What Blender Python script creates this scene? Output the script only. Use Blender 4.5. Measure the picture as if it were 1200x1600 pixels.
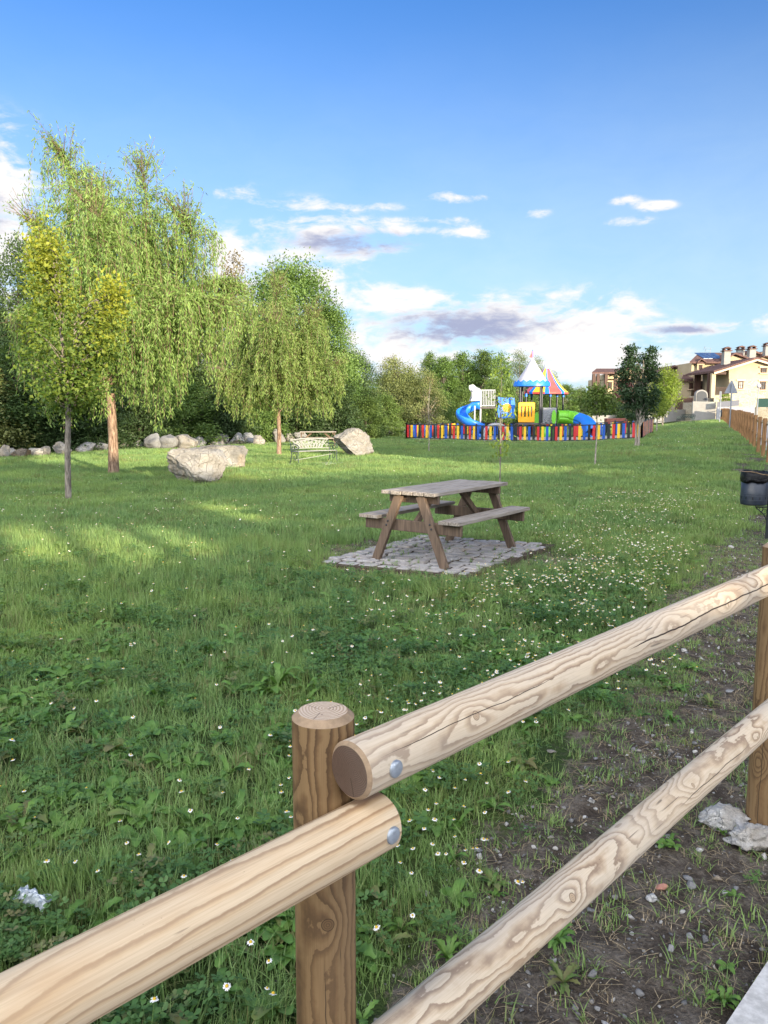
import bpy, bmesh, math, random
import numpy as np
from mathutils import Vector, Matrix, noise as mnoise

for _o in list(bpy.data.objects):
    bpy.data.objects.remove(_o)
scene = bpy.context.scene
COL = scene.collection
R = math.radians

# ------------------------------------------------------------------ camera
CAM_H, PITCH, FPX = 1.57, R(7.35), 1202.0          # focal length in pixels of a 1200 x 1600 frame
cam_data = bpy.data.cameras.new('camera')
cam = bpy.data.objects.new('camera', cam_data)
COL.objects.link(cam)
cam.location = (0, 0, CAM_H)
cam.rotation_euler = (R(90) - PITCH, 0, 0)
cam_data.sensor_fit = 'VERTICAL'
cam_data.sensor_height = 24.0
cam_data.sensor_width = 18.0
cam_data.lens = 24.0 * FPX / 1600.0
cam_data.clip_start = 0.02
cam_data.clip_end = 3000
scene.camera = cam

# ------------------------------------------------------------------ sun, exposure
SUN_EL, SUN_AZ = R(9.0), R(150.0)                   # azimuth clockwise from +Y
SUN_DIR = Vector((math.sin(SUN_AZ) * math.cos(SUN_EL), math.cos(SUN_AZ) * math.cos(SUN_EL), math.sin(SUN_EL)))
sun_data = bpy.data.lights.new('sun', 'SUN')
sun_data.energy = 3.6
sun_data.color = (1.0, 0.86, 0.62)
sun_data.angle = R(0.5)
sun = bpy.data.objects.new('sun', sun_data)
COL.objects.link(sun)
sun.rotation_euler = (-SUN_DIR).to_track_quat('-Z', 'Y').to_euler()
sun.location = SUN_DIR * 100
scene.view_settings.view_transform = 'Standard'
scene.view_settings.look = 'None'
scene.view_settings.gamma = 1.0
scene.view_settings.exposure = 1.65
scene.cycles.max_bounces = 6
scene.cycles.diffuse_bounces = 3
scene.cycles.transparent_max_bounces = 8
scene.cycles.sample_clamp_indirect = 4.0

# ------------------------------------------------------------------ node expressions
class S:
    """a node socket with arithmetic"""
    def __init__(s, nt, sock): s.nt, s.k = nt, sock
    def _m(s, op, *o, clamp=False):
        n = s.nt.nodes.new('ShaderNodeMath'); n.operation = op; n.use_clamp = clamp
        for i, v in enumerate((s,) + o):
            if isinstance(v, S): s.nt.links.new(v.k, n.inputs[i])
            else: n.inputs[i].default_value = v
        return S(s.nt, n.outputs[0])
    def __add__(s, o): return s._m('ADD', o)
    __radd__ = __add__
    def __sub__(s, o): return s._m('SUBTRACT', o)
    def __rsub__(s, o): return (s * -1.0) + o
    def __mul__(s, o): return s._m('MULTIPLY', o)
    __rmul__ = __mul__
    def __truediv__(s, o): return s._m('DIVIDE', o)
    def __pow__(s, o): return s._m('POWER', o)
    def abs(s): return s._m('ABSOLUTE')
    def fract(s): return s._m('FRACT')
    def exp(s): return s._m('EXPONENT')
    def sqrt(s): return s._m('SQRT')
    def sin(s): return s._m('SINE')
    def max(s, o): return s._m('MAXIMUM', o)
    def min(s, o): return s._m('MINIMUM', o)
    def lt(s, o): return s._m('LESS_THAN', o)
    def gt(s, o): return s._m('GREATER_THAN', o)
    def clamp(s): return s._m('ADD', 0.0, clamp=True)
    def ss(s, a, b, lo=0.0, hi=1.0):
        n = s.nt.nodes.new('ShaderNodeMapRange'); n.interpolation_type = 'SMOOTHSTEP'
        s.nt.links.new(s.k, n.inputs['Value'])
        n.inputs['From Min'].default_value = a; n.inputs['From Max'].default_value = b
        n.inputs['To Min'].default_value = lo; n.inputs['To Max'].default_value = hi
        return S(s.nt, n.outputs[0])

class G:
    """shorthand for building one node tree"""
    def __init__(g, nt): g.nt = nt
    def new(g, t, **p):
        n = g.nt.nodes.new(t)
        for k, v in p.items(): setattr(n, k, v)
        return n
    def put(g, sock, v):
        if isinstance(v, S): g.nt.links.new(v.k, sock)
        elif hasattr(v, 'is_output'): g.nt.links.new(v, sock)
        elif v is not None:
            if isinstance(v, (tuple, list)) and len(v) == 3 and sock.type == 'RGBA': v = tuple(v) + (1,)
            sock.default_value = v
    def sep(g, vec):
        n = g.new('ShaderNodeSeparateXYZ'); g.put(n.inputs[0], vec)
        return [S(g.nt, o) for o in n.outputs]
    def comb(g, x, y, z):
        n = g.new('ShaderNodeCombineXYZ')
        for i, v in enumerate((x, y, z)): g.put(n.inputs[i], v)
        return S(g.nt, n.outputs[0])
    def scale(g, vec, sx, sy, sz, off=(0, 0, 0)):
        n = g.new('ShaderNodeMapping'); g.put(n.inputs['Vector'], vec)
        n.inputs['Scale'].default_value = (sx, sy, sz); n.inputs['Location'].default_value = off
        return S(g.nt, n.outputs[0])
    def noise(g, vec, scale, detail=3, rough=0.55, dist=0.0, col=False):
        n = g.new('ShaderNodeTexNoise'); g.put(n.inputs['Vector'], vec)
        n.inputs['Scale'].default_value = scale; n.inputs['Detail'].default_value = detail
        n.inputs['Roughness'].default_value = rough; n.inputs['Distortion'].default_value = dist
        return S(g.nt, n.outputs['Color' if col else 'Fac'])
    def voro(g, vec, scale, out='Distance', feature='F1', rnd=1.0):
        n = g.new('ShaderNodeTexVoronoi', feature=feature); g.put(n.inputs['Vector'], vec)
        n.inputs['Scale'].default_value = scale; n.inputs['Randomness'].default_value = rnd
        return S(g.nt, n.outputs[out])
    def ramp(g, fac, stops, interp='LINEAR'):
        n = g.new('ShaderNodeValToRGB'); cr = n.color_ramp; cr.interpolation = interp
        while len(cr.elements) < len(stops): cr.elements.new(0.5)
        for e, (p, c) in zip(cr.elements, stops): e.position = p; e.color = tuple(c) + (1,)
        g.put(n.inputs[0], fac)
        return S(g.nt, n.outputs[0])
    def mix(g, f, a, b, mode='MIX'):
        n = g.new('ShaderNodeMix', data_type='RGBA', blend_type=mode)
        g.put(n.inputs[0], f); g.put(n.inputs[6], a); g.put(n.inputs[7], b)
        return S(g.nt, n.outputs[2])
    def obj(g): return S(g.nt, g.new('ShaderNodeTexCoord').outputs['Object'])
    def pos(g): return S(g.nt, g.new('ShaderNodeNewGeometry').outputs['Position'])
    def rnd(g): return S(g.nt, g.new('ShaderNodeObjectInfo').outputs['Random'])
    def attr(g, name):
        n = g.new('ShaderNodeAttribute', attribute_name=name)
        return S(g.nt, n.outputs['Fac'])
    def bump(g, h, strength=0.3, dist=0.01):
        n = g.new('ShaderNodeBump'); g.put(n.inputs['Height'], h)
        n.inputs['Strength'].default_value = strength; n.inputs['Distance'].default_value = dist
        return S(g.nt, n.outputs[0])
    def principled(g, color, rough=0.6, metal=0.0, spec=0.5, normal=None):
        n = g.new('ShaderNodeBsdfPrincipled')
        g.put(n.inputs['Base Color'], color); g.put(n.inputs['Roughness'], rough)
        n.inputs['Metallic'].default_value = metal
        n.inputs['Specular IOR Level'].default_value = spec
        if normal is not None: g.put(n.inputs['Normal'], normal)
        return S(g.nt, n.outputs[0])
    def out(g, sh, disp=None):
        n = g.new('ShaderNodeOutputMaterial'); g.put(n.inputs[0], sh)

def material(name):
    m = bpy.data.materials.new(name); m.use_nodes = True
    m.node_tree.nodes.clear()
    return m, G(m.node_tree)

# ------------------------------------------------------------------ world: low-sun sky with clouds
world = bpy.data.worlds.new('World'); scene.world = world; world.use_nodes = True
world.node_tree.nodes.clear()
g = G(world.node_tree)
sky = g.new('ShaderNodeTexSky', sky_type='NISHITA')
sky.sun_disc = False
sky.sun_elevation = SUN_EL; sky.sun_rotation = SUN_AZ
sky.altitude = 900; sky.air_density = 1.0; sky.dust_density = 1.5; sky.ozone_density = 6.0
SKY_K = 0.099
dvec = S(g.nt, g.new('ShaderNodeTexCoord').outputs['Generated'])
dx, dy, dz = g.sep(dvec)
hy = (dx * dx + dy * dy).sqrt().max(0.05)
azx = dx / dy.max(0.05)
el = dz / hy
# azimuth / elevation plane of the clouds
cv = g.comb(azx, el * 2.1, 0.0)
n1 = g.noise(cv, 9.0, 9, 0.62, 0.4)
n2 = g.noise(g.scale(cv, 1, 1.25, 1, (3.1, 1.7, 0)), 30.0, 7, 0.62, 0.4)
front = dy.gt(0.06)
blobs = [  # azimuth, elevation, half widths, strength
    (-0.56, 0.265, 0.13, 0.062, 1.0), (-0.52, 0.20, 0.10, 0.05, 0.5), (-0.19, 0.165, 0.06, 0.05, 0.40),
    (-0.105, 0.250, 0.045, 0.018, 0.50), (-0.06, 0.225, 0.11, 0.012, 0.52), (0.03, 0.226, 0.05, 0.007, 0.48), (-0.13, 0.212, 0.05, 0.012, 0.46), (-0.09, 0.192, 0.08, 0.010, 0.42), (-0.08, 0.165, 0.05, 0.026, 0.55), (0.01, 0.15, 0.06, 0.012, 0.42), (-0.02, 0.205, 0.07, 0.008, 0.36),
    (-0.185, 0.268, 0.026, 0.016, 0.62), (0.10, 0.262, 0.030, 0.006, 0.66), (0.075, 0.268, 0.03, 0.005, 0.5), (0.11, 0.222, 0.024, 0.008, 0.62), (0.19, 0.243, 0.018, 0.006, 0.55),
    (0.305, 0.226, 0.03, 0.006, 0.60), (0.34, 0.242, 0.024, 0.006, 0.60), (0.30, 0.252, 0.02, 0.006, 0.5), (0.245, 0.195, 0.010, 0.004, 0.5), (-0.02, 0.255, 0.05, 0.006, 0.42), (-0.06, 0.24, 0.05, 0.006, 0.40), (0.06, 0.238, 0.06, 0.005, 0.4),
    (0.10, 0.110, 0.13, 0.034, 0.75), (0.27, 0.085, 0.08, 0.055, 0.85), (0.02, 0.06, 0.30, 0.03, 0.45), (0.0, 0.135, 0.08, 0.015, 0.35), (-0.20, 0.20, 0.02, 0.02, 0.5),
    (0.375, 0.098, 0.06, 0.007, 0.6), (0.50, 0.105, 0.05, 0.014, 0.5), (0.45, 0.045, 0.18, 0.02, 0.35), (-0.30, 0.06, 0.30, 0.05, 0.45), (-0.42, 0.12, 0.2, 0.05, 0.3)]
dens = None
for (a, e, wa, we, k) in blobs:
    q = (azx - a) / wa; w = (el - e) / we
    b = ((q * q + w * w) * -1.0).exp() * k
    dens = b if dens is None else dens + b
cl_front = (dens * 0.75 + (n1 - 0.5) * 2.1 + (n2 - 0.5) * 1.0).ss(0.10, 0.62) * dens.ss(0.06, 0.30)
# unseen bright fill light added to the sky behind the camera, shaped as clouds
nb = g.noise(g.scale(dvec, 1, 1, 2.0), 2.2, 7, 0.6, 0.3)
fill_back = nb.ss(0.42, 0.62) * el.ss(0.10, 0.32) * dy.ss(0.0, -0.35)
shade = (n2 * 0.55 + n1 * 0.35 - (el * 1.4)).ss(-0.02, 0.34)
dark = ((((azx - 0.11) / 0.13) * ((azx - 0.11) / 0.13) + ((el - 0.108) / 0.026) * ((el - 0.108) / 0.026)) * -1.0).exp() \
     + ((((azx - 0.375) / 0.055) * ((azx - 0.375) / 0.055) + ((el - 0.098) / 0.006) * ((el - 0.098) / 0.006)) * -1.0).exp() \
     + ((((azx + 0.55) / 0.10) * ((azx + 0.55) / 0.10) + ((el - 0.225) / 0.035) * ((el - 0.225) / 0.035)) * -1.0).exp() \
     + ((((azx + 0.04) / 0.10) * ((azx + 0.04) / 0.10) + ((el - 0.212) / 0.016) * ((el - 0.212) / 0.016)) * -1.0).exp()
dk = ((dark + (n2 - 0.5) * 1.3)).ss(0.25, 1.0)
ccol = g.mix(dk, (0.98, 0.95, 0.93), (0.40, 0.44, 0.62))
hsv = g.new('ShaderNodeHueSaturation'); g.put(hsv.inputs['Color'], S(g.nt, sky.outputs[0]))
hsv.inputs['Saturation'].default_value = 0.98
bg1 = g.new('ShaderNodeBackground'); g.put(bg1.inputs[0], S(g.nt, hsv.outputs[0])); bg1.inputs[1].default_value = SKY_K
CLOUD_K = 0.35
bg2 = g.new('ShaderNodeBackground'); g.put(bg2.inputs[0], ccol); bg2.inputs[1].default_value = CLOUD_K
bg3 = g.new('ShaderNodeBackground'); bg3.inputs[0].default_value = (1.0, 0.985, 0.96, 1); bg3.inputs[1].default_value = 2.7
def mixsh(f, a, b):
    n = g.new('ShaderNodeMixShader'); g.put(n.inputs[0], f); g.put(n.inputs[1], a); g.put(n.inputs[2], b); return S(g.nt, n.outputs[0])
veil = el.ss(0.54, 0.0) * 0.70 * (n1 * 0.5 + 0.75)
bg4 = g.new('ShaderNodeBackground'); bg4.inputs[0].default_value = (0.78, 0.96, 1.0, 1); bg4.inputs[1].default_value = 0.325
w0 = mixsh(veil, S(g.nt, bg1.outputs[0]), S(g.nt, bg4.outputs[0]))
w1 = mixsh(cl_front * front, w0, S(g.nt, bg2.outputs[0]))
w2 = mixsh(fill_back, w1, S(g.nt, bg3.outputs[0]))
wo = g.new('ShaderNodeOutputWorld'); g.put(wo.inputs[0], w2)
world.cycles.sampling_method = 'MANUAL'; world.cycles.sample_map_resolution = 512

# ------------------------------------------------------------------ helpers: geometry
class MB:
    """collects shapes; build() links them as one mesh object"""
    def __init__(s): s.v, s.f, s.mi, s.sm = [], [], [], []
    def add(s, vs, fs, mi=0, smooth=False):
        b = len(s.v); s.v += [tuple(v) for v in vs]
        for f in fs: s.f.append(tuple(b + i for i in f)); s.mi.append(mi); s.sm.append(smooth)
    def box(s, c, size, rot=None, mi=0, bev=0.0):
        hx, hy_, hz = [q / 2 for q in size]
        if bev <= 0:
            vs = [Vector((x, y, z)) for x in (-hx, hx) for y in (-hy_, hy_) for z in (-hz, hz)]
            fs = [(0, 1, 3, 2), (4, 6, 7, 5), (0, 4, 5, 1), (2, 3, 7, 6), (0, 2, 6, 4), (1, 5, 7, 3)]
        else:
            bm = bmesh.new(); bmesh.ops.create_cube(bm, size=1)
            for v in bm.verts: v.co = Vector((v.co.x * 2 * hx, v.co.y * 2 * hy_, v.co.z * 2 * hz))
            bmesh.ops.bevel(bm, geom=bm.edges[:], offset=bev, segments=1, affect='EDGES')
            bm.verts.index_update(); vs = [v.co.copy() for v in bm.verts]; fs = [[v.index for v in f.verts] for f in bm.faces]; bm.free()
        if rot is not None: vs = [rot @ v for v in vs]
        c = Vector(c); s.add([v + c for v in vs], fs, mi)
    def bar(s, p0, p1, w, h, mi=0, up=(0, 0, 1), bev=0.0):
        """rectangular bar from p0 to p1: w across, h along up"""
        p0, p1 = Vector(p0), Vector(p1); z = (p1 - p0); L = z.length; z.normalize()
        x = Vector(up).cross(z)
        if x.length < 1e-4: x = Vector((1, 0, 0))
        x.normalize(); y = z.cross(x)
        s.box((p0 + p1) / 2, (w, h, L), Matrix((x, y, z)).transposed(), mi, bev)
    def tube(s, path, rad, n=8, mi=0, caps=True, smooth=True, closed=False):
        path = [Vector(p) for p in path]; m = len(path)
        if not hasattr(rad, '__len__'): rad = [rad] * m
        ref = None; vs = []; fs = []
        for i, p in enumerate(path):
            if closed: t = path[(i + 1) % m] - path[i - 1]
            else: t = path[min(i + 1, m - 1)] - path[max(i - 1, 0)]
            if t.length < 1e-9: t = Vector((0, 0, 1))
            t.normalize()
            if ref is None: ref = t.orthogonal().normalized()
            else:
                ref = ref - t * ref.dot(t)
                ref = ref.normalized() if ref.length > 1e-6 else t.orthogonal().normalized()
            b = t.cross(ref)
            for k in range(n):
                a = 2 * math.pi * k / n
                vs.append(p + (ref * math.cos(a) + b * math.sin(a)) * rad[i])
        for i in range(m if closed else m - 1):
            j = (i + 1) % m
            for k in range(n):
                k2 = (k + 1) % n
                fs.append((i * n + k, i * n + k2, j * n + k2, j * n + k))
        s.add(vs, fs, mi, smooth)
        if caps and not closed:
            s.add(vs[:n], [tuple(range(n - 1, -1, -1))], mi); s.add(vs[-n:], [tuple(range(n))], mi)
    def lathe(s, prof, c=(0, 0, 0), n=24, mi=0, smooth=True, a0=0.0, a1=2 * math.pi):
        full = abs(a1 - a0 - 2 * math.pi) < 1e-6; c = Vector(c); m = n if full else n + 1
        vs, fs = [], []
        for (r, z) in prof:
            for k in range(m):
                a = a0 + (a1 - a0) * k / n
                vs.append(c + Vector((r * math.cos(a), r * math.sin(a), z)))
        for i in range(len(prof) - 1):
            for k in range(n):
                k2 = (k + 1) % m
                fs.append((i * m + k, i * m + k2, (i + 1) * m + k2, (i + 1) * m + k))
        s.add(vs, fs, mi, smooth)
    def prism(s, poly, depth_vec, mi=0):
        """extrude a closed polygon (3-D points) along depth_vec"""
        n = len(poly); d = Vector(depth_vec); a = [Vector(p) for p in poly]; b = [p + d for p in a]
        s.add(a + b, [tuple(range(n)), tuple(range(2 * n - 1, n - 1, -1))] + [(i, (i + 1) % n + 0, n + (i + 1) % n, n + i) for i in range(n)], mi)
    def build(s, name, mats, parent=None, loc=(0, 0, 0), bevel=0.0):
        me = bpy.data.meshes.new(name); me.from_pydata(s.v, [], s.f)
        if not isinstance(mats, (list, tuple)): mats = [mats]
        for m in mats: me.materials.append(m)
        me.polygons.foreach_set('material_index', s.mi); me.polygons.foreach_set('use_smooth', s.sm)
        bm = bmesh.new(); bm.from_mesh(me); bmesh.ops.recalc_face_normals(bm, faces=bm.faces); bm.to_mesh(me); bm.free()
        me.update()
        o = bpy.data.objects.new(name, me); COL.objects.link(o); o.location = loc
        if parent is not None: o.parent = parent
        if bevel > 0:
            b = o.modifiers.new('bevel', 'BEVEL'); b.width = bevel; b.segments = 2; b.limit_method = 'ANGLE'
        return o

def mesh_np(name, V, F, mat, tint=None, smooth=False):
    V = np.asarray(V, np.float32).reshape(-1, 3); F = np.asarray(F, np.int32); k = F.shape[1]
    me = bpy.data.meshes.new(name); me.vertices.add(len(V)); me.vertices.foreach_set('co', V.ravel())
    me.loops.add(F.size); me.loops.foreach_set('vertex_index', F.ravel())
    me.polygons.add(len(F)); me.polygons.foreach_set('loop_start', np.arange(0, F.size, k, dtype=np.int32))
    me.polygons.foreach_set('use_smooth', np.full(len(F), smooth))
    if tint is not None:
        a = me.attributes.new('tint', 'FLOAT', 'POINT'); a.data.foreach_set('value', np.asarray(tint, np.float32))
    for m in (mat if isinstance(mat, (list, tuple)) else [mat]): me.materials.append(m)
    me.update(calc_edges=True)
    return me

def link(name, me, parent=None, loc=(0, 0, 0), rz=0.0, sc=1.0):
    o = bpy.data.objects.new(name, me); COL.objects.link(o); o.location = loc; o.rotation_euler = (0, 0, rz)
    o.scale = sc if hasattr(sc, '__len__') else (sc, sc, sc)
    if parent is not None: o.parent = parent
    return o

def tag(o, label, cat, group=None):
    o['label'] = label; o['category'] = cat
    if group: o['group'] = group
    return o
def setting(o, kind='structure'):
    o['kind'] = kind; return o
def thing(name, label, cat, loc=(0, 0, 0), rz=0.0, group=None):
    o = bpy.data.objects.new(name, None); COL.objects.link(o); o.location = loc; o.rotation_euler = (0, 0, rz)
    o.empty_display_size = 0.2
    return tag(o, label, cat, group)
def copy_tree(o, parent=None):
    c = o.copy(); COL.objects.link(c)
    if parent is not None: c.parent = parent
    for ch in list(o.children): copy_tree(ch, c)
    return c

# ------------------------------------------------------------------ the lie of the land
U44 = R(44.0)
FENCE0 = (-0.097, 1.174)
def _fence_line():
    pts = {}; x, y = FENCE0; h0 = 44.0
    out = [(x, y, R(h0))]
    s = 0.0; ds = 0.05
    while y < 260:
        h = 44.0 if s < 2.2 else 22.4 + 21.6 * math.exp(-(s - 2.2) / 3.7)
        x += math.sin(R(h)) * ds; y += math.cos(R(h)) * ds; s += ds
        out.append((x, y, R(h)))
    return out
FLINE = _fence_line()
_fa = np.array([(p[0], p[1]) for p in FLINE]); _fy = _fa[:, 1]; _fx = _fa[:, 0]
def fence_at(s):
    """position and heading s metres along the fence from the near post (negative: towards the camera's left)"""
    if s < 0: return (FENCE0[0] + math.sin(U44) * s, FENCE0[1] + math.cos(U44) * s, U44)
    return FLINE[min(int(round(s / 0.05)), len(FLINE) - 1)]
def fence_x(y):
    """x of the fence line at y (works on arrays)"""
    y = np.asarray(y, float)
    lo = FENCE0[0] + (y - FENCE0[1]) * math.tan(U44)
    return np.where(y < FENCE0[1], lo, np.interp(y, _fy, _fx))
def fence_dist(x, y):
    """signed distance left (+, park side) of the fence"""
    x = np.asarray(x, float); y = np.asarray(y, float)
    h = np.interp(y, _fy, [p[2] for p in FLINE][:len(_fy)])
    return (fence_x(y) - x) * np.cos(h)
def _ss(t, a, b):
    t = np.clip((np.asarray(t, float) - a) / (b - a), 0, 1); return t * t * (3 - 2 * t)
def gz(x, y):
    x = np.asarray(x, float); y = np.asarray(y, float)
    rise = np.interp(y, [9, 16, 24, 36, 58, 100, 130, 400], [0, 0.13, 0.31, 0.51, 0.73, 1.0, 1.5, 1.9])
    fd = fence_x(y) - x
    z = rise * (1 - _ss(fd, 0.5, 10.0))
    z = z + 0.035 * np.sin(x * 0.55 + 0.6) * np.sin(y * 0.43 + 1.0) * _ss(np.hypot(x, y), 3, 9)
    return z
_VN = {}
def vnoise(x, y, s, seed):
    """cheap value noise in numpy"""
    if seed not in _VN: _VN[seed] = np.random.default_rng(seed).random((256, 256))
    r = _VN[seed]; u = np.asarray(x) * s + 1000.3; v = np.asarray(y) * s + 1000.7
    i, j = np.floor(u).astype(int), np.floor(v).astype(int); f, h = u - i, v - j; f = f * f * (3 - 2 * f); h = h * h * (3 - 2 * h)
    q = lambda a, b: r[a % 256, b % 256]
    return (q(i, j) * (1 - f) + q(i + 1, j) * f) * (1 - h) + (q(i, j + 1) * (1 - f) + q(i + 1, j + 1) * f) * h
def micro(x, y):
    """clods and hollows of the soil near the photographer"""
    near = 1 - _ss(np.hypot(x, y), 7, 10)
    return near * (0.030 * (vnoise(x, y, 2.6, 61) - 0.5) + 0.026 * (vnoise(x, y, 6.5, 62) - 0.5) + 0.016 * (vnoise(x, y, 14.0, 63) - 0.5))
def ray(px, py):
    xx, yy = px - 600.0, py - 800.0
    return Vector((xx, FPX * math.cos(PITCH) - yy * math.sin(PITCH), -FPX * math.sin(PITCH) - yy * math.cos(PITCH)))
def at(px, py):
    """ground point seen at a pixel"""
    r = ray(px, py); r = r / r.y; t = 0.6
    while t < 400:
        p = r * t
        if CAM_H + p.z <= float(gz(p.x, p.y)): break
        t *= 1.003
    return Vector((p.x, p.y, float(gz(p.x, p.y))))
def PX(px, py, Y):
    r = ray(px, py); return Vector((r.x / r.y * Y, Y, CAM_H + r.z / r.y * Y))

# ------------------------------------------------------------------ materials
def plain(name, col, rough=0.6, var=0.12, scale=8.0, metal=0.0, spec=0.4, bump=0.0, dirt=None):
    m, g = material(name); p = g.obj()
    n = g.noise(p, scale, 5, 0.6)
    c = g.mix(n.ss(0.25, 0.75), tuple(v * (1 - var) for v in col), tuple(min(1, v * (1 + var)) for v in col))
    if dirt is not None:
        c = g.mix(g.noise(p, scale * 0.37, 6, 0.65).ss(0.52, 0.72) * 0.6, c, dirt)
    nrm = g.bump(g.noise(p, scale * 6, 4, 0.6), bump, 0.01) if bump else None
    g.out(g.principled(c, (n * 0.2 + (rough - 0.1)), metal, spec, nrm)); return m

def leaf_mat(name, dark, light, trans=0.4, rough=0.55, hue=0.0):
    m, g = material(name)
    t = g.attr('tint'); r = g.rnd()
    c = g.mix(t, dark, light)
    h = g.new('ShaderNodeHueSaturation'); g.put(h.inputs['Color'], c)
    g.put(h.inputs['Hue'], r * 0.012 + 0.494 + hue); g.put(h.inputs['Value'], r * 0.2 + 0.9)
    c = S(g.nt, h.outputs[0])
    pb = g.principled(c, rough, 0, 0.35)
    tr = g.new('ShaderNodeBsdfTranslucent'); g.put(tr.inputs[0], g.mix(1.0, c, (1.25, 1.2, 0.6), 'MULTIPLY'))
    mx = g.new('ShaderNodeMixShader'); mx.inputs[0].default_value = trans
    g.put(mx.inputs[1], pb); g.nt.links.new(tr.outputs[0], mx.inputs[2])
    g.out(S(g.nt, mx.outputs[0])); return m

def bark_mat(name, c0, c1, scale=1.0, bump=0.6):
    m, g = material(name); p = g.obj()
    n = g.noise(g.scale(p, 9 * scale, 9 * scale, 1.6 * scale), 3.0, 6, 0.65, 0.6)
    n2 = g.noise(p, 2.0, 4)
    c = g.mix(n.ss(0.35, 0.68), c0, c1)
    c = g.mix(n2.ss(0.5, 0.75) * 0.35, c, (0.16, 0.17, 0.13))
    g.out(g.principled(c, 0.85, 0, 0.2, g.bump(n, bump, 0.02))); return m

def log_mat(name, light, mid, darkc, knots=(), pith=(0.006, 0.004), spacing=0.0052, wob=0.020, crack=None, grey=0.0, end_dark=True, contrast=1.0, zs=1.0, jag=0.40, band=0.62):
    """turned softwood: growth rings in solid space round an off-centre pith, knots that bend them"""
    m, g = material(name); p = g.obj(); r = g.rnd()
    x, y, z = g.sep(p)
    off = r * 17.0
    pn = g.comb(x * 1.0, y * 1.0, z * (0.16 * zs) + off)
    w1 = g.noise(pn, 9.0, 2, 0.5); w2 = g.noise(g.comb(x, y, z * 0.5 + off), 24.0, 2, 0.5)
    px = x - pith[0]; py = y - pith[1]
    rad = (px * px + py * py).sqrt()
    f = rad + z * 0.005 + (w1 - 0.5) * (wob * 2.2) + (w2 - 0.5) * 0.006
    kmask = None; krad = None
    for (kx, ky, kz, ka, ks, kr) in knots:
        ddx, ddy, ddz = x - kx, y - ky, (z - kz) * 0.62
        d2 = ddx * ddx + ddy * ddy + ddz * ddz
        f = f + (d2 * (-1.0 / (ks * ks))).exp() * ka
        if kr > 0:
            dz2 = z - kz
            dd = (ddx * ddx + ddy * ddy + dz2 * dz2).sqrt() + (w2 - 0.5) * 0.004
            km = dd.ss(kr, kr * 0.86)
            kmask = km if kmask is None else kmask.max(km)
            kr_ = dd / kr
            krad = kr_ if krad is None else krad.min(kr_)
    t = (f / spacing).fract()
    w3 = g.noise(g.comb(x, y, z * 0.8 + off), 95.0, 2, 0.6)
    t = (t + (w3 - 0.5) * jag).fract()
    ring = g.ramp(t, [(0.0, light), (band - 0.26, light), (band, mid), (0.86, darkc), (0.94, darkc), (1.0, light)])
    fade = g.noise(g.comb(x, y, z * 0.3 + off), 5.0, 3).ss(0.30, 0.66)
    c = g.mix(fade * 0.50 + (1.0 - contrast) * 0.5, ring, tuple((a * 1.35 + b) / 2.35 for a, b in zip(light, mid)))
    grain = g.noise(g.comb(x * 1.0, y * 1.0, z * 0.03 + off), 260.0, 2)
    c = g.mix(grain.ss(0.45, 0.75) * 0.22, c, darkc)
    fib = g.noise(g.comb(x, y, z * 0.02 + off * 2.0), 620.0, 2, 0.7)
    c = g.mix(fib.ss(0.35, 0.75) * 0.25, c, tuple(v * 0.62 for v in mid))
    chk = g.noise(g.comb(x, y, z * 0.035 + off * 3.0), 150.0, 1).ss(0.70, 0.735) * g.noise(p, 9.0, 2).ss(0.50, 0.60)
    c = g.mix(chk * 0.75, c, tuple(v * 0.4 for v in darkc))
    spk = g.noise(p, 210.0, 2).ss(0.70, 0.76) * g.noise(p, 14.0, 2).ss(0.5, 0.65)
    c = g.mix(spk * 0.6, c, tuple(v * 0.45 for v in darkc))
    stain = g.noise(g.comb(x, y, z * 0.35 + off * 1.7), 7.0, 4).ss(0.58, 0.74)
    c = g.mix(stain * 0.40, c, tuple(v * s for v, s in zip(mid, (0.95, 0.80, 0.62))))
    if grey > 0:
        gn = g.noise(g.comb(x, y, z * 0.5 + off * 0.6), 6.0, 4).ss(0.35, 0.7)
        c = g.mix(gn * grey, c, g.mix(0.6, c, (0.43, 0.405, 0.365)))
    if kmask is not None:
        kc = g.ramp((krad * 3.0 + w2).fract(), [(0.0, tuple(v * 0.6 for v in mid)), (0.6, mid), (1.0, darkc)])
        kc = g.mix(krad.ss(0.72, 0.95), kc, tuple(v * 0.35 for v in darkc))
        c = g.mix(kmask, c, kc)
    h = t.ss(0.5, 0.95) * -0.4 + grain * 0.3 + fib * 0.25 - chk * 1.2
    ang = None
    for (ca, z0, z1, cw) in (crack or ()):
        # split along the log at angle ca (on the outer surface)
        d = (x * -math.sin(ca) + y * math.cos(ca) + (g.noise(g.comb(0.0, ca, z + off), 6.0, 3) - 0.5) * 0.016).abs()
        side = (x * math.cos(ca) + y * math.sin(ca)).gt(0.01)
        taper = (z - z0).ss(0, 0.12) * (z * -1.0 + z1).ss(0, 0.12)
        cm = (d * -1.0 + taper * cw).ss(-0.0003, 0.0003) * side * taper.gt(0.02)
        c = g.mix(cm, c, (0.035, 0.022, 0.014))
        h = h - cm * 2.0
    g.out(g.principled(c, 0.62, 0, 0.3, g.bump(h, 0.35, 0.0015))); return m

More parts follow.
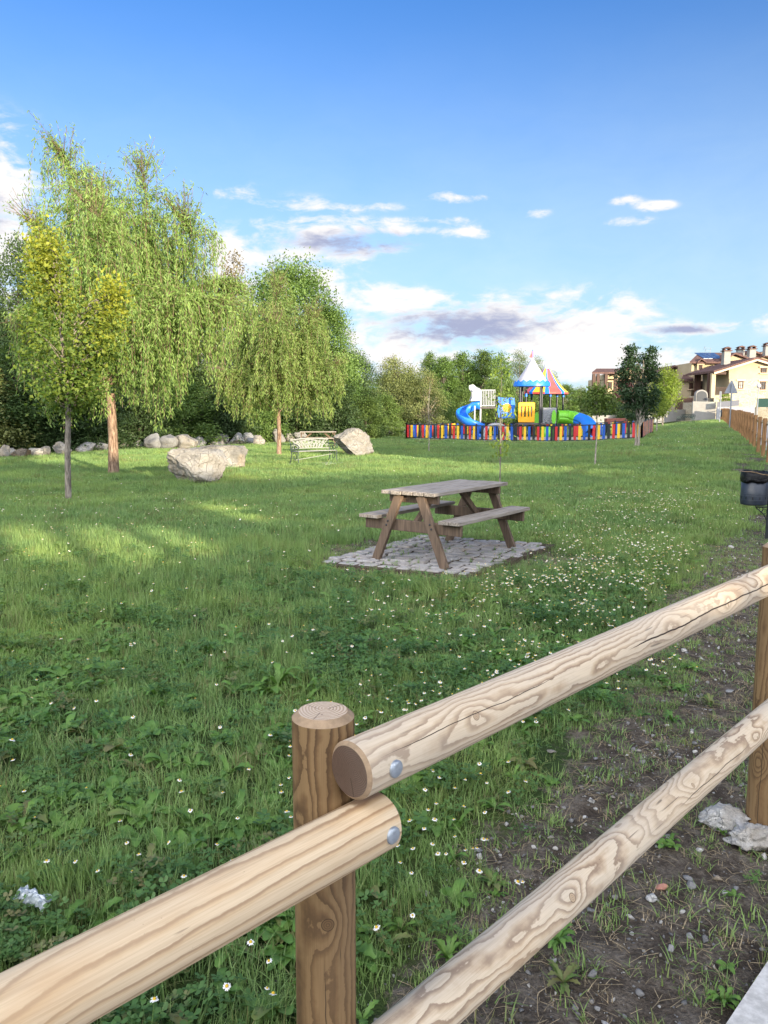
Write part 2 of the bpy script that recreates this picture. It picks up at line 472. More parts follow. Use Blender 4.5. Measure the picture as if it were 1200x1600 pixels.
LEAF = dict(
    willow=leaf_mat('willow_leaf', (0.095, 0.168, 0.043), (0.32, 0.435, 0.12), 0.43),
    maple=leaf_mat('maple_leaf', (0.07, 0.14, 0.028), (0.40, 0.40, 0.045), 0.42),
    green=leaf_mat('tree_leaf', (0.060, 0.115, 0.028), (0.20, 0.29, 0.075), 0.38),
    olive=leaf_mat('shrub_leaf', (0.095, 0.12, 0.040), (0.26, 0.28, 0.10), 0.36),
    pale=leaf_mat('pale_leaf', (0.075, 0.12, 0.045), (0.22, 0.28, 0.10), 0.36),
    deep=leaf_mat('deep_green_leaf', (0.030, 0.062, 0.020), (0.105, 0.165, 0.050), 0.32),  # deep green, darkened to stand in for shade on the left-hand trees
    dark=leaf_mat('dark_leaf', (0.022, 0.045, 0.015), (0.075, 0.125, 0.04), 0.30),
    young=leaf_mat('young_leaf', (0.05, 0.10, 0.022), (0.18, 0.24, 0.05), 0.40),
    ash=leaf_mat('ash_leaf', (0.018, 0.042, 0.020), (0.055, 0.10, 0.04), 0.30),
    lime=leaf_mat('lime_leaf', (0.10, 0.17, 0.025), (0.30, 0.38, 0.06), 0.42),
    brown=leaf_mat('brown_leaf', (0.13, 0.105, 0.055), (0.27, 0.23, 0.12), 0.3),
    red=leaf_mat('red_leaf', (0.07, 0.012, 0.02), (0.16, 0.03, 0.04), 0.3))
BARK = dict(
    grey=bark_mat('grey_bark', (0.10, 0.085, 0.07), (0.30, 0.26, 0.22)),
    willow=bark_mat('willow_bark', (0.10, 0.06, 0.04), (0.36, 0.25, 0.18), 1.0, 0.9),
    dark=bark_mat('dark_bark', (0.045, 0.035, 0.028), (0.14, 0.115, 0.09)),
    pale=bark_mat('pale_bark', (0.20, 0.17, 0.14), (0.42, 0.38, 0.33), 1.5, 0.3))

def stone_mat(name, cols, scale=1.6, lichen=0.45, bump=1.0):
    m, g = material(name); p = g.obj(); r = g.rnd()
    q = g.new('ShaderNodeVectorMath', operation='ADD'); g.put(q.inputs[0], p)
    g.put(q.inputs[1], g.comb(r * 31.0, r * 17.0, r * 7.0)); p = S(g.nt, q.outputs[0])
    n = g.noise(p, scale, 8, 0.62, 0.4); n2 = g.noise(p, scale * 7, 6, 0.7); n3 = g.noise(p, scale * 0.6, 3)
    c = g.ramp(n, [(0.30, cols[0]), (0.52, cols[1]), (0.72, cols[2])])
    c = g.mix(r.ss(0.0, 1.0) * 0.35, c, cols[3])
    n4 = g.noise(p, scale * 1.1, 5, 0.6, 0.8)
    c = g.mix(n4.ss(0.50, 0.60) * 0.55, c, tuple((v + sum(cols[1]) / 3 * 1.15) / 2.0 for v in [sum(cols[1]) / 3] * 3))
    c = g.mix(n4.ss(0.40, 0.30) * 0.5, c, tuple(v * 0.75 for v in cols[0]))
    c = g.mix(n2.ss(0.55, 0.8) * lichen, c, (0.075, 0.075, 0.068))
    c = g.mix(n3.ss(0.56, 0.68) * 0.4, c, (0.34, 0.26, 0.17))
    v = g.voro(p, scale * 3.0, feature='DISTANCE_TO_EDGE')
    crack = v.ss(0.03, 0.0) * n.ss(0.45, 0.6)
    c = g.mix(crack * 0.7, c, (0.06, 0.05, 0.045))
    g.out(g.principled(c, 0.88, 0, 0.25, g.bump(n2 * 0.5 + n - crack * 0.3, bump, 0.05))); return m
STONE = stone_mat('granite', [(0.09, 0.084, 0.078), (0.225, 0.212, 0.195), (0.385, 0.368, 0.34), (0.24, 0.208, 0.17)])
STONE_GREY = stone_mat('grey_granite', [(0.09, 0.09, 0.095), (0.19, 0.19, 0.195), (0.33, 0.33, 0.33), (0.20, 0.19, 0.175)])
RUBBLE = stone_mat('pale_rubble', [(0.36, 0.34, 0.32), (0.62, 0.60, 0.57), (0.78, 0.76, 0.73), (0.66, 0.62, 0.57)], 9.0, 0.12)

# weathered picnic table timber
def plank_mat(name, c0, c1, c2, scale=1.0, axis=1):
    m, g = material(name); p = g.obj(); r = g.rnd()
    x, y, z = g.sep(p)
    s = [55.0, 55.0, 55.0]; s[axis] = 3.0
    n = g.noise(g.comb(x * s[0] + r * 9.0, y * s[1], z * s[2]), 1.0 * scale, 5, 0.6, 0.4)
    n2 = g.noise(p, 3.0, 4)
    c = g.mix(n.ss(0.3, 0.7), c0, c1); c = g.mix(n2.ss(0.45, 0.7) * 0.6, c, c2)
    g.out(g.principled(c, 0.7, 0, 0.35, g.bump(n, 0.4, 0.004))); return m
TABLE_TOP = plank_mat('weathered_plank', (0.13, 0.105, 0.095), (0.27, 0.225, 0.20), (0.23, 0.20, 0.19))
TABLE_LEG = plank_mat('brown_timber', (0.085, 0.058, 0.041), (0.185, 0.128, 0.090), (0.14, 0.098, 0.070), axis=2)
FAR_POST = plank_mat('fence_timber', (0.15, 0.075, 0.03), (0.32, 0.175, 0.075), (0.24, 0.13, 0.06), axis=2)
STEEL = plain('galvanised_steel', (0.34, 0.38, 0.43), 0.5, 0.16, 90, 0.7, 0.5, 0.05)
GREY_METAL = plain('grey_painted_metal', (0.22, 0.235, 0.265), 0.5, 0.06)
BLACK_METAL = plain('black_painted_metal', (0.022, 0.026, 0.032), 0.42, 0.2, 10, 0.0, 0.5)
BIN_BLUE = plain('dark_blue_painted_steel', (0.018, 0.026, 0.042), 0.45, 0.15, 14, 0.0, 0.5, 0.03, (0.05, 0.055, 0.06))
m, g = material('black_bag_plastic'); p = g.obj()
g.out(g.principled((0.006, 0.006, 0.008), 0.25, 0, 0.3, g.bump(g.noise(p, 26, 4, 0.6, 1.2), 0.9, 0.02))); BAG = m
COBBLE = stone_mat('cobble_stone', [(0.20, 0.19, 0.19), (0.33, 0.325, 0.33), (0.47, 0.46, 0.46), (0.36, 0.31, 0.27)], 5.0, 0.25, 0.4)
m, g = material('joint_soil'); p = g.obj(); n = g.noise(p, 18, 6, 0.7)
g.out(g.principled(g.mix(n.ss(0.3, 0.7), (0.045, 0.035, 0.026), (0.12, 0.095, 0.07)), 0.95, 0, 0.1, g.bump(n, 0.8, 0.02))); SOIL = m
CONCRETE = plain('concrete', (0.47, 0.45, 0.43), 0.85, 0.14, 14, 0, 0.25, 0.35, (0.26, 0.24, 0.22))

# ground: grass thatch, worn dirt along the fence
m, g = material('meadow_ground'); p = g.pos(); fd = g.attr('fence_dist'); dm = g.attr('dirt')
n = g.noise(p, 0.55, 5, 0.6); n2 = g.noise(p, 9.0, 6, 0.7); n3 = g.noise(p, 70.0, 4, 0.7)
gc = g.mix(n.ss(0.35, 0.65), (0.050, 0.085, 0.026), (0.090, 0.125, 0.038))
gc = g.mix(n2.ss(0.55, 0.75) * 0.5, gc, (0.085, 0.075, 0.040))
dc = g.ramp(n2 * 0.65 + n3 * 0.35, [(0.30, (0.034, 0.027, 0.021)), (0.47, (0.098, 0.079, 0.063)), (0.66, (0.27, 0.235, 0.195))])
mask = (dm + (n2 - 0.5) * 1.1 + (g.noise(p, 2.2, 4) - 0.5) * 0.9).ss(0.34, 0.60)
moss = g.noise(p, 3.1, 4).ss(0.60, 0.72) * mask
c = g.mix(mask, gc, dc)
c = g.mix(moss * 0.45, c, (0.055, 0.052, 0.018))
g.out(g.principled(c, 0.95, 0, 0.12, g.bump(n2 * 0.6 + n3 * 0.7, 1.0, 0.05))); GROUND = m
ASPHALT = plain('asphalt', (0.075, 0.078, 0.085), 0.85, 0.15, 30, 0, 0.3, 0.4, (0.10, 0.10, 0.105))
m, g = material('paving_slabs'); p = g.obj()
br = g.new('ShaderNodeTexBrick'); g.put(br.inputs['Vector'], p)
for k_, v_ in (('Scale', 2.5), ('Mortar Size', 0.012), ('Brick Width', 1.0), ('Row Height', 1.0)): br.inputs[k_].default_value = v_
br.offset = 0.0
g.put(br.inputs['Color1'], (0.40, 0.39, 0.38)); g.put(br.inputs['Color2'], (0.46, 0.45, 0.43)); g.put(br.inputs['Mortar'], (0.2, 0.19, 0.18))
n = g.noise(p, 20, 5, 0.6)
g.out(g.principled(g.mix(n.ss(0.4, 0.7) * 0.4, S(g.nt, br.outputs[0]), (0.30, 0.29, 0.28)), 0.85, 0, 0.25, g.bump(n, 0.3, 0.005))); PAVING = m
m, g = material('kerb_stone'); p = g.obj(); n = g.noise(p, 30, 6, 0.65)
g.out(g.principled(g.mix(n.ss(0.35, 0.65), (0.40, 0.39, 0.375), (0.58, 0.57, 0.55)), 0.85, 0, 0.25, g.bump(n, 0.5, 0.006))); KERB = m

# ------------------------------------------------------------------ ground sheet, pavement and road
def axis_pts(lo, hi, near, fine, far_step):
    a = [0.0]; st = fine
    while a[-1] < hi:
        a.append(a[-1] + st)
        if a[-1] > near: st = min(st * 1.12, far_step)
    b = [0.0]; st = fine
    while b[-1] > lo:
        b.append(b[-1] - st)
        if b[-1] < -near: st = min(st * 1.12, far_step)
    return np.array(sorted(set(b + a)))
def ground_sheet():
    xs = axis_pts(-900, 900, 4.5, 0.045, 45); ys = axis_pts(-300, 1500, 6.5, 0.045, 45)
    X, Y = np.meshgrid(xs, ys); fd = fence_dist(X, Y)
    Z = gz(X, Y)
    Z = Z - 0.16 * _ss(-fd, 2.2, 3.2) * (Y < 250)                      # dips under the road bed
    Z = Z + micro(X, Y) * _ss(fd, -0.35, -0.1)
    V = np.stack([X, Y, Z], -1).reshape(-1, 3); nx = len(xs); ny = len(ys)
    i = np.arange(nx - 1)[None, :] + nx * np.arange(ny - 1)[:, None]
    F = np.stack([i, i + 1, i + nx + 1, i + nx], -1).reshape(-1, 4)
    me = mesh_np('ground', V, F, GROUND, smooth=True)
    a = me.attributes.new('dirt', 'FLOAT', 'POINT'); a.data.foreach_set('value', dirt_amount(X, Y).astype(np.float32).ravel())
    a = me.attributes.new('fence_dist', 'FLOAT', 'POINT'); a.data.foreach_set('value', fd.astype(np.float32).ravel())
    setting(link('ground', me))
def dirt_amount(X, Y):
    """0 in the meadow, 1 on the worn strip beside the fence"""
    fd = fence_dist(X, Y); X = np.asarray(X, float); Y = np.asarray(Y, float)
    w = np.interp(Y, [-2, 1.2, 2.2, 3.6, 5.7, 8.7, 14, 30, 60], [0.08, 0.24, 0.52, 0.98, 1.38, 1.35, 1.2, 1.1, 0.6])
    s = np.interp(Y, [0, 8, 14, 30, 60, 90], [1, 0.95, 0.75, 0.5, 0.35, 0.1])
    d = (1 - _ss(fd, w * 0.40, w * 1.55)) * s
    # worn ring round the paving under the picnic table
    tb = np.hypot((X - 0.66), (Y - 8.5)); d = np.maximum(d, 0.62 * (1 - _ss(tb, 1.2, 1.75)))
    tb = np.hypot(X - 1.9, Y - 8.0); d = np.maximum(d, 0.5 * (1 - _ss(tb, 0.3, 1.0)))
    return d
ground_sheet()

def strip(name, mat, d0, d1, zoff, s0=-6.0, s1=150.0, step=0.5, kerb=0.0):
    """a band between two distances outside the fence"""
    mb = MB(); n = int((s1 - s0) / step); vs = []
    for i in range(n + 1):
        x, y, h = fence_at(s0 + i * step); nx, ny = math.cos(h), -math.sin(h)
        z = float(gz(x, y))
        for d in (d0, d1): vs.append((x + nx * d, y + ny * d, z + zoff))
        for d in (d0, d1): vs.append((x + nx * d, y + ny * d, z + zoff - 0.3))
    fs = []
    for i in range(n):
        a = 4 * i; b = a + 4
        fs += [(a, a + 1, b + 1, b), (a, b, b + 2, a + 2), (a + 1, a + 3, b + 3, b + 1)]
    mb.add(vs, fs); return setting(mb.build(name, mat))
strip('kerb', KERB, 0.285, 0.42, 0.045)
strip('pavement', PAVING, 0.421, 2.3, 0.041)
strip('kerb', KERB, 2.301, 2.42, 0.036)
strip('road', ASPHALT, 2.421, 8.4, -0.09)
strip('kerb', KERB, 8.401, 8.55, 0.034)
strip('pavement', PAVING, 8.551, 10.4, 0.031)

# ------------------------------------------------------------------ log rail fence beside the pavement
PINE = ((0.64, 0.53, 0.39), (0.50, 0.375, 0.25), (0.25, 0.165, 0.105))
def k(ang, z, a, s, r, rr=0.045): return (math.cos(ang) * rr, math.sin(ang) * rr, z, a, s, r)
RAIL_TOP = log_mat('pine_rail', *PINE, knots=(k(1.05, 0.262, 0.007, 0.028, 0.0085), k(1.35, 1.40, 0.006, 0.03, 0.006), k(0.75, 1.62, -0.008, 0.04, 0.0), k(0.8, 1.05, 0.007, 0.05, 0.0)),
                   pith=(-0.010, -0.017), crack=((1.25, 0.80, 1.9, 0.0018), (1.0, 0.02, 0.55, 0.0007)), grey=0.5, wob=0.015, zs=0.7, spacing=0.0036, jag=0.26)
RAIL_LEFT = log_mat('pale_pine_rail', (0.65, 0.52, 0.36), (0.52, 0.365, 0.21), (0.23, 0.13, 0.07), knots=(k(1.6, 1.65, 0.010, 0.03, 0.006), k(0.25, 1.62, 0.010, 0.03, 0.005)),
                    pith=(-0.03, 0.012), spacing=0.0165, wob=0.034, contrast=0.95, zs=0.5, jag=0.12, band=0.74)
RAIL_LOW = log_mat('low_pine_rail', *PINE, knots=(k(0.95, 0.64, 0.008, 0.028, 0.011), k(0.75, 1.28, 0.008, 0.032, 0.007), k(1.2, 1.75, 0.006, 0.03, 0.005), k(0.5, 0.95, -0.010, 0.04, 0)),
                   pith=(-0.015, -0.008), spacing=0.0038, grey=0.55, wob=0.020, jag=0.30, crack=((1.15, 1.15, 1.7, 0.001),), zs=1.1)
DARKPINE = ((0.235, 0.150, 0.072), (0.160, 0.095, 0.044), (0.080, 0.045, 0.022))
POST_NEAR = log_mat('treated_pine_post', *DARKPINE, knots=((0.008, -0.050, 0.985, 0.012, 0.028, 0.011), (-0.04, -0.03, 1.16, 0.01, 0.03, 0.0)),
                    pith=(0.010, 0.014), spacing=0.0052, wob=0.018, crack=((-1.5, 0.4, 0.95, 0.0007),), zs=0.7)
POST_NEXT = log_mat('treated_pine_post_worn', *DARKPINE, knots=((-0.04, -0.045, 0.5, 0.02, 0.03, 0.008),), pith=(0.010, 0.014), spacing=0.0055, wob=0.018, crack=((-2.2, 0.1, 0.8, 0.001),), zs=0.8)
END_LIGHT = log_mat('pale_end_grain', (0.58, 0.47, 0.36), (0.42, 0.30, 0.20), (0.27, 0.17, 0.10), spacing=0.0052, wob=0.006, pith=(0.004, 0.01), grey=0.45, crack=((0.7, -1, 9, 0.0006), (2.4, -1, 9, 0.0004), (4.4, -1, 9, 0.0005)))
END_DARK = log_mat('weathered_end_grain', (0.125, 0.078, 0.055), (0.085, 0.050, 0.034), (0.040, 0.024, 0.017), spacing=0.0030, wob=0.005, pith=(0.006, 0.012), grey=0.12, crack=((2.9, -1, 9, 0.0006),))
EDGE = plain('weathered_chamfer', (0.30, 0.215, 0.14), 0.8, 0.2, 60, 0, 0.2, 0.2)
RAIL_FAR = log_mat('rail', *PINE, pith=(-0.012, -0.018), grey=0.4, wob=0.03)

def log_mb(r, L, ch0, ch1, n=40, seg=24, seed=0, side=0, endm=1, edgem=2):
    mb = MB(); rings = []
    prof = [(r - ch0, 0.0, 1), (r, ch0 * 0.9, 1)] if ch0 else [(r, 0.0, 1)]
    for i in range(1, seg): prof.append((r, ch0 + (L - ch0 - ch1) * i / seg, 0))
    prof += [(r, L - ch1 * 0.9, 0), (r - ch1, L, 1)] if ch1 else [(r, L, 0)]
    vs = []
    for (rr, z, _) in prof:
        for j in range(n):
            a = 2 * math.pi * j / n
            w = 1 + 0.018 * mnoise.noise(Vector((math.cos(a) * 1.1 + seed * 3.1, math.sin(a) * 1.1, z * 1.6)))
            vs.append((rr * w * math.cos(a), rr * w * math.sin(a), z))
    m = len(prof)
    for i in range(m - 1):
        f = [(i * n + j, i * n + (j + 1) % n, (i + 1) * n + (j + 1) % n, (i + 1) * n + j) for j in range(n)]
        ed = (i == 0 and ch0) or (i == m - 2 and ch1)
        idx = sorted({q for t in f for q in t}); mp = {q: ii for ii, q in enumerate(idx)}
        if ed: mb.add([vs[q] for q in idx], [tuple(mp[q] for q in t) for t in f], edgem, True)
        else: mb.add([vs[q] for q in idx], [tuple(mp[q] for q in t) for t in f], side, True)
    mb.add(vs[:n], [tuple(range(n))], endm); mb.add(vs[-n:], [tuple(range(n))], endm)
    return mb
def weld(o, d=1e-5):
    bm = bmesh.new(); bm.from_mesh(o.data); bmesh.ops.remove_doubles(bm, verts=bm.verts, dist=d)
    bmesh.ops.recalc_face_normals(bm, faces=bm.faces)
    for e in bm.edges:
        if len(e.link_faces) == 2 and e.calc_face_angle(0) > 0.5: e.smooth = False
    bm.to_mesh(o.data); bm.free()

fence = thing('log_rail_fence', 'long rustic fence of round pine posts and rails running beside the pavement', 'fence', (FENCE0[0], FENCE0[1], 0))
FO = Vector((FENCE0[0], FENCE0[1], 0))
RP, RR, SP = 0.050, 0.045, 2.21
def rail_matrix(p0, p1):
    """local Z along the rail, local X up, local Y outwards"""
    z = (p1 - p0).normalized(); y = Vector((z.y, -z.x, 0)).normalized(); x = y.cross(z)
    return Matrix((x, y, z)).transposed().to_4x4()
def put_rail(o, p0, p1):
    o.parent = fence; o.matrix_local = Matrix.Translation(p0 - FO) @ rail_matrix(p0, p1)
def bolt(parent, zloc, r=RR):
    mb = MB(); pr = [(0.0135, -0.004), (0.0135, 0.0012), (0.0118, 0.0028), (0.008, 0.0040), (0.0, 0.0046)]
    mb.lathe(pr, n=20); o = mb.build('bolt', STEEL, parent)
    o.rotation_euler = (R(-90), 0, 0); o.location = (0, r + 0.0005, zloc); return o
def fpos(s, out=0.0, z=0.0):
    x, y, h = fence_at(s); return Vector((x + math.cos(h) * out, y - math.sin(h) * out, float(gz(x, y)) + z))
post0 = log_mb(RP, 1.32, 0.0, 0.011, seed=1).build('post', [POST_NEAR, END_LIGHT, EDGE], fence, (0, 0, -0.22)); weld(post0)
post0.rotation_euler = (0, 0, 0)
for v in post0.data.vertices: v.co.z -= 0.0
post1 = log_mb(RP, 1.32, 0.0, 0.015, seed=2).build('post', [POST_NEXT, END_LIGHT, EDGE], fence); weld(post1); post1.location = fpos(SP) - FO + Vector((0, 0, -0.22))
OUT = RP + RR - 0.010
# the three rails in front
def rail(s0, s1, z0, z1, mat, seed):
    p0, p1 = fpos(s0, OUT) , fpos(s1, OUT)
    p0.z, p1.z = z0, z1
    o = log_mb(RR, (p1 - p0).length, 0.006, 0.006, seed=seed).build('rail', [mat, END_DARK, EDGE]); weld(o); put_rail(o, p0, p1); return o
r1 = rail(-0.024, SP + 0.035, 1.035, 1.034, RAIL_TOP, 3); bolt(r1, 0.055); bolt(r1, SP + 0.01)
r2 = rail(-SP + 0.03, 0.065, 0.945, 0.930, RAIL_LEFT, 4); bolt(r2, SP - 0.005); bolt(r2, 0.06)
r3 = rail(-0.05, SP + 0.03, 0.515, 0.548, RAIL_LOW, 5); bolt(r3, SP + 0.02)
rail(-SP + 0.03, -0.055, 0.415, 0.415, RAIL_LOW, 6)
pb = post1.copy(); COL.objects.link(pb); pb.location = fpos(-SP) - FO + Vector((0, 0, -0.22))
# the rest of the line, simpler logs
pf = log_mb(0.060, 1.30, 0.0, 0.015, n=14, seg=2, seed=7).build('post', [FAR_POST, FAR_POST, FAR_POST], fence); weld(pf)
rf = log_mb(RR, 1.0, 0.0, 0.0, n=12, seg=1, seed=8).build('rail', [RAIL_FAR, END_DARK, EDGE], fence); weld(rf)
first = True
for i in range(2, 47):
    s = SP * i
    o = pf if i == 2 else pf.copy()
    if i > 2: COL.objects.link(o)
    o.location = fpos(s) - FO + Vector((0, 0, -0.15)); o.rotation_euler = (0, 0, i * 1.3)
    for zr in (1.0, 0.50):
        p0, p1 = fpos(s - SP + 0.04, OUT, zr), fpos(s + 0.035, OUT, zr)
        q = rf if first else rf.copy()
        if not first: COL.objects.link(q)
        first = False
        q.parent = fence
        q.matrix_local = Matrix.Translation(p0 - FO) @ rail_matrix(p0, p1) @ Matrix.Diagonal((1, 1, (p1 - p0).length, 1))

# ------------------------------------------------------------------ litter bin on its pole
pc = PX(1179, 760, 9.5); pg = PX(1203.5, 760, 9.5)
bin_ = thing('litter_bin', 'dark round litter bin with black bag hung on a pole by the fence', 'litter bin', (pg.x, pg.y, float(gz(pg.x, pg.y))))
off = pc.x - pg.x; ZB = 0.425 + 0.0; ZT = 0.845
mb = MB(); mb.tube([(0, 0, -0.1), (0, 0, 0.95)], 0.024, 12); mb.lathe([(0.0, 0.955), (0.02, 0.953), (0.027, 0.945), (0.027, 0.93)], n=12); mb.build('pole', BLACK_METAL, bin_)
mb = MB()
mb.lathe([(0, ZB), (0.135, ZB), (0.148, ZB + 0.006), (0.154, ZB + 0.02), (0.1545, ZB + 0.35), (0.147, ZB + 0.35), (0.147, ZB + 0.03), (0, ZB + 0.03)], (off, 0, 0), 40)
for zz in (0.065, 0.118, 0.142):
    mb.lathe([(0.1535, ZB + zz - 0.004), (0.1575, ZB + zz - 0.002), (0.1575, ZB + zz + 0.002), (0.1535, ZB + zz + 0.004)], (off, 0, 0), 40)
body = mb.build('bin_body', BIN_BLUE, bin_)
SLOT = plain('slot_black', (0.006, 0.006, 0.008), 0.6)
for a in range(0, 360, 30):
    ca, sa = math.cos(R(a)), math.sin(R(a)); mb = MB()
    mb.box((off + ca * 0.1548, sa * 0.1548, ZB + 0.092), (0.004, 0.010, 0.030), Matrix.Rotation(R(a), 3, 'Z')); mb.build('drain_slot', SLOT, body)
# the bag folded over the rim, creased
mb = MB(); n = 72; vs = []; fs = []
prof = [(0.150, 0.30), (0.163, 0.285), (0.168, 0.32), (0.166, 0.36), (0.160, 0.405), (0.150, 0.420), (0.140, 0.405), (0.136, 0.33), (0.11, 0.22), (0, 0.20)]
for i, (r_, z_) in enumerate(prof):
    for j in range(n):
        a = 2 * math.pi * j / n
        q = mnoise.noise(Vector((math.cos(a) * 3.2, math.sin(a) * 3.2, z_ * 16))) + 0.6 * mnoise.noise(Vector((math.cos(a) * 8, math.sin(a) * 8, z_ * 30)))
        rr = r_ + 0.008 * q * (1 if i < 7 else 0); zz = z_ + (0.030 * mnoise.noise(Vector((math.cos(a) * 1.9, math.sin(a) * 1.9, 4.0))) if i < 3 else 0.010 * q)
        vs.append((off + rr * math.cos(a), rr * math.sin(a), ZB + zz))
for i in range(len(prof) - 1):
    for j in range(n): fs.append((i * n + j, i * n + (j + 1) % n, (i + 1) * n + (j + 1) % n, (i + 1) * n + j))
mb.add(vs, fs, 0, True); bag = mb.build('bin_bag', BAG, bin_)
mb = MB(); mb.tube([(off + 0.172 * math.cos(a), 0.172 * math.sin(a), ZB + 0.385 - 0.035 * math.cos(a - 0.3) + 0.004 * math.sin(5 * a)) for a in [2 * math.pi * j / 48 for j in range(48)]], 0.0028, 5, closed=True)
mb.build('elastic_band', plain('tan_elastic', (0.40, 0.26, 0.13), 0.7), bag)
mb = MB()
mb.tube([(off + 0.03, 0, ZB - 0.002), (off + 0.03, 0, ZB - 0.03), (0, 0, ZB - 0.03)], 0.010, 8)
mb.tube([(off + 0.03, 0, ZB - 0.035), (off + 0.08, 0, ZB - 0.075), (off + 0.135, 0, ZB - 0.12), (-0.02, 0, ZB - 0.20)], 0.007, 8)
for cx, cz, rr in ((off + 0.10, ZB - 0.06, 0.025), (off + 0.14, ZB - 0.085, 0.03)):
    mb.tube([(cx + rr * math.cos(a), 0, cz + rr * math.sin(a)) for a in [2 * math.pi * j / 16 for j in range(16)]], 0.004, 6, closed=True)
mb.build('bracket', BLACK_METAL, bin_)

# ------------------------------------------------------------------ picnic tables
def make_picnic_table(label, loc, rz, cat='picnic table', group=None):
    t = thing('picnic_table', label, cat, loc, rz, group); rng = random.Random(5)
    L2 = 0.80
    for i in range(5):
        y = (i - 2) * 0.134; mb = MB()
        mb.box((0.01 * rng.uniform(-1, 1), y, 0.722 + rng.uniform(-0.002, 0.002)), (2 * L2, 0.120, 0.038), bev=0.004); mb.build('top_plank', TABLE_TOP_X, t)
    for sx in (-1, 1):
        mb = MB(); mb.box((sx * 0.66, 0, 0.659), (0.045, 0.60, 0.086), bev=0.004); mb.build('top_batten', TABLE_LEG, t)
        mb = MB(); mb.box((sx * 0.695, 0, 0.375), (0.045, 1.18, 0.115), bev=0.004); mb.build('seat_beam', TABLE_LEG, t)
        for sy in (-1, 1):
            mb = MB(); mb.bar((sx * 0.742, sy * 0.43, -0.02), (sx * 0.742, sy * 0.13, 0.70), 0.095, 0.046, up=(1, 0, 0), bev=0.004); lg = mb.build('leg', TABLE_LEG, t)
            for zz, yy in ((0.375, 0.279), (0.42, 0.259)):
                mb = MB(); mb.lathe([(0.011, -0.003), (0.011, 0.003), (0.006, 0.006), (0, 0.006)], n=10)
                mb.v = [(sx * (0.766 + v[2]), sy * yy + v[0], zz + v[1]) for v in mb.v]; mb.build('bolt', BLACK_METAL, lg)
        mb = MB(); mb.bar((sx * 0.26, 0, 0.690), (sx * 0.668, 0, 0.36), 0.07, 0.045, up=(0, 1, 0), bev=0.004); mb.build('brace', TABLE_LEG, t)
    for sy in (-1, 1):
        for j in (0, 1):
            mb = MB(); mb.box((0, sy * (0.435 + 0.122 * j), 0.4525), (2 * L2, 0.118, 0.036), bev=0.004); mb.build('bench_plank', TABLE_TOP_X, t)
    return t
TABLE_TOP_X = plank_mat('weathered_plank_top', (0.15, 0.125, 0.105), (0.36, 0.315, 0.27), (0.30, 0.27, 0.24), axis=0)
table = make_picnic_table('brown timber picnic table with built-in benches standing on a cobbled pad', (0.70, 8.43, 0.032), R(54))

# cobbled pad
Q = [Vector((-0.65, 7.93)), Vector((0.80, 7.28)), Vector((1.97, 9.02)), Vector((0.50, 9.70))]
def pad_pt(u, v): return Q[0] * (1 - u) * (1 - v) + Q[1] * u * (1 - v) + Q[2] * u * v + Q[3] * (1 - u) * v
pad = thing('cobbled_pad', 'square pad of grey cobbles under the near picnic table', 'paving', (0.66, 8.48, 0))
mb = MB(); rng = random.Random(11); po = Vector((0.66, 8.48))
rows = 13
for r_ in range(rows):
    v0, v1 = r_ / rows, (r_ + 1) / rows; u = -0.02 - rng.random() * 0.02
    while u < 0.99:
        w = rng.uniform(0.09, 0.15); u1 = min(u + w, 1.0 + rng.uniform(-0.02, 0.03))
        if u1 - u < 0.04: break
        g_ = 0.011; jit = lambda: rng.uniform(-0.006, 0.006)
        c4 = [pad_pt(u + g_ + jit(), v0 + g_ + jit()), pad_pt(u1 - g_ + jit(), v0 + g_ + jit()), pad_pt(u1 - g_ + jit(), v1 - g_ + jit()), pad_pt(u + g_ + jit(), v1 - g_ + jit())]
        c4 = [c - po for c in c4]; cc = sum(c4, Vector((0, 0))) / 4
        h = 0.028 + rng.uniform(-0.007, 0.008); tz = [rng.uniform(-0.005, 0.005) for _ in range(4)]
        base = [(c.x, c.y, -0.03) for c in c4]; mid = [(c.x, c.y, h - 0.010 + z) for c, z in zip(c4, tz)]
        top = [((c.x - cc.x) * 0.88 + cc.x, (c.y - cc.y) * 0.88 + cc.y, h + z) for c, z in zip(c4, tz)]
        mb.add(base + mid + top, [(i, (i + 1) % 4, 4 + (i + 1) % 4, 4 + i) for i in range(4)] + [(4 + i, 4 + (i + 1) % 4, 8 + (i + 1) % 4, 8 + i) for i in range(4)] + [(8, 9, 10, 11)])
        u = u1
mb.build('cobbles', COBBLE, pad)
mb = MB(); cs = [pad_pt(u, v) - po for u, v in ((-0.03, -0.03), (1.03, -0.03), (1.03, 1.03), (-0.03, 1.03))]
mb.prism([(c.x, c.y, -0.05) for c in cs], (0, 0, 0.062)); mb.build('joint_soil', SOIL, pad)

far_t = PX(497, 690, 34.5)
t2 = thing('picnic_table', 'dark picnic table half hidden behind the white iron bench', 'picnic table', (far_t.x, far_t.y, float(gz(far_t.x, far_t.y))), R(4))
for ch in list(table.children): copy_tree(ch, t2)

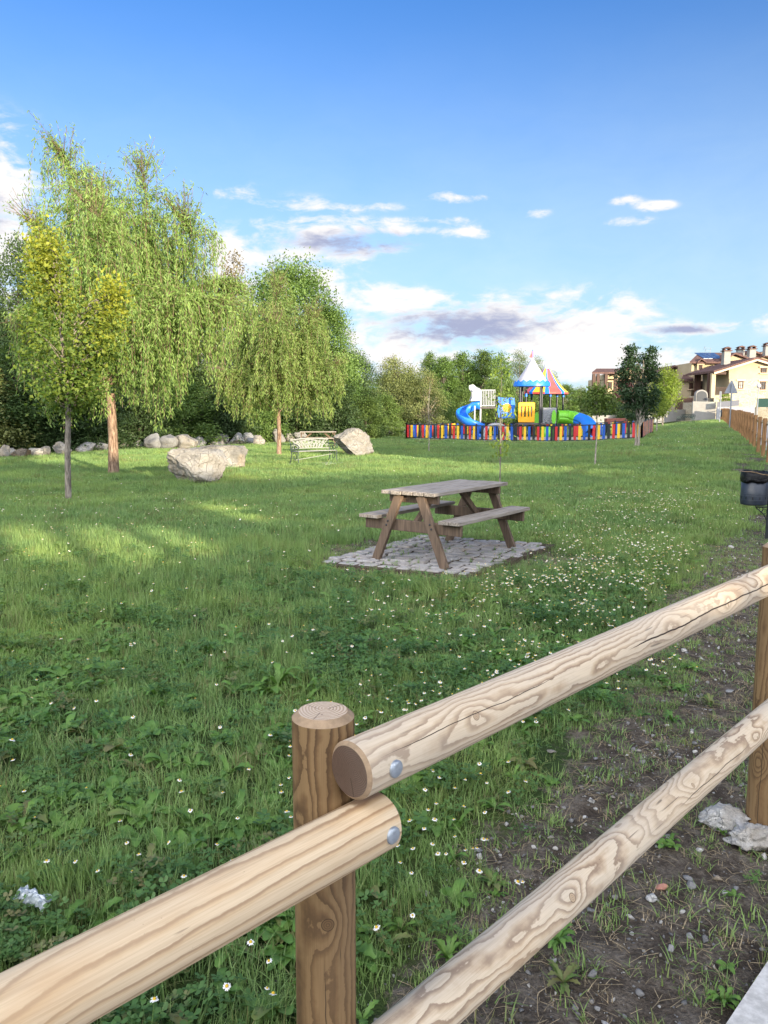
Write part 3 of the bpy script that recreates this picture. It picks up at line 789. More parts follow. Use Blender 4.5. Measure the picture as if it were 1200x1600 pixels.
# ------------------------------------------------------------------ ornate iron benches
CREAM = plain('cream_painted_iron', (0.27, 0.275, 0.255), 0.5, 0.1, 12)
DKGREEN = plain('dark_green_iron', (0.035, 0.055, 0.05), 0.45, 0.2, 12)
def arc(c, r, a0, a1, n=10, ax=(1, 0, 0), ay=(0, 0, 1)):
    c, ax, ay = Vector(c), Vector(ax), Vector(ay)
    return [c + ax * (r * math.cos(a0 + (a1 - a0) * i / n)) + ay * (r * math.sin(a0 + (a1 - a0) * i / n)) for i in range(n + 1)]
def spiral(c, r0, r1, a0, a1, n=18, ax=(0, 1, 0), ay=(0, 0, 1)):
    c, ax, ay = Vector(c), Vector(ax), Vector(ay); out = []
    for i in range(n + 1):
        t_ = i / n; r = r0 + (r1 - r0) * t_; a = a0 + (a1 - a0) * t_
        out.append(c + ax * (r * math.cos(a)) + ay * (r * math.sin(a)))
    return out
def make_iron_bench(label, loc, rz, backm, seatm, endm):
    b = thing('iron_bench', label, 'bench', loc, rz); W = 0.74
    bk = lambda x, z: Vector((x, 0.20 + (z - 0.42) * 0.26, z))       # leaning back
    mb = MB()
    top = [bk(W * (i / 12 * 2 - 1), 0.80 + 0.045 * (1 - (i / 12 * 2 - 1) ** 2)) for i in range(13)]
    bot = [bk(W * (i / 12 * 2 - 1), 0.50 + 0.02 * (1 - (i / 12 * 2 - 1) ** 2)) for i in range(13)]
    mb.tube(top, 0.020, 6); mb.tube(bot, 0.016, 6)
    rng = random.Random(2)
    # fan of petals and leaf scrolls between the two rails
    for i in range(19):
        x0 = (i - 9) * 0.047; x1 = (i - 9) * 0.080
        p = [bk(x0 + (x1 - x0) * t_ + 0.018 * math.sin(t_ * 6.3) * (1 if i % 2 else -1), 0.515 + 0.31 * t_) for t_ in [j / 7 for j in range(8)]]
        mb.tube(p, [0.008, 0.014, 0.011, 0.014, 0.012, 0.014, 0.011, 0.008], 5)
    for r_ in (0.14, 0.28, 0.44, 0.60):
        p = [bk(r_ * math.cos(a) * 1.08, 0.53 + min(0.28, r_ * 0.62) * math.sin(a)) for a in [math.pi * j / 18 for j in range(19)]]
        mb.tube(p, 0.011, 5)
    for i in range(14):
        x = (i - 6.5) * 0.105; z = 0.60 + 0.14 * ((i * 7) % 5) / 5
        mb.tube([bk(x + 0.035 * math.cos(a), z + 0.035 * math.sin(a)) for a in [2 * math.pi * j / 9 for j in range(9)]], 0.010, 5, closed=True)
    mb.build('backrest', backm, b)
    mb = MB()
    for i in range(5): mb.box((0, -0.22 + 0.098 * i, 0.425 + 0.012 * (i == 0)), (2 * W - 0.02, 0.062, 0.022), bev=0.004)
    mb.build('seat', seatm, b)
    for s in (-1, 1):
        x = s * W; mb = MB(); o = Vector((x, 0, 0))
        mb.tube([o + Vector(p) for p in ((0, -0.30, 0.0), (0, -0.27, 0.10), (0, -0.22, 0.24), (0, -0.26, 0.38), (0, -0.24, 0.44))], 0.017, 7)
        mb.tube([o + Vector(p) for p in ((0, 0.30, 0.0), (0, 0.24, 0.12), (0, 0.17, 0.28), (0, 0.20, 0.42), (0, 0.30, 0.80))], 0.017, 7)
        mb.tube([o + Vector(p) for p in ((0, -0.24, 0.415), (0, 0.20, 0.405))], 0.016, 6)
        mb.tube([o + Vector(p) for p in ((0, 0.24, 0.66), (0, 0.08, 0.69), (0, -0.12, 0.66), (0, -0.27, 0.62), (0, -0.30, 0.55), (0, -0.25, 0.52))], 0.017, 7)
        mb.tube(spiral((x, -0.11, 0.53), 0.11, 0.03, -1.0, 6.5), 0.012, 6)
        mb.tube(spiral((x, 0.10, 0.54), 0.10, 0.03, 2.2, 9.0), 0.012, 6)
        mb.tube(spiral((x, -0.03, 0.24), 0.15, 0.04, 0.6, 7.0), 0.012, 6)
        mb.tube([o + Vector(p) for p in ((0, -0.33, 0.012), (0, -0.22, 0.012))], 0.016, 6); mb.tube([o + Vector(p) for p in ((0, 0.24, 0.012), (0, 0.33, 0.012))], 0.016, 6)
        mb.build('end_frame', endm, b)
    mb = MB(); mb.tube([(-W, -0.03, 0.13), (W, 0.05, 0.30)], 0.012, 6); mb.build('tie_bar', seatm, b)
    return b
bp = (at(458, 728) + at(519, 723.5)) / 2
bench = make_iron_bench('ornate iron park bench with cream lattice back and dark scrolled ends', (bp.x, bp.y + 0.25, float(gz(bp.x, bp.y)) + 0.02), R(36), CREAM, CREAM, DKGREEN)
bench.scale = (0.92, 0.92, 0.88)
pad2 = MB(); pad2.box((0, 0, 0), (1.9, 0.85, 0.05), bev=0.01)
o = pad2.build('concrete_pad', CONCRETE); o.location = (bp.x + 0.1, bp.y + 0.15, float(gz(bp.x, bp.y)) - 0.004); o.rotation_euler = (0, 0, R(36)); tag(o, 'thin concrete pad in the grass beneath the ornate cream bench', 'paving')
p = at(1072, 664); p = PX(1071, 664, 66)
b2 = make_iron_bench('dark iron bench far up the lawn by the white boundary wall', (p.x, p.y, float(gz(p.x, p.y))), R(-62), DKGREEN, DKGREEN, DKGREEN)

# ------------------------------------------------------------------ boulders
def rock_mesh(name, size, seed, cuts=7, mat=STONE, sub=4, rough=0.05, tilt=0.0, keep=0.62, shape=None):
    rng = random.Random(seed); bm = bmesh.new(); bmesh.ops.create_icosphere(bm, subdivisions=sub, radius=1.0)
    planes = [(Vector((rng.uniform(-1, 1), rng.uniform(-1, 1), rng.uniform(-0.35, 1))).normalized(), rng.uniform(keep, 0.95)) for _ in range(cuts)]
    planes += shape or []
    off = Vector((seed * 1.7, seed * 0.9, 3.0))
    for v in bm.verts:
        c = v.co.copy()
        c += c * 0.16 * mnoise.noise(c * 1.3 + off)
        for (n_, d_) in planes:
            e = c.dot(n_) - d_
            if e > 0: c -= n_ * e * 0.94
        c += v.co * (rough * mnoise.fractal(c * 2.6 + off, 0.62, 2.1, 7))
        c -= v.co * (rough * 0.55 * max(0.0, mnoise.ridged_multi_fractal(c * 1.4 + off, 0.9, 2.0, 4, 1.0, 2.0) - 1.1))
        v.co = c
    zs = [v.co.z for v in bm.verts]; xs = [v.co.x for v in bm.verts]; ys = [v.co.y for v in bm.verts]
    cx, cy = (max(xs) + min(xs)) / 2, (max(ys) + min(ys)) / 2
    for v in bm.verts:
        v.co.x = (v.co.x - cx) * size[0] / (max(xs) - min(xs)); v.co.y = (v.co.y - cy) * size[1] / (max(ys) - min(ys))
        v.co.z = (v.co.z - min(zs)) * size[2] / (max(zs) - min(zs)) - size[2] * 0.0
    if tilt: bmesh.ops.rotate(bm, verts=bm.verts, cent=(0, 0, size[2] / 2), matrix=Matrix.Rotation(tilt, 3, 'Y'))
    for f in bm.faces: f.smooth = sub < 5
    me = bpy.data.meshes.new(name); bm.to_mesh(me); bm.free(); me.materials.append(mat)
    return me
def N_(x, y, z): return Vector((x, y, z)).normalized()
def boulder(px0, px1, pytop, pybot, label, seed, depth=0.8, rz=0.0, group=None, mat=STONE, cuts=7, shape=None, name='boulder', sink=0.14, sub=5, rough=0.05, keep=0.62):
    p = at((px0 + px1) / 2, pybot); sc_ = p.y / 1200.0
    w = (px1 - px0) * sc_; h = (pybot - pytop) * sc_ * 1.02
    dp = w * depth
    me = rock_mesh(name, (w, dp, h * (1 + sink)), seed, cuts, mat, sub, rough, 0, keep, shape)
    o = link(name, me, None, (p.x, p.y + dp * 0.45, p.z - h * sink), rz)
    return tag(o, label, 'boulder' if name == 'boulder' else 'stone', group)
boulder(250, 351, 702, 758, 'big pale angular boulder with a split underside, nearest on the lawn', 3, 0.75, 0.0, cuts=12, keep=0.80,
        rough=0.075, shape=[(N_(0.75, -0.62, 0.1), 0.66), (N_(-0.25, -0.9, 0.35), 0.60), (N_(0.05, 0, 1), 0.52), (N_(-0.8, -0.55, -0.45), 0.50), (N_(-0.9, 0.1, 0.3), 0.74), (N_(0.3, -0.5, 0.85), 0.62)])
boulder(298, 383, 697, 734, 'long smooth tan boulder just behind the big pale one', 8, 0.65, 0.0, cuts=9, keep=0.80, shape=[(N_(0, 0, 1), 0.6), (N_(0.1, -1, 0.1), 0.55), (N_(0.95, -0.2, 0.1), 0.75)], rough=0.06)
boulder(519, 584, 670, 715, 'tall grey boulder with an overhanging side beside the ornate bench', 14, 0.7, 0.0, cuts=10, keep=0.80,
        shape=[(N_(-0.85, -0.25, -0.55), 0.30), (N_(0.35, -0.9, 0.25), 0.55), (N_(-0.55, -0.3, 0.8), 0.66), (N_(0.9, -0.2, 0.25), 0.7)], rough=0.085)

# low row of edging stones along the trees
rowdef = [(2, 698, 716, 17, 0), (16, 703, 714, 12, 0), (29, 703, 715, 29, 1), (53, 703, 714, 23, 0), (67, 700, 713, 17, 0), (93, 693, 711, 30, 0), (129, 694, 708, 28, 2), (154, 694, 706, 23, 2), (186, 687, 701, 22, 0),
          (216, 691, 701, 19, 2), (236, 680, 702, 29, 2), (261, 682, 702, 30, 2), (287, 682, 702, 36, 0), (309, 684, 699, 20, 2), (330, 684, 698, 36, 2), (347, 680, 697, 17, 2), (367, 679, 697, 27, 2), (388, 679, 696, 19, 2), (404, 683, 697, 16, 0),
          (434, 673, 693, 20, 0), (452, 680, 692, 15, 0), (470, 678, 692, 22, 0), (500, 667, 690, 24, 0), (520, 671, 689, 17, 0), (541, 672, 687, 20, 0), (574, 668, 684, 22, 2), (589, 666, 681, 18, 2), (604, 667, 681, 16, 2), (617, 669, 680, 14, 2), (630, 670, 680, 13, 2), (642, 671, 680, 12, 2)]
look = {0: 'warm tan', 1: 'low dark brown', 2: 'grey'}
BROWN_STONE = stone_mat('brown_stone', [(0.07, 0.05, 0.04), (0.16, 0.11, 0.075), (0.30, 0.23, 0.16), (0.2, 0.14, 0.1)])
where = ['at the far left edge of the row', 'small, second from the left end of the row', 'flat slab near the left end of the row', 'rounded, between the flat brown slab and a leaning stone', 'leaning, just left of the large humped stone',
         'large and humped, just left of the young maple trunk', 'flat topped, just right of the young maple trunk', 'small and rounded, between maple and willow trunks', 'pointed, right behind the willow trunk',
         'small and low, under the dark post bin', 'dark cleft block right of the post bin', 'speckled leaning block, third right of the willow trunk', 'broad block, just above the big pale boulder', 'small one above the big pale boulder',
         'long low block above the smooth tan boulder', 'small upright one above the smooth tan boulder', 'pale wide block just right of the smooth tan boulder', 'small block midway between the smooth boulder and the second willow', 'small rounded, just left of the second willow trunk',
         'upright, right behind the second willow trunk', 'small, right of the second willow trunk', 'low, above the left end of the ornate bench', 'tall rounded, behind the far picnic table', 'rounded, at the right end of the far picnic table', 'low, left of the overhanging boulder',
         'pale blueish, just right of the overhanging boulder', 'upright block, second right of the overhanging boulder', 'squarish, third right of the overhanging boulder', 'small, midway to the coloured fence', 'small, next to the coloured fence corner', 'small, behind the coloured fence corner']
for i, (cx, yt, yb, w, m_) in enumerate(rowdef):
    boulder(cx - w / 2 - 1.5, cx + w / 2 + 1.5, yt - 2.5, yb, f'{look[m_]} edging stone {where[i]}', 40 + i, 0.8, 0.0, 'row of edging stones under the trees', (STONE, BROWN_STONE, STONE_GREY)[m_], cuts=10, name='edging_stone', sub=4, rough=0.07, keep=0.45)

# ------------------------------------------------------------------ trees and shrubs
def leaves_np(P, D, Nn, L, W, fold=0.0):
    """kite-shaped leaves: P base points, D directions, Nn face normals"""
    P, D, Nn = (np.asarray(a, float) for a in (P, D, Nn))
    D = D / np.linalg.norm(D, axis=1, keepdims=True)
    Sd = np.cross(D, Nn); Sd /= np.maximum(np.linalg.norm(Sd, axis=1, keepdims=True), 1e-6)
    Up = np.cross(Sd, D)
    L = np.broadcast_to(L, (len(P),))[:, None]; W = np.broadcast_to(W, (len(P),))[:, None]
    a = P; b = P + D * L * 0.42 + Sd * W * 0.5 + Up * W * fold; c = P + D * L; d = P + D * L * 0.42 - Sd * W * 0.5 + Up * W * fold
    V = np.stack([a, b, c, d], 1).reshape(-1, 3)
    F = np.arange(len(V)).reshape(-1, 4)
    return V, F
def rnd_dirs(rng, n):
    v = rng.normal(size=(n, 3)); return v / np.linalg.norm(v, axis=1, keepdims=True)
def limb(mb, p0, p1, r0, r1, rng, sag=0.0, n=6, seg=6, wob=0.05, mid=None):
    p0, p1 = Vector(p0), Vector(p1); L = (p1 - p0).length
    m = mid if mid is not None else (p0 + p1) / 2 + Vector((rng.normal() * wob * L, rng.normal() * wob * L, (0.16 - sag) * L))
    path = []; rad = []
    for i in range(seg + 1):
        t = i / seg
        path.append(p0 * (1 - t) ** 2 + m * 2 * t * (1 - t) + p1 * t * t); rad.append(r0 * (1 - t) + r1 * t)
    mb.tube(path, rad, n, caps=False)
    return path

def broadleaf(name, seed, H, th, Rx, nclump, nleaf, leaf, lmat, bmat, prof='oval', trunk_r=None, crown_up=0.0, clump_r=0.2, limbs=0.5, multi=1, wl=0.55, droop=0.3, lean=0.0, inner=0.5, ntint=0.5, twin=0.0):
    """returns (trunk mesh, crown mesh): a crown of leaf clumps carried on limbs"""
    rng = np.random.default_rng(seed); ch = H - th; trunk_r = trunk_r or H * 0.016
    def env(t):
        if prof == 'oval': return (np.sin(np.pi * np.clip(t, 0, 1) ** 0.75) ** 0.6)
        if prof == 'cone': return np.clip(1 - t, 0, 1) ** 0.7 * np.clip(t * 6, 0, 1)
        if prof == 'column': return np.clip(np.minimum(t * 5, (1 - t) * 2.6), 0, 1) ** 0.6
        if prof == 'dome': return np.sqrt(np.clip(1 - t * t, 0, 1))
        return np.ones_like(t)
    C = []; k = 0
    while len(C) < nclump and k < nclump * 30:
        k += 1
        t = rng.random(); a = rng.random() * 2 * np.pi
        lump = 0.78 + 0.34 * mnoise.noise(Vector((math.cos(a) * 1.5 + seed, math.sin(a) * 1.5, t * 3.2)))
        e = float(env(np.array(t))) * lump
        if rng.random() > e + 0.15: continue
        f = (inner + (1 - inner) * rng.random() ** 0.6)
        C.append((math.cos(a) * Rx * e * f + lean * t * H * 0.1 + (twin * Rx * (1 if len(C) % 2 else -1) * (0.5 + t * 0.5)), math.sin(a) * Rx * e * f, th + t * ch))
    C = np.array(C)
    cr = clump_r * Rx * rng.uniform(0.6, 1.35, len(C))
    tb = rng.random(len(C)) * ntint
    nl = np.maximum(4, (nleaf * (cr / cr.mean()) ** 2)).astype(int)
    idx = np.repeat(np.arange(len(C)), nl); n = len(idx)
    off = rng.normal(size=(n, 3)) * 0.55; off[:, 2] *= 0.75
    ol = np.linalg.norm(off, axis=1, keepdims=True); off = off / np.maximum(ol, 1e-6) * np.minimum(ol, 1.25)
    P = C[idx] + off * cr[idx][:, None]
    out = P - np.array([0, 0, th + ch * 0.4]); out /= np.maximum(np.linalg.norm(out, axis=1, keepdims=True), 1e-6)
    D = out * 0.6 + rnd_dirs(rng, n) * 0.9 + np.array([0, 0, -droop])
    Nn = rnd_dirs(rng, n) * 0.8 + np.array([0, 0, 0.7]) + out * 0.5
    V, F = leaves_np(P, D, Nn, leaf * rng.uniform(0.65, 1.25, n), leaf * wl * rng.uniform(0.7, 1.2, n))
    tint = np.clip(tb[idx] + rng.random(n) * (1 - ntint), 0, 1)
    crown = mesh_np(name + '_crown', V, F, lmat, np.repeat(tint, 4))
    mb = MB(); tops = []
    for q in range(multi):
        a = 2 * np.pi * q / max(1, multi) + seed
        s = 0.0 if multi == 1 else 1.0
        bx = (math.cos(a) * 0.06 * s, math.sin(a) * 0.06 * s)
        tip = Vector((math.cos(a) * Rx * 0.35 * s + lean * H * 0.08, math.sin(a) * Rx * 0.35 * s, th + ch * (0.86 - 0.08 * q)))
        path = []; rad = []
        for i in range(13):
            t = i / 12
            w = 0.012 * H * math.sin(t * 7 + seed + q)
            path.append(Vector((bx[0] + (tip.x - bx[0]) * t ** 1.4 + w * t, bx[1] + (tip.y - bx[1]) * t ** 1.4 + w * 0.6 * t, -0.1 + (tip.z + 0.1) * t)))
            rad.append(trunk_r / (multi ** 0.5) * ((1.35 if i == 0 else 1.05 if i == 1 else 1.0) * (1 - 0.86 * t)))
        mb.tube(path, rad, 9); tops.append(path)
    order = rng.permutation(len(C))[:int(len(C) * limbs)]
    for i in order:
        c = Vector(C[i]); path = tops[int(rng.integers(multi))]
        zt = max(th * 0.85, c.z - 0.5 * ch * rng.uniform(0.25, 0.6)); tt = min(max((zt + 0.1) / (path[-1].z + 0.1), 0.05), 0.97)
        b = path[int(tt * 12)]
        limb(mb, b, c, trunk_r * (1 - 0.86 * tt) * 0.45, trunk_r * 0.05, rng, n=5, seg=5)
    tr = mb.build(name + '_trunk', bmat); tm = tr.data; bpy.data.objects.remove(tr)
    return tm, crown

def place(kind, meshes, loc, sc, rz, label, cat='tree', group=None, parts=('trunk', 'crown')):
    t = thing(kind, label, cat, loc, rz, group); t.scale = sc if hasattr(sc, '__len__') else (sc, sc, sc)
    for nme, me in zip(parts, meshes): link(nme, me, t)
    return t

# --- weeping willows
def willow(name, seed, H, leaders, nstr, lmat, bmat, trunk_r, fork, leafL=0.115, leafW=0.027, minz=1.1, density=1.0, lush=1.0, hangk=1.0):
    """leaders: list of lists of (x, y, z) control points; strands hang from their side shoots"""
    rng = np.random.default_rng(seed); mb = MB(); P, D, Nn, T, Ls = [], [], [], [], []
    mb.tube([(0, 0, -0.1), (0.0, 0, 0.1), (0.02, 0.0, fork * 0.5), (0.0, 0.02, fork)], [trunk_r * 1.4, trunk_r * 1.1, trunk_r * 0.92, trunk_r * 0.85], 12, caps=False)
    shoots = []
    for li, pts in enumerate(leaders):
        pts = [Vector(p) for p in pts]; path = []
        m = 22
        for i in range(m + 1):                                           # Catmull-Rom through the control points
            t = i / m * (len(pts) - 1); a = min(int(t), len(pts) - 2); f = t - a
            p0, p1, p2, p3 = pts[max(a - 1, 0)], pts[a], pts[a + 1], pts[min(a + 2, len(pts) - 1)]
            path.append(0.5 * ((2 * p1) + (p2 - p0) * f + (2 * p0 - 5 * p1 + 4 * p2 - p3) * f * f + (3 * p1 - p0 - 3 * p2 + p3) * f ** 3))
        r0 = trunk_r * (0.55 if li < 2 else 0.40)
        mb.tube(path, [r0 * (1 - i / m) ** 1.5 + 0.004 for i in range(m + 1)], 7, caps=False)
        shoots.append(path)
    per = int(nstr / len(leaders))
    for path in shoots:
        m = len(path) - 1; mz = path[-1].z
        for q in range(per):
            t = 0.16 + 0.78 * rng.random() ** 0.85 if rng.random() > 0.12 else rng.uniform(0.80, 1.0); i = min(int(t * m), m - 1); f = t * m - i
            b = path[i].lerp(path[i + 1], f)
            tang = (path[i + 1] - path[i]).normalized()
            a = rng.random() * 2 * np.pi
            out = Vector((math.cos(a), math.sin(a), 0)); up = max(0.0, t - 0.72) * 3.0
            reach = rng.uniform(0.2, 1.35) * (1.15 - 0.75 * t) * lush * (0.55 if path[-1].x < -1.2 else 1.0)
            top = t > 0.82 and rng.random() < 0.8
            dirv = (out * (0.8 if not top else 0.75) + tang * (0.5 + up)).normalized()
            # shoot out and then hang
            hang = 0.0 if top else rng.uniform(0.25, 1.0) * min(b.z - minz, 2.1 * hangk * (0.4 + 0.6 * rng.random()))
            if hang < 0: hang = 0.1
            n1, n2 = 5, max(2, int(hang / 0.13)); pts = [b]
            d = Vector(dirv); stp = (reach if not top else rng.uniform(0.35, 0.95)) / n1
            for _ in range(n1):
                d = (d + Vector((0, 0, -0.10 if not top else 0.05)) + Vector(rng.normal(size=3)) * 0.10).normalized(); pts.append(pts[-1] + d * stp)
            stp = hang / n2; sway = Vector(rng.normal(size=3)) * 0.10; sway.z = 0
            for _ in range(n2):
                d = (d * 0.55 + Vector((0, 0, -0.75)) + sway * 0.6 + Vector(rng.normal(size=3)) * 0.10).normalized(); pts.append(pts[-1] + d * stp)
            mb.tube(pts[::2] + ([pts[-1]] if len(pts) % 2 == 0 else []), 0.0045, 3, caps=False)
            tot = reach + hang; nlv = int(tot / (0.022 if not top else 0.045) * density)
            seg = rng.random(nlv) ** 0.85 * (len(pts) - 1); ii = np.minimum(seg.astype(int), len(pts) - 2); ff = seg - ii
            A = np.array(pts); base = A[ii] * (1 - ff)[:, None] + A[ii + 1] * ff[:, None]; tg = A[ii + 1] - A[ii]
            tg /= np.maximum(np.linalg.norm(tg, axis=1, keepdims=True), 1e-6)
            dd = tg * 0.55 + rnd_dirs(rng, nlv) * 0.62 + np.array([0, 0, -0.35 if not top else 0.1])
            P.append(base + rng.normal(size=(nlv, 3)) * 0.045); D.append(dd); Nn.append(rnd_dirs(rng, nlv) + np.array([0, 0, 0.4]))
            T.append(np.clip(rng.random() * 0.45 + rng.random(nlv) * 0.55, 0, 1)); Ls.append(rng.uniform(0.65, 1.2, nlv))
    P, D, Nn, T, Ls = np.concatenate(P), np.concatenate(D), np.concatenate(Nn), np.concatenate(T), np.concatenate(Ls)
    V, F = leaves_np(P, D, Nn, leafL * Ls, leafW * Ls)
    crown = mesh_np(name + '_crown', V, F, lmat, np.repeat(T, 4))
    tr = mb.build(name + '_trunk', bmat); tm = tr.data; bpy.data.objects.remove(tr)
    return tm, crown

wp = at(178, 742)
# leaders in metres from the trunk foot, x to the right, z up
LW = [[(0, 0, 2.0), (-0.35, 0.1, 3.6), (-0.75, 0.0, 5.6), (-1.05, 0.1, 7.6), (-1.08, 0.1, 8.75)],
      [(0, 0, 2.0), (0.35, 0.0, 3.4), (0.80, -0.1, 5.2), (1.10, -0.1, 7.0), (1.12, 0.0, 8.2)],
      [(0.0, 0, 2.1), (0.7, 0.2, 3.6), (1.5, 0.2, 5.0), (2.15, 0.1, 6.2), (2.42, 0.1, 6.95)],
      [(0, 0, 2.2), (-0.7, 0.3, 3.8), (-1.3, 0.3, 5.2), (-1.8, 0.2, 6.3), (-2.25, 0.1, 6.75)],
      [(0, 0, 2.0), (0.9, -0.5, 3.2), (1.8, -0.8, 4.1), (2.6, -0.8, 4.6), (3.1, -0.7, 4.5)],
      [(0, 0, 2.1), (0.3, 0.8, 3.6), (0.6, 1.5, 5.0), (0.7, 1.9, 6.2), (0.6, 2.0, 6.9)],
      [(0, 0, 2.1), (0.1, -0.8, 3.6), (0.2, -1.4, 5.0), (0.35, -1.6, 6.0), (0.4, -1.7, 6.8)],
      [(0, 0, 2.0), (-0.8, -0.4, 3.0), (-1.5, -0.6, 3.9), (-2.0, -0.6, 4.3), (-2.3, -0.5, 4.2)],
      [(0, 0, 2.1), (1.0, 0.5, 3.4), (1.9, 0.9, 4.8), (2.6, 1.0, 5.4), (3.0, 1.0, 5.3)],
      [(0, 0, 2.2), (0.4, 0.2, 4.2), (0.15, 0.2, 6.2), (-0.05, 0.1, 7.0), (-0.1, 0.1, 7.5)]]
LW = [[((x * 0.86 if x > 0 else x * 0.84) + (0.10 if z > 3 else 0) + 0.16 * math.sin(z * 2.3 + x * 3), y + 0.16 * math.cos(z * 1.9 + x), 2 + (z - 2) * 0.885) for (x, y, z) in L] for L in LW]
w1m = willow('tall_willow', 21, 8.6, LW, 2700, LEAF['willow'], BARK['willow'], 0.125, 2.05, minz=0.85, hangk=1.0, lush=1.08)
place('willow', w1m, wp, 1.0, 0.0, 'tall weeping willow with reddish trunk and wispy upright tops', 'willow tree')
wp2 = at(436, 712)
LW2 = [[(0, 0, 1.8), (-0.2, 0, 3.2), (-0.1, 0.1, 4.8), (0.05, 0.0, 6.3)],
       [(0, 0, 1.8), (0.6, 0.1, 3.0), (1.0, 0.1, 4.2), (1.25, 0.1, 5.2)],
       [(0, 0, 1.8), (-0.7, 0.1, 2.8), (-1.1, 0.1, 4.0), (-1.15, 0.1, 5.1)],
       [(0, 0, 1.6), (0.9, -0.3, 2.4), (1.5, -0.4, 3.1), (2.0, -0.4, 3.3)],
       [(0, 0, 1.6), (-0.9, -0.3, 2.4), (-1.5, -0.3, 3.0), (-1.95, -0.3, 3.1)],
       [(0, 0, 1.7), (0.1, -0.8, 2.9), (0.1, -1.2, 4.0), (0.0, -1.3, 4.8)],
       [(0, 0, 1.7), (0.0, 0.8, 2.9), (0.2, 1.2, 4.0), (0.3, 1.3, 4.9)]]
w2m = willow('small_willow', 22, 6.2, LW2, 1900, LEAF['willow'], BARK['willow'], 0.085, 1.6, leafL=0.125, leafW=0.032, minz=0.5, lush=1.08, hangk=0.62)
place('willow', w2m, wp2, 1.0, 0.0, 'smaller weeping willow with rounded crown standing left of the ornate bench', 'willow tree')

# --- young maple with yellowing tips: two narrow leaders
def maple():
    rng = np.random.default_rng(5); mb = MB()
    mb.tube([(0, 0, -0.1), (0, 0, 0.05), (0.03, 0, 0.9), (0.09, 0, 1.75), (0.05, 0, 2.6), (-0.02, 0.02, 3.6), (-0.06, 0, 4.55)], [0.075, 0.058, 0.052, 0.047, 0.034, 0.020, 0.006], 10, caps=False)
    C = []
    def clump(x, y, z, r, n, yel): C.append((x, y, z, r, n, yel))
    for i in range(120):
        t = rng.random(); z = 1.75 + t * 2.95; w = 0.50 * np.sin(np.pi * min(1, (t * 0.9 + 0.16))) ** 0.8 * (1.0 if t < 0.55 else 0.72)
        a = rng.random() * 6.28; f = rng.random() ** 0.5
        clump(-0.02 - 0.16 * t + math.cos(a) * w * f, math.sin(a) * w * f, z, 0.20, 40, np.clip((t - 0.45) * 1.3 + rng.normal() * 0.2, 0, 0.9))
    for i in range(95):                                                   # the right-hand lobe
        t = rng.random(); z = 1.75 + t * 2.05; w = 0.34 * np.sin(np.pi * min(1, t * 0.85 + 0.18)); a = rng.random() * 6.28; f = rng.random() ** 0.5
        cx = 0.25 + 0.75 * t
        clump(cx + math.cos(a) * w * f, math.sin(a) * w * f, z, 0.18, 38, np.clip((t - 0.45) * 1.3 + rng.normal() * 0.2, 0, 0.9))
    P, D, Nn, T = [], [], [], []
    for (x, y, z, r, n, ye) in C:
        o = rng.normal(size=(n, 3)) * r * 0.85
        P.append(np.array([x, y, z]) + o); D.append(rnd_dirs(rng, n) + np.array([np.sign(x) * 0.4, 0, -0.25])); Nn.append(rnd_dirs(rng, n) * 0.7 + np.array([0, 0, 0.9]))
        T.append(np.clip(ye * 0.75 + rng.random(n) * 0.30, 0, 1))
        if rng.random() < 0.4: limb(mb, (0.05 if x < 0.25 else 0.08 + 0.2 * (z - 1.7) * 0.5, 0, max(1.6, z - 0.45)), (x, y, z), 0.013, 0.004, rng, n=4, seg=4)
    mb.tube([(0.08, 0, 1.70), (0.30, 0.02, 2.1), (0.62, 0.03, 2.9), (0.92, 0.02, 3.7)], [0.022, 0.018, 0.011, 0.004], 7, caps=False)
    P, D, Nn, T = map(np.concatenate, (P, D, Nn, T)); n = len(P)
    V, F = leaves_np(P, D, Nn, 0.078 * rng.uniform(0.5, 1.3, n), 0.064 * rng.uniform(0.7, 1.2, n), 0.12)
    cr = mesh_np('maple_crown', V, F, LEAF['maple'], np.repeat(T, 4))
    tr = mb.build('maple_trunk', BARK['grey']); tm = tr.data; bpy.data.objects.remove(tr); return tm, cr
place('maple', maple(), at(107, 782), 1.0, 0.0, 'slender young maple with grey trunk and yellowing leaf tips at the left', 'maple tree')

# --- kinds for the wood behind
K_big = broadleaf('big_tree', 1, 10.0, 1.6, 3.4, 150, 150, 0.19, LEAF['green'], BARK['dark'], 'oval', clump_r=0.24, inner=0.55)
K_big2 = broadleaf('round_tree', 2, 10.0, 1.2, 3.9, 150, 150, 0.20, LEAF['green'], BARK['dark'], 'oval', clump_r=0.22, inner=0.5, lean=0.4)
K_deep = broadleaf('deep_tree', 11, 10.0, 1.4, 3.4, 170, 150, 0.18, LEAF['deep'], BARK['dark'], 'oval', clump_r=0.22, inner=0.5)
K_oak = broadleaf('round_top_tree', 12, 10.0, 1.4, 3.4, 150, 240, 0.17, LEAF['green'], BARK['dark'], 'oval', clump_r=0.25, inner=0.55, ntint=0.7)
K_loose = broadleaf('loose_tree', 3, 10.0, 1.5, 3.0, 120, 80, 0.19, LEAF['pale'], BARK['grey'], 'oval', clump_r=0.20, limbs=0.8, inner=0.35)
K_shrub = broadleaf('bushy_tree', 4, 6.0, 0.25, 3.0, 140, 120, 0.17, LEAF['olive'], BARK['dark'], 'dome', clump_r=0.20, inner=0.45, limbs=0.35)
K_dark = broadleaf('dark_shrub', 5, 4.0, 0.0, 2.3, 110, 140, 0.17, LEAF['dark'], BARK['dark'], 'dome', clump_r=0.26, inner=0.4, limbs=0.2)
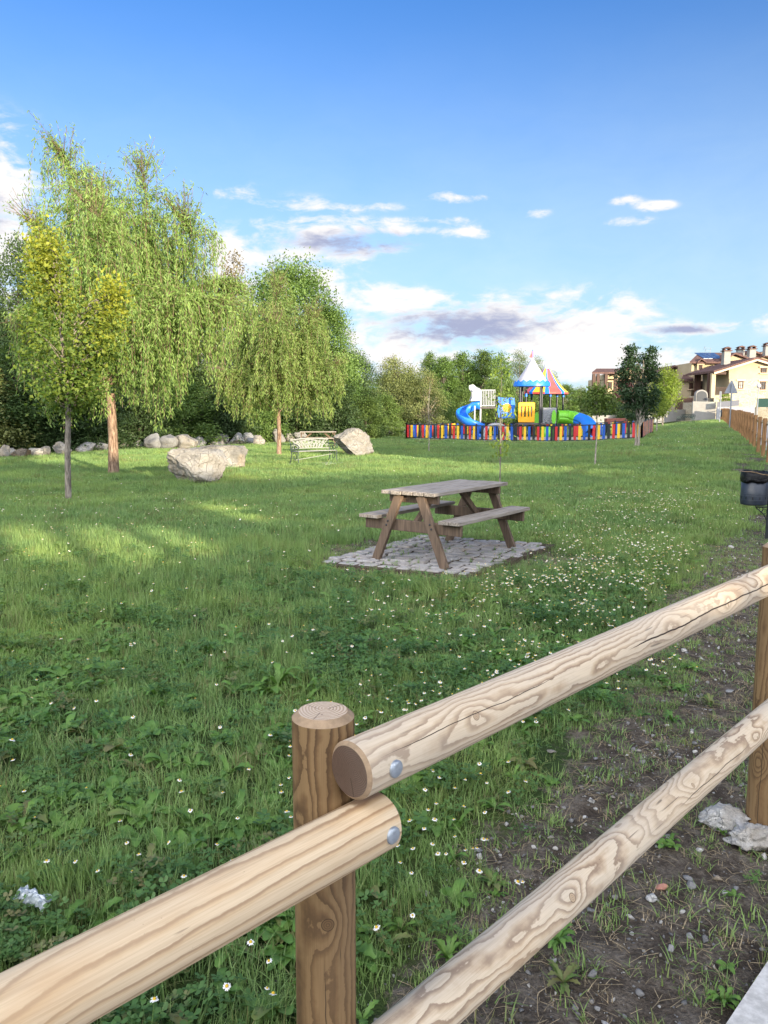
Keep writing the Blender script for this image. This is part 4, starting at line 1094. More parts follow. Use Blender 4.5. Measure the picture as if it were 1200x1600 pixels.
K_poplar = broadleaf('upright_tree', 6, 10.0, 0.9, 2.0, 130, 130, 0.19, LEAF['green'], BARK['grey'], 'column', clump_r=0.27, inner=0.4)
K_green = broadleaf('green_shrub', 7, 4.0, 0.0, 2.0, 100, 120, 0.15, LEAF['green'], BARK['dark'], 'dome', clump_r=0.24, inner=0.4, limbs=0.2)
K_thin = broadleaf('thin_tree', 8, 10.0, 2.0, 1.9, 80, 60, 0.17, LEAF['brown'], BARK['grey'], 'oval', clump_r=0.24, inner=0.3, limbs=0.9)
WOOD = 'trees and shrubs at the back of the lawn'
def wood(meshes, kind, px, pytop, Y, width_px, label, rz=None, base=None, ref=(10.0, 3.4), cat='tree'):
    p = PX(px, pytop, Y); z0 = float(gz(p.x, Y)) - 0.05
    h = p.z - z0; w = width_px / 1206.0 * Y / 2
    return place(kind, meshes, (p.x, Y, z0), (w / ref[1], w / ref[1], h / ref[0]), rz if rz is not None else (px * 0.37) % 6.28, label, cat, WOOD)
RB, RB2, RL, RS, RD, RPp, RG, RT = (10.0, 3.2), (10.0, 3.7), (10.0, 2.9), (6.0, 2.9), (4.0, 2.3), (10.0, 1.9), (4.0, 2.0), (10.0, 1.8)
# left edge
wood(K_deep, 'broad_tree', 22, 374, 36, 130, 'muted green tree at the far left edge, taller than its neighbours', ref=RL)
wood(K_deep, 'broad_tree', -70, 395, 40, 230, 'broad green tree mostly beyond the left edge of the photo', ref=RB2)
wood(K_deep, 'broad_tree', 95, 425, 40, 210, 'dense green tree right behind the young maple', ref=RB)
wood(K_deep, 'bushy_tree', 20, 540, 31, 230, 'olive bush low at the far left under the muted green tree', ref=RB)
wood(K_shrub, 'bushy_tree', -60, 560, 29, 200, 'olive bush cut by the left edge of the photo', ref=RS)
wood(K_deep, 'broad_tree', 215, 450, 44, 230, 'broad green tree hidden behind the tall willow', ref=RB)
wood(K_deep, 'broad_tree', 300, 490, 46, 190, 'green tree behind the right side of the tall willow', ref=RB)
wood(K_thin, 'thin_tree', 362, 400, 52, 90, 'thin brownish tree rising between the two willows', ref=RT)
wood(K_loose, 'loose_tree', 382, 520, 47, 150, 'loose tree filling the gap between the two willows', ref=RL)
wood(K_oak, 'broad_tree', 452, 413, 45, 172, 'tall round-topped green tree behind the smaller willow', rz=1.2, ref=RB)
wood(K_oak, 'broad_tree', 505, 480, 46, 145, 'dense green tree on the right shoulder of the tall round-topped tree', rz=0.2, ref=RB2)
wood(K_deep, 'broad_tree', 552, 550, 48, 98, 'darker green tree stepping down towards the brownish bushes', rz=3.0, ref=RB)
# undergrowth under the willows
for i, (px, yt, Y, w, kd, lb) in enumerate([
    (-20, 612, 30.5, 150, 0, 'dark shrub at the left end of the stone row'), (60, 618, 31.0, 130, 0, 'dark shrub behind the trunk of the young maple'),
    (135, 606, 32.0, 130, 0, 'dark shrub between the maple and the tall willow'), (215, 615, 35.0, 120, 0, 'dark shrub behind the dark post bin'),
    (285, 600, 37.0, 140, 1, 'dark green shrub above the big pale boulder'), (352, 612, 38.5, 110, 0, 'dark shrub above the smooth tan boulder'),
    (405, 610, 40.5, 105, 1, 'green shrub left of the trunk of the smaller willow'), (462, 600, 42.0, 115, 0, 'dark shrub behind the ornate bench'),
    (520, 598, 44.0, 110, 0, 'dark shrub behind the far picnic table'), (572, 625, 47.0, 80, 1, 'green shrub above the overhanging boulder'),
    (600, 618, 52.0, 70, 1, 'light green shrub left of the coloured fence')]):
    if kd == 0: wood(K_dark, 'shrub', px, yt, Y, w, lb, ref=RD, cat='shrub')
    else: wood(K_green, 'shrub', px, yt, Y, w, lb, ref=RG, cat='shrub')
# middle: brownish bushes, then the grove behind the playground
wood(K_shrub, 'bushy_tree', 622, 556, 62, 90, 'brownish bushy tree left of the playground', rz=0.4, ref=RS)
wood(K_shrub, 'bushy_tree', 662, 578, 60, 75, 'brownish bushy tree just left of the blue slide', rz=2.4, ref=RS)
wood(K_thin, 'thin_tree', 612, 560, 64, 70, 'bare-topped brown tree among the bushes left of the playground', ref=RT)
for i, (px, yt, Y, w, kk, lb) in enumerate([
    (672, 549, 80, 38, 0, 'narrow dark green tree peeking over the brownish bushes'), (695, 556, 74, 56, 0, 'upright green tree left of the blue slide'),
    (724, 549, 75, 60, 0, 'upright green tree above the blue spiral slide'), (752, 546, 76, 62, 0, 'tallest upright green tree behind the slide railing'),
    (782, 560, 72, 60, 1, 'green tree behind the sun panel'), (812, 552, 78, 62, 2, 'pale tree behind the white cone roof'), (838, 562, 80, 52, 2, 'pale tree showing right of the white cone roof'),
    (862, 590, 76, 48, 1, 'green tree behind the striped roof'), (884, 600, 74, 46, 0, 'green tree right of the striped roof'), (908, 606, 78, 50, 2, 'pale tree behind the green tube slide'),
    (770, 600, 66, 60, 1, 'low green tree under the slide railing'), (720, 610, 65, 60, 1, 'low green tree behind the spiral slide'), (690, 622, 62, 50, 1, 'low green tree behind the left end of the coloured fence'), (822, 616, 67, 60, 1, 'low green tree behind the yellow panel'), (868, 622, 66, 50, 1, 'low green tree behind the grey tunnel panel')]):
    m_, rf_ = ((K_poplar, RPp), (K_green, RG), (K_loose, RL))[kk]
    wood(m_, ('upright_tree', 'green_tree', 'loose_tree')[kk], px, yt, Y, w, lb, ref=rf_)
# right, before the houses
for (px, yt, Y, w, kk, lb) in [(905, 612, 88, 50, 1, 'green shrub right of the tube slide'), (940, 620, 90, 50, 0, 'dark shrub in front of the distant terrace house'), (985, 632, 84, 60, 0, 'dark hedge shrub behind the multi-stemmed tree'), (960, 628, 86, 46, 0, 'dark shrub left of the multi-stemmed tree')]:
    m_, rf_ = ((K_dark, RD), (K_green, RG))[kk]
    wood(m_, 'shrub', px, yt, Y, w, lb, ref=rf_, cat='shrub')
# far belts beyond, seen only through gaps
def belt():
    rng = random.Random(9)
    for i in range(26):
        px = -500 + i * 56; Y = 100 + rng.uniform(-8, 25)
        if px > 860: continue
        wood((K_big, K_big2, K_poplar)[i % 3], 'broad_tree', px, 590 + rng.uniform(-14, 14), Y, rng.uniform(95, 130), 'dense green tree in the far belt seen through gaps in the nearer trees', ref=(RB, RB2, RPp)[i % 3])
belt()

# --- saplings on the lawn
Y_ = lambda px, py: at(px, py)
def sap(seed, H, th, Rx, ncl, nl, leaf, lm, bm_, prof='oval', **kw): return broadleaf('sapling', seed, H, th, Rx, ncl, nl, leaf, lm, bm_, prof, **kw)
p = PX(780, 792, 12.6); p.z = 0
def height(px, yt, P): return PX(px, yt, P.y).z - P.z
place('sapling', sap(31, 2.45, 0.85, 0.27, 40, 6, 0.07, LEAF['lime'], BARK['grey'], 'oval', trunk_r=0.014, clump_r=0.34, inner=0.1, limbs=0.7), p, 1.0, 0.5, 'thin light green sapling rising behind the near picnic table', 'sapling')
p = at(670, 706); place('sapling', sap(32, 2.9, 1.15, 0.65, 45, 11, 0.075, LEAF['brown'], BARK['pale'], 'oval', trunk_r=0.022, clump_r=0.26, inner=0.1, limbs=0.9), p, 1.0, 0.1, 'sparse brownish sapling left of the playground', 'sapling')
p = at(930, 728); place('sapling', sap(33, height(930, 608, p), 1.45, 0.68, 60, 34, 0.085, LEAF['young'], BARK['pale'], 'oval', trunk_r=0.026, clump_r=0.28, inner=0.15, limbs=0.6), p, 1.0, 2.0, 'young tree with open twin-lobed crown in front of the tube slide', 'sapling')
p = at(996, 698); place('ash_tree', sap(34, height(1000, 538, p), 1.15, 0.55, 120, 70, 0.11, LEAF['ash'], BARK['pale'], 'column', trunk_r=0.085, clump_r=0.34, inner=0.1, multi=3, twin=0.85), p, 1.0, 0.3, 'dark green multi-stemmed tree at the right corner of the coloured fence', 'tree')
p = at(1026, 674); place('sapling', sap(35, height(1026, 612, p), 0.9, 0.85, 60, 50, 0.12, LEAF['lime'], BARK['pale'], 'oval', trunk_r=0.05, clump_r=0.28, inner=0.2), p, 1.0, 0.3, 'low lime green tree in front of the bigger lit tree by the fence corner', 'sapling')
ROW = 'row of young trees leading up to the houses'
for i, (px, yb, yt, w, lm, lb) in enumerate([(1035, 667, 574, 62, 'lime', 'largest lime green tree right behind the dark multi-stemmed tree'), (1041, 661, 590, 44, 'young', 'second tree of the row, half behind the largest lime one'), (1046, 658, 598, 40, 'lime', 'last tree of the row, nearest to the white wall')]):
    p = at(px, yb); H = height(px, yt, p); place('young_tree', sap(36 + i, H, H * 0.33, w / 2412 * p.y, 90, 60, 0.17, LEAF[lm], BARK['grey'], 'oval', trunk_r=0.07, clump_r=0.27, inner=0.2), p, 1.0, i, lb, 'tree', ROW)

# ------------------------------------------------------------------ playground
def plastic(name, col, rough=0.38): return plain(name, col, rough, 0.06, 3, 0, 0.5, 0.0)
P_BLUE = plastic('blue_plastic', (0.015, 0.16, 0.62)); P_NAVY = plastic('blue_paint', (0.012, 0.085, 0.42)); P_RED = plastic('red_paint', (0.52, 0.025, 0.030)); P_YEL = plastic('yellow_paint', (0.78, 0.48, 0.03))
P_BLK = plastic('black_paint', (0.014, 0.018, 0.020)); P_GRN = plastic('green_plastic', (0.17, 0.52, 0.03)); P_GRY = plastic('grey_plastic', (0.29, 0.30, 0.32)); P_WHT = plastic('white_plastic', (0.42, 0.41, 0.44))
P_ORG = plastic('orange_plastic', (0.80, 0.36, 0.01)); P_CORAL = plastic('coral_plastic', (0.62, 0.085, 0.075)); P_POST = plastic('dark_tower_post', (0.02, 0.022, 0.03)); P_TIM = plain('play_deck', (0.10, 0.085, 0.08), 0.8)
P_BENCH = plain('red_brown_boards', (0.23, 0.075, 0.055), 0.6)

FL, FR, BR = at(635, 686.5), at(1002, 686.5), at(1019, 677)
BL = FL + (BR - FR)
cf = thing('coloured_fence', 'low playground fence of red, yellow, blue and black slats', 'fence', FL)
def fence_run(a, b, k0, spacing=2.34):
    d = (b - a); L = Vector((d.x, d.y, 0)).length; n = max(1, round(L / spacing)); k_ = k0
    for i in range(n + 1):
        p = a + d * (i / n); z = float(gz(p.x, p.y)); mb = MB()
        mb.box((0, 0, 0.44), (0.085, 0.085, 1.0), bev=0.008); mb.lathe([(0.055, 0.93), (0.055, 0.95), (0.03, 0.975), (0, 0.98)], n=10); mb.build('post', P_BLK, cf, (p.x - FL.x, p.y - FL.y, z - FL.z))
        if i == n: break
        q = a + d * ((i + 1) / n); zq = float(gz(q.x, q.y)); o = Vector((p.x - FL.x, p.y - FL.y, z - FL.z)); e = Vector((q.x - p.x, q.y - p.y, zq - z)); u = e.normalized(); nrm = Vector((u.y, -u.x, 0)).normalized()
        mb = MB()
        for zz in (0.10, 0.86): mb.bar(u * 0.045 + Vector((0, 0, zz)), e - u * 0.045 + Vector((0, 0, zz)), 0.035, 0.055, mi=3)
        m_ = int(e.length / 0.243)
        for j in range(m_):
            c = e * ((j + 0.5) / m_) + nrm * 0.031 + Vector((0, 0, 0.475))
            mb.box(c, (0.135, 0.022, 0.72), Matrix.Rotation(math.atan2(u.y, u.x), 3, 'Z'), mi=k_ % 4, bev=0.004); k_ += 1
        mb.build('slat_panel', [P_RED, P_YEL, P_NAVY, P_BLK], cf, o)
    return k_
k_ = fence_run(FL, FR, 0); fence_run(FR, BR, k_); fence_run(BL, BR, 1); fence_run(FL, BL, 2)
# rubber / sand surface inside
mb = MB(); mb.add([(c.x - FL.x, c.y - FL.y, float(gz(c.x, c.y)) - FL.z + 0.03) for c in (FL, FR, BR, BL)], [(0, 1, 2, 3)])
mb.v = []; mb.f = []; mb.mi = []; mb.sm = []
n_ = 10; vs = []; fs = []
for i in range(n_ + 1):
    for j in range(n_ + 1):
        c = FL + (FR - FL) * (i / n_) + (BL - FL) * (j / n_); vs.append((c.x, c.y, float(gz(c.x, c.y)) + 0.03))
for i in range(n_):
    for j in range(n_): a = i * (n_ + 1) + j; fs.append((a, a + n_ + 1, a + n_ + 2, a + 1))
mb.add(vs, fs); setting(mb.build('playground_surface', plain('play_surface', (0.30, 0.27, 0.24), 0.9, 0.15, 6)))

TA = PX(829, 686, 49.5); TA.z = 0.0
ps = thing('play_structure', 'large plastic play structure with white cone roof, spiral slide and tube slide', 'play structure', TA)
def L_(px, py, Y):  return PX(px, py, Y) - TA
def Yl(Y): return Y - TA.y
U = 49.5 / 1206.0                                        # metres per photo pixel here
# tower with the cone roof
zb = L_(829, 604, 49.5).z; ztip = L_(829, 562, 49.5).z; rr = 27.5 * U
mb = MB(); mb.lathe([(rr * 0.97, zb + 0.20), (rr * 0.80, zb + 0.42), (rr * 0.44, zb + 1.05), (rr * 0.12, ztip - 0.05), (0.05, ztip + 0.10), (0.0, ztip + 0.12)], n=32)
cone = mb.build('cone_roof', P_WHT, ps)
mb = MB(); n = 96; vs = []; fs = []
for j in range(n):
    a = 2 * math.pi * j / n; w = 0.06 * math.sin(a * 16)
    vs += [((rr + 0.03) * math.cos(a), (rr + 0.03) * math.sin(a), zb), ((rr + 0.035) * math.cos(a), (rr + 0.035) * math.sin(a), zb + 0.16), (rr * (0.955 - 0.1 * w) * math.cos(a), rr * (0.955 - 0.1 * w) * math.sin(a), zb + 0.33 + w)]
for j in range(n):
    b = (j + 1) % n
    fs += [(3 * j, 3 * b, 3 * b + 1, 3 * j + 1), (3 * j + 1, 3 * b + 1, 3 * b + 2, 3 * j + 2)]
mb.add(vs, fs, 0, True); mb.add([vs[3 * j] for j in range(n)], [tuple(range(n))]); mb.build('scalloped_skirt', P_BLUE, cone)
mb = MB(); mb.tube([(0, 0, ztip), (0, 0, ztip + 0.62)], 0.02, 6); mb.build('flagpole', P_BLUE, cone)
mb = MB(); mb.prism([(-0.02, 0, ztip + 0.12), (-0.18, 0.02, ztip + 0.16), (-0.10, 0, ztip + 0.36), (0.015, 0, ztip + 0.64), (0.05, 0, ztip + 0.3)], (0, 0.02, 0)); mb.build('pennant', P_CORAL, cone)
for dx_, dy_ in ((-0.83, -0.55), (0.40, -0.78), (-0.50, 0.62), (0.74, 0.40)):
    mb = MB(); mb.tube([(dx_, dy_, -0.1), (dx_, dy_, zb + 0.10)], 0.062, 12); mb.build('post', P_POST, ps)
zd = L_(829, 661, 49.5).z
mb = MB(); mb.box((-0.05, 0, zd - 0.05), (1.75, 1.5, 0.10), bev=0.01); mb.build('deck', P_TIM, ps)
# orange climbing panel
a_, b_ = L_(809.5, 660, 48.9), L_(836, 628.5, 48.9); Yp = a_.y
mb = MB(); w, h = b_.x - a_.x, b_.z - a_.z
for i in range(5):
    x = a_.x + w * (0.13 + 0.185 * i)
    if i in (0, 4): mb.box((a_.x + w * (0.08 if i == 0 else 0.92), Yp, a_.z + h * 0.5), (w * 0.16, 0.06, h * 0.94), bev=0.02)
    else: mb.bar((x + (0.02 if i == 2 else 0.05 * (i - 2)), Yp, a_.z + h * 0.25), (x, Yp, a_.z + h * 0.8), w * 0.12, 0.06, up=(0, 1, 0), bev=0.015)
mb.box((a_.x + w / 2, Yp, a_.z + h * 0.14), (w * 0.98, 0.058, h * 0.28), bev=0.02); mb.box((a_.x + w / 2, Yp, a_.z + h * 0.90), (w * 0.9, 0.058, h * 0.2), bev=0.02)
mb.build('orange_panel', P_ORG, ps)
# blue panel with a yellow sun
a_, b_ = L_(778, 653, 49.8), L_(804.5, 621, 49.8); w, h = b_.x - a_.x, b_.z - a_.z; c = (a_ + b_) / 2
mb = MB(); out = []
for j in range(40):
    t = 2 * math.pi * j / 40; q = max(abs(math.cos(t)), abs(math.sin(t))); r_ = (1 + 0.05 * math.sin(6 * t)) / q
    out.append((c.x + w / 2 * math.cos(t) * r_, c.y, c.z + h / 2 * math.sin(t) * r_))
mb.prism(out, (0, 0.05, 0)); mb.build('blue_panel', P_BLUE, ps)
mb = MB(); out = []
for j in range(24):
    t = 2 * math.pi * j / 24; r_ = 0.30 * (1 if j % 2 else 0.85); out.append((c.x + 0.03 + r_ * math.cos(t), c.y - 0.03, c.z + r_ * math.sin(t)))
mb.prism(out, (0, 0.028, 0)); mb.build('sun_disc', P_ORG, ps)
# second tower with tent roof
TB = L_(851, 686, 52.5); zb2 = L_(851, 616, 52.5).z; zt2 = L_(851, 576, 52.5).z; UB = 52.5 / 1206; r2 = 34 * UB
prof = [(1.0, 0.0), (0.80, 0.16), (0.56, 0.40), (0.34, 0.70), (0.17, 0.94), (0.10, 1.0)]
mb = MB(); hgt = zt2 - zb2; N8 = 8
for s_ in range(N8):
    a0 = 2 * math.pi * (s_ + 0.13) / N8 + 0.64; a1 = 2 * math.pi * (s_ + 0.87) / N8 + 0.64; a2 = 2 * math.pi * (s_ + 1.13) / N8 + 0.64
    for (aa, ab, mi) in ((a0, a1, 0 if s_ % 2 else 1), (a1, a2, 2)):
        vs = []; 
        for (r_, z_) in prof:
            for a in (aa, (aa + ab) / 2, ab): vs.append((TB.x + r2 * r_ * math.cos(a), TB.y + r2 * r_ * math.sin(a), zb2 + 0.12 + hgt * 0.95 * z_ + (0.02 if mi == 2 else 0)))
        m_ = len(prof); fs = [(3 * i + q, 3 * i + q + 1, 3 * i + 4 + q, 3 * i + 3 + q) for i in range(m_ - 1) for q in (0, 1)]
        mb.add(vs, fs, mi, False)
        bt = [(TB.x + r2 * math.cos(a), TB.y + r2 * math.sin(a), zb2 + 0.12 + (0.02 if mi == 2 else 0)) for a in (aa, (aa + ab) / 2, ab)] + [(TB.x + r2 * 0.99 * math.cos(a), TB.y + r2 * 0.99 * math.sin(a), zb2) for a in (ab, (aa + ab) / 2, aa)]
        mb.add(bt, [(0, 1, 4, 5), (1, 2, 3, 4)], 0 if mi != 2 else 2)
tent = mb.build('tent_roof', [P_CORAL, P_YEL, P_BLUE], ps)
mb = MB(); mb.lathe([(0.17, zt2 - 0.10), (0.19, zt2 + 0.10), (0.12, zt2 + 0.20), (0.10, zt2 + 0.40), (0.03, zt2 + 0.52), (0, zt2 + 0.53)], (TB.x, TB.y, 0), 16); mb.build('finial', P_WHT, tent)
for px, Yq in ((820.5, 51.6), (829, 53.4), (858, 51.4), (868.5, 52.2), (878, 53.0)):
    q = L_(px, 686, Yq); mb = MB(); mb.tube([(q.x, q.y, -0.1), (q.x, q.y, zb2 + 0.25)], 0.065, 10); po_ = mb.build('post', P_POST, ps)
    mb = MB(); mb.lathe([(0.085, zb2 - 0.18), (0.085, zb2 + 0.02)], (q.x, q.y, 0), 12); mb.build('post_cap', P_BLUE, po_)
mb = MB(); mb.box((TB.x, TB.y, zd - 0.04), (2.3, 2.1, 0.09), bev=0.01); mb.build('deck', P_TIM, ps)
# grey tunnel end with round target, green flanges
a_, b_ = L_(847.5, 664, 50.4), L_(869.5, 637, 50.4); c = (a_ + b_) / 2; w, h = b_.x - a_.x, b_.z - a_.z
mb = MB(); mb.box((c.x, c.y, c.z), (w, 0.08, h), bev=0.03)
for r_ in (0.36, 0.25, 0.14): mb.tube([(c.x + r_ * math.cos(t), c.y - 0.045, c.z + r_ * math.sin(t)) for t in [2 * math.pi * j / 28 for j in range(28)]], 0.022, 6, closed=True)
mb.build('grey_panel', P_GRY, ps)
for px, py, rx in ((838.5, 655, 0.16), (865.5, 652, 0.15)):
    q = L_(px, py, 50.0); mb = MB(); out = [(q.x + rx * math.cos(t), q.y, q.z + 0.46 * math.sin(t)) for t in [2 * math.pi * j / 24 for j in range(24)]]
    mb.prism(out, (0, 0.05, 0)); mb.build('green_flange', P_GRN, ps)
# low green crawl drum seen through the slats
q = L_(853, 677, 49.9); mb = MB(); mb.tube([(q.x - 0.40, q.y, q.z), (q.x + 0.40, q.y, q.z)], [0.42, 0.42], 24)
mb.build('green_drum', P_GRN, ps)
# green tube slide bending into the blue run-out
def sweep(path, r, n=22, a0=0.0, a1=2 * math.pi, wall=0.0):
    """open tube or channel: angle 0 is sideways, pi/2 is downwards"""
    path = [Vector(p) for p in path]; vs = []; fs = []; m = n + 1
    for i, p in enumerate(path):
        t = (path[min(i + 1, len(path) - 1)] - path[max(0, i - 1)]).normalized(); s = t.cross(Vector((0, 0, 1))).normalized(); u = s.cross(t)
        r_ = r[i] if hasattr(r, '__len__') else r
        for k2 in range(m):
            a = a0 + (a1 - a0) * k2 / n
            vs.append(p + s * (r_ * math.cos(a)) - u * (r_ * math.sin(a)))
    for i in range(len(path) - 1):
        for k2 in range(n): fs.append((i * m + k2, i * m + k2 + 1, (i + 1) * m + k2 + 1, (i + 1) * m + k2))
    return vs, fs
def curve(pts, n=20):
    pts = [Vector(p) for p in pts]; out = []
    for i in range(n + 1):
        t = i / n * (len(pts) - 1); a = min(int(t), len(pts) - 2); f = t - a
        p0, p1, p2, p3 = pts[max(a - 1, 0)], pts[a], pts[a + 1], pts[min(a + 2, len(pts) - 1)]
        out.append(0.5 * ((2 * p1) + (p2 - p0) * f + (2 * p0 - 5 * p1 + 4 * p2 - p3) * f * f + (3 * p1 - p0 - 3 * p2 + p3) * f ** 3))
    return out
gp = curve([L_(872, 652.5, 51), L_(884, 652.5, 50.9), L_(896, 654, 50.6), L_(905, 657, 50.0)], 14)
mb = MB(); mb.add(*sweep(gp, 0.47), 0, True)
for i in (0, 6, 10):
    mb.tube([gp[i] + (lambda t, s, u: s * (0.49 * math.cos(q_)) + u * (0.49 * math.sin(q_)))(None, Vector((0.1, 1, 0)).normalized(), Vector((0, 0, 1))) for q_ in [2 * math.pi * j / 24 for j in range(24)]], 0.035, 6, closed=True)
tube_ = mb.build('tube_slide', P_GRN, ps); so = tube_.modifiers.new('wall', 'SOLIDIFY'); so.thickness = 0.03
bp_ = curve([L_(903, 656, 50.2), L_(914, 660, 49.4), L_(922, 668, 48.6), L_(927, 678, 48.2), L_(936, 684, 47.9)], 16)
mb = MB(); mb.add(*sweep(bp_[:12], [0.47] * 12, 22), 0, True); mb.add(*sweep(bp_[11:], 0.44, 16, 0, math.pi), 0, True)
o = mb.build('slide_runout', P_BLUE, tube_); so = o.modifiers.new('wall', 'SOLIDIFY'); so.thickness = 0.03
# platform on the left: grey animal-shaped hood, white railing, blue spiral slide
Yp = 50.0; pz = L_(760, 636, Yp).z
mb = MB(); q0, q1 = L_(742, 637, Yp), L_(776, 637, Yp); mb.box(((q0.x + q1.x) / 2, Yl(Yp) + 0.5, pz - 0.05), (q1.x - q0.x, 1.2, 0.09), bev=0.01); mb.build('deck', P_TIM, ps)
for px in (750, 774.5):
    q = L_(px, 686, Yp); mb = MB(); mb.tube([(q.x, q.y, -0.1), (q.x, q.y, L_(px, 612 if px < 760 else 619, Yp).z)], 0.06, 10); mb.build('post', P_POST if px > 760 else P_WHT, ps)
mb = MB(); zt_, zb_ = L_(760, 609.5, Yp).z, L_(760, 634, Yp).z
for i in range(9):
    x = L_(753 + i * 2.55, 600, Yp).x; mb.box((x, Yl(Yp) - 0.05, (zt_ + zb_) / 2), (0.045, 0.03, zt_ - zb_))
x0, x1 = L_(752, 600, Yp).x, L_(774, 600, Yp).x
for z_ in (zt_, zb_): mb.box(((x0 + x1) / 2, Yl(Yp) - 0.05, z_), (x1 - x0, 0.05, 0.06))
mb.build('railing', P_GRY, ps)
hood = [(735.5, 601), (740, 600.5), (744, 604.5), (749, 607), (752.5, 610), (753, 626), (735, 627), (738, 620), (739.5, 613), (735, 607)]
mb = MB(); mb.prism([L_(px, py, Yp - 0.35) for px, py in hood], (0, 0.07, 0)); mb.prism([L_(px, py, Yp - 0.35) + Vector((0, 0.95, 0)) for px, py in hood], (0, 0.07, 0))
mb.box((L_(747, 606, Yp).x, Yl(Yp) + 0.18, L_(747, 608, Yp).z), (0.22, 0.9, 0.06)); mb.build('animal_hood', P_GRY, ps, bevel=0.02)
sc0 = L_(735, 640, 49.6)
helix = []
for i in range(27):
    t = i / 26; a = math.pi * 0.42 + t * 2 * math.pi * 0.72
    rx = 0.62; z = L_(735, 633, Yp).z + (L_(735, 668, Yp).z - L_(735, 633, Yp).z) * t
    helix.append(Vector((sc0.x + 0.05 + rx * math.cos(a), sc0.y + rx * math.sin(a), z)))
helix = [L_(750, 631, 50.1), L_(742, 631.5, 50.15)] + helix + [L_(746, 676, 48.9), L_(754, 682, 48.6)]
vs, fs = sweep(curve(helix, 56), 0.36, 12, -0.45, math.pi + 0.45)
mb = MB(); mb.add(vs, fs, 0, True); o = mb.build('spiral_slide', P_BLUE, ps); so = o.modifiers.new('wall', 'SOLIDIFY'); so.thickness = 0.03
q = L_(741, 686, 49.6); mb = MB(); mb.tube([(q.x, q.y, -0.05), (q.x, q.y, L_(741, 634, 49.6).z)], 0.05, 10); mb.build('slide_column', P_WHT, ps)
# low grey arch climber near the fence
q = L_(776, 686, 48.2); mb = MB(); arch = [q + Vector((0.78 * math.cos(t), 0, 0.15 + 0.75 * math.sin(t))) for t in [math.pi * j / 20 for j in range(21)]]
for dy_ in (0, 0.7): mb.tube([p_ + Vector((0, dy_, 0)) for p_ in arch], 0.10, 8)
for p_ in arch[2:-2:3]: mb.tube([p_, p_ + Vector((0, 0.7, 0))], 0.05, 6)
mb.build('arch_climber', P_GRY, ps)
# red-brown table inside the fence
p = PX(962, 660, 54); p.z = float(gz(p.x, 54)); rt = thing('play_table', 'red brown boarded table inside the right end of the playground', 'table', p)
mb = MB(); mb.box((0, 0, 0.95), (1.45, 0.6, 0.30), bev=0.02); mb.build('table_top', P_BENCH, rt)
for sx in (-0.6, 0.6): mb = MB(); mb.box((sx, 0, 0.4), (0.10, 0.5, 0.80)); mb.build('leg', P_BLK, rt)

# ------------------------------------------------------------------ houses up the road
m, g = material('cream_render'); p_ = g.obj(); n = g.noise(p_, 0.7, 5); n2 = g.noise(p_, 12, 4)
g.out(g.principled(g.mix(n.ss(0.35, 0.7), (0.38, 0.305, 0.195), (0.44, 0.36, 0.24)), 0.9, 0, 0.2, g.bump(n2, 0.3, 0.01))); RENDER = m
m, g = material('rubble_stone_wall'); p_ = g.obj(); v = g.voro(g.scale(p_, 2.4, 2.4, 3.4), 1.0, 'Color'); e = g.voro(g.scale(p_, 2.4, 2.4, 3.4), 1.0, feature='DISTANCE_TO_EDGE')
c = g.mix(S(g.nt, v.k), (0.27, 0.225, 0.16), (0.42, 0.37, 0.28)); c = g.mix(e.ss(0.07, 0.02), c, (0.44, 0.38, 0.29))
g.out(g.principled(c, 0.9, 0, 0.2, g.bump(e.ss(0, 0.1), 0.6, 0.03))); RUBWALL = m
m, g = material('clay_tiles'); p_ = g.obj(); x, y, z = g.sep(p_)
w_ = (x * 26.0).sin() * 0.5 + 0.5; n = g.noise(p_, 3, 5); n2 = g.voro(p_, 4.5, 'Color')
c = g.mix(n.ss(0.3, 0.7), (0.085, 0.050, 0.045), (0.15, 0.085, 0.072)); c = g.mix(w_ * 0.25, c, (0.06, 0.035, 0.03))
g.out(g.principled(c, 0.85, 0, 0.2, g.bump(w_, 0.5, 0.04))); TILES = m
WOODDK = plain('dark_timber', (0.065, 0.032, 0.022), 0.7, 0.2, 20); WHITEWALL = plain('white_washed_wall', (0.24, 0.23, 0.22), 0.9, 0.08, 2, 0, 0.2, 0.2, (0.30, 0.38, 0.34))
GLASS = plain('window_glass', (0.05, 0.055, 0.06), 0.08, 0.2, 2, 0, 0.8); CURTAIN = plain('net_curtain', (0.50, 0.48, 0.45), 0.7); LINTEL = plain('lintel_stone', (0.55, 0.42, 0.30), 0.85); SOLAR = plain('solar_glass', (0.035, 0.06, 0.13), 0.25, 0.2, 3, 0, 0.7); GATEDARK = plain('dark_gate', (0.02, 0.025, 0.035), 0.6); STREETGREY = plain('grey_rendered_wall', (0.33, 0.33, 0.36), 0.9, 0.08, 2)
def house(label, Y, base_z=0.6, name='house'):
    t = thing(name, label, 'house', (0, 0, 0)); t.location = (PX(1100, 640, Y).x, Y, base_z); return t
def HL(t, px, py, Y=None):
    p = PX(px, py, Y or t.location.y); return p - t.location
def wallbox(t, pxl, pxr, pyt, depth, mat=RENDER, Y=None, pyb=None, name='wall'):
    a = HL(t, pxl, pyt, Y); b = HL(t, pxr, pyt, Y); zb_ = 0.0 if pyb is None else HL(t, pxl, pyb, Y).z
    mb = MB(); mb.box(((a.x + b.x) / 2, a.y + depth / 2, (a.z + zb_) / 2), (b.x - a.x, depth, a.z - zb_)); return mb.build(name, mat, t)
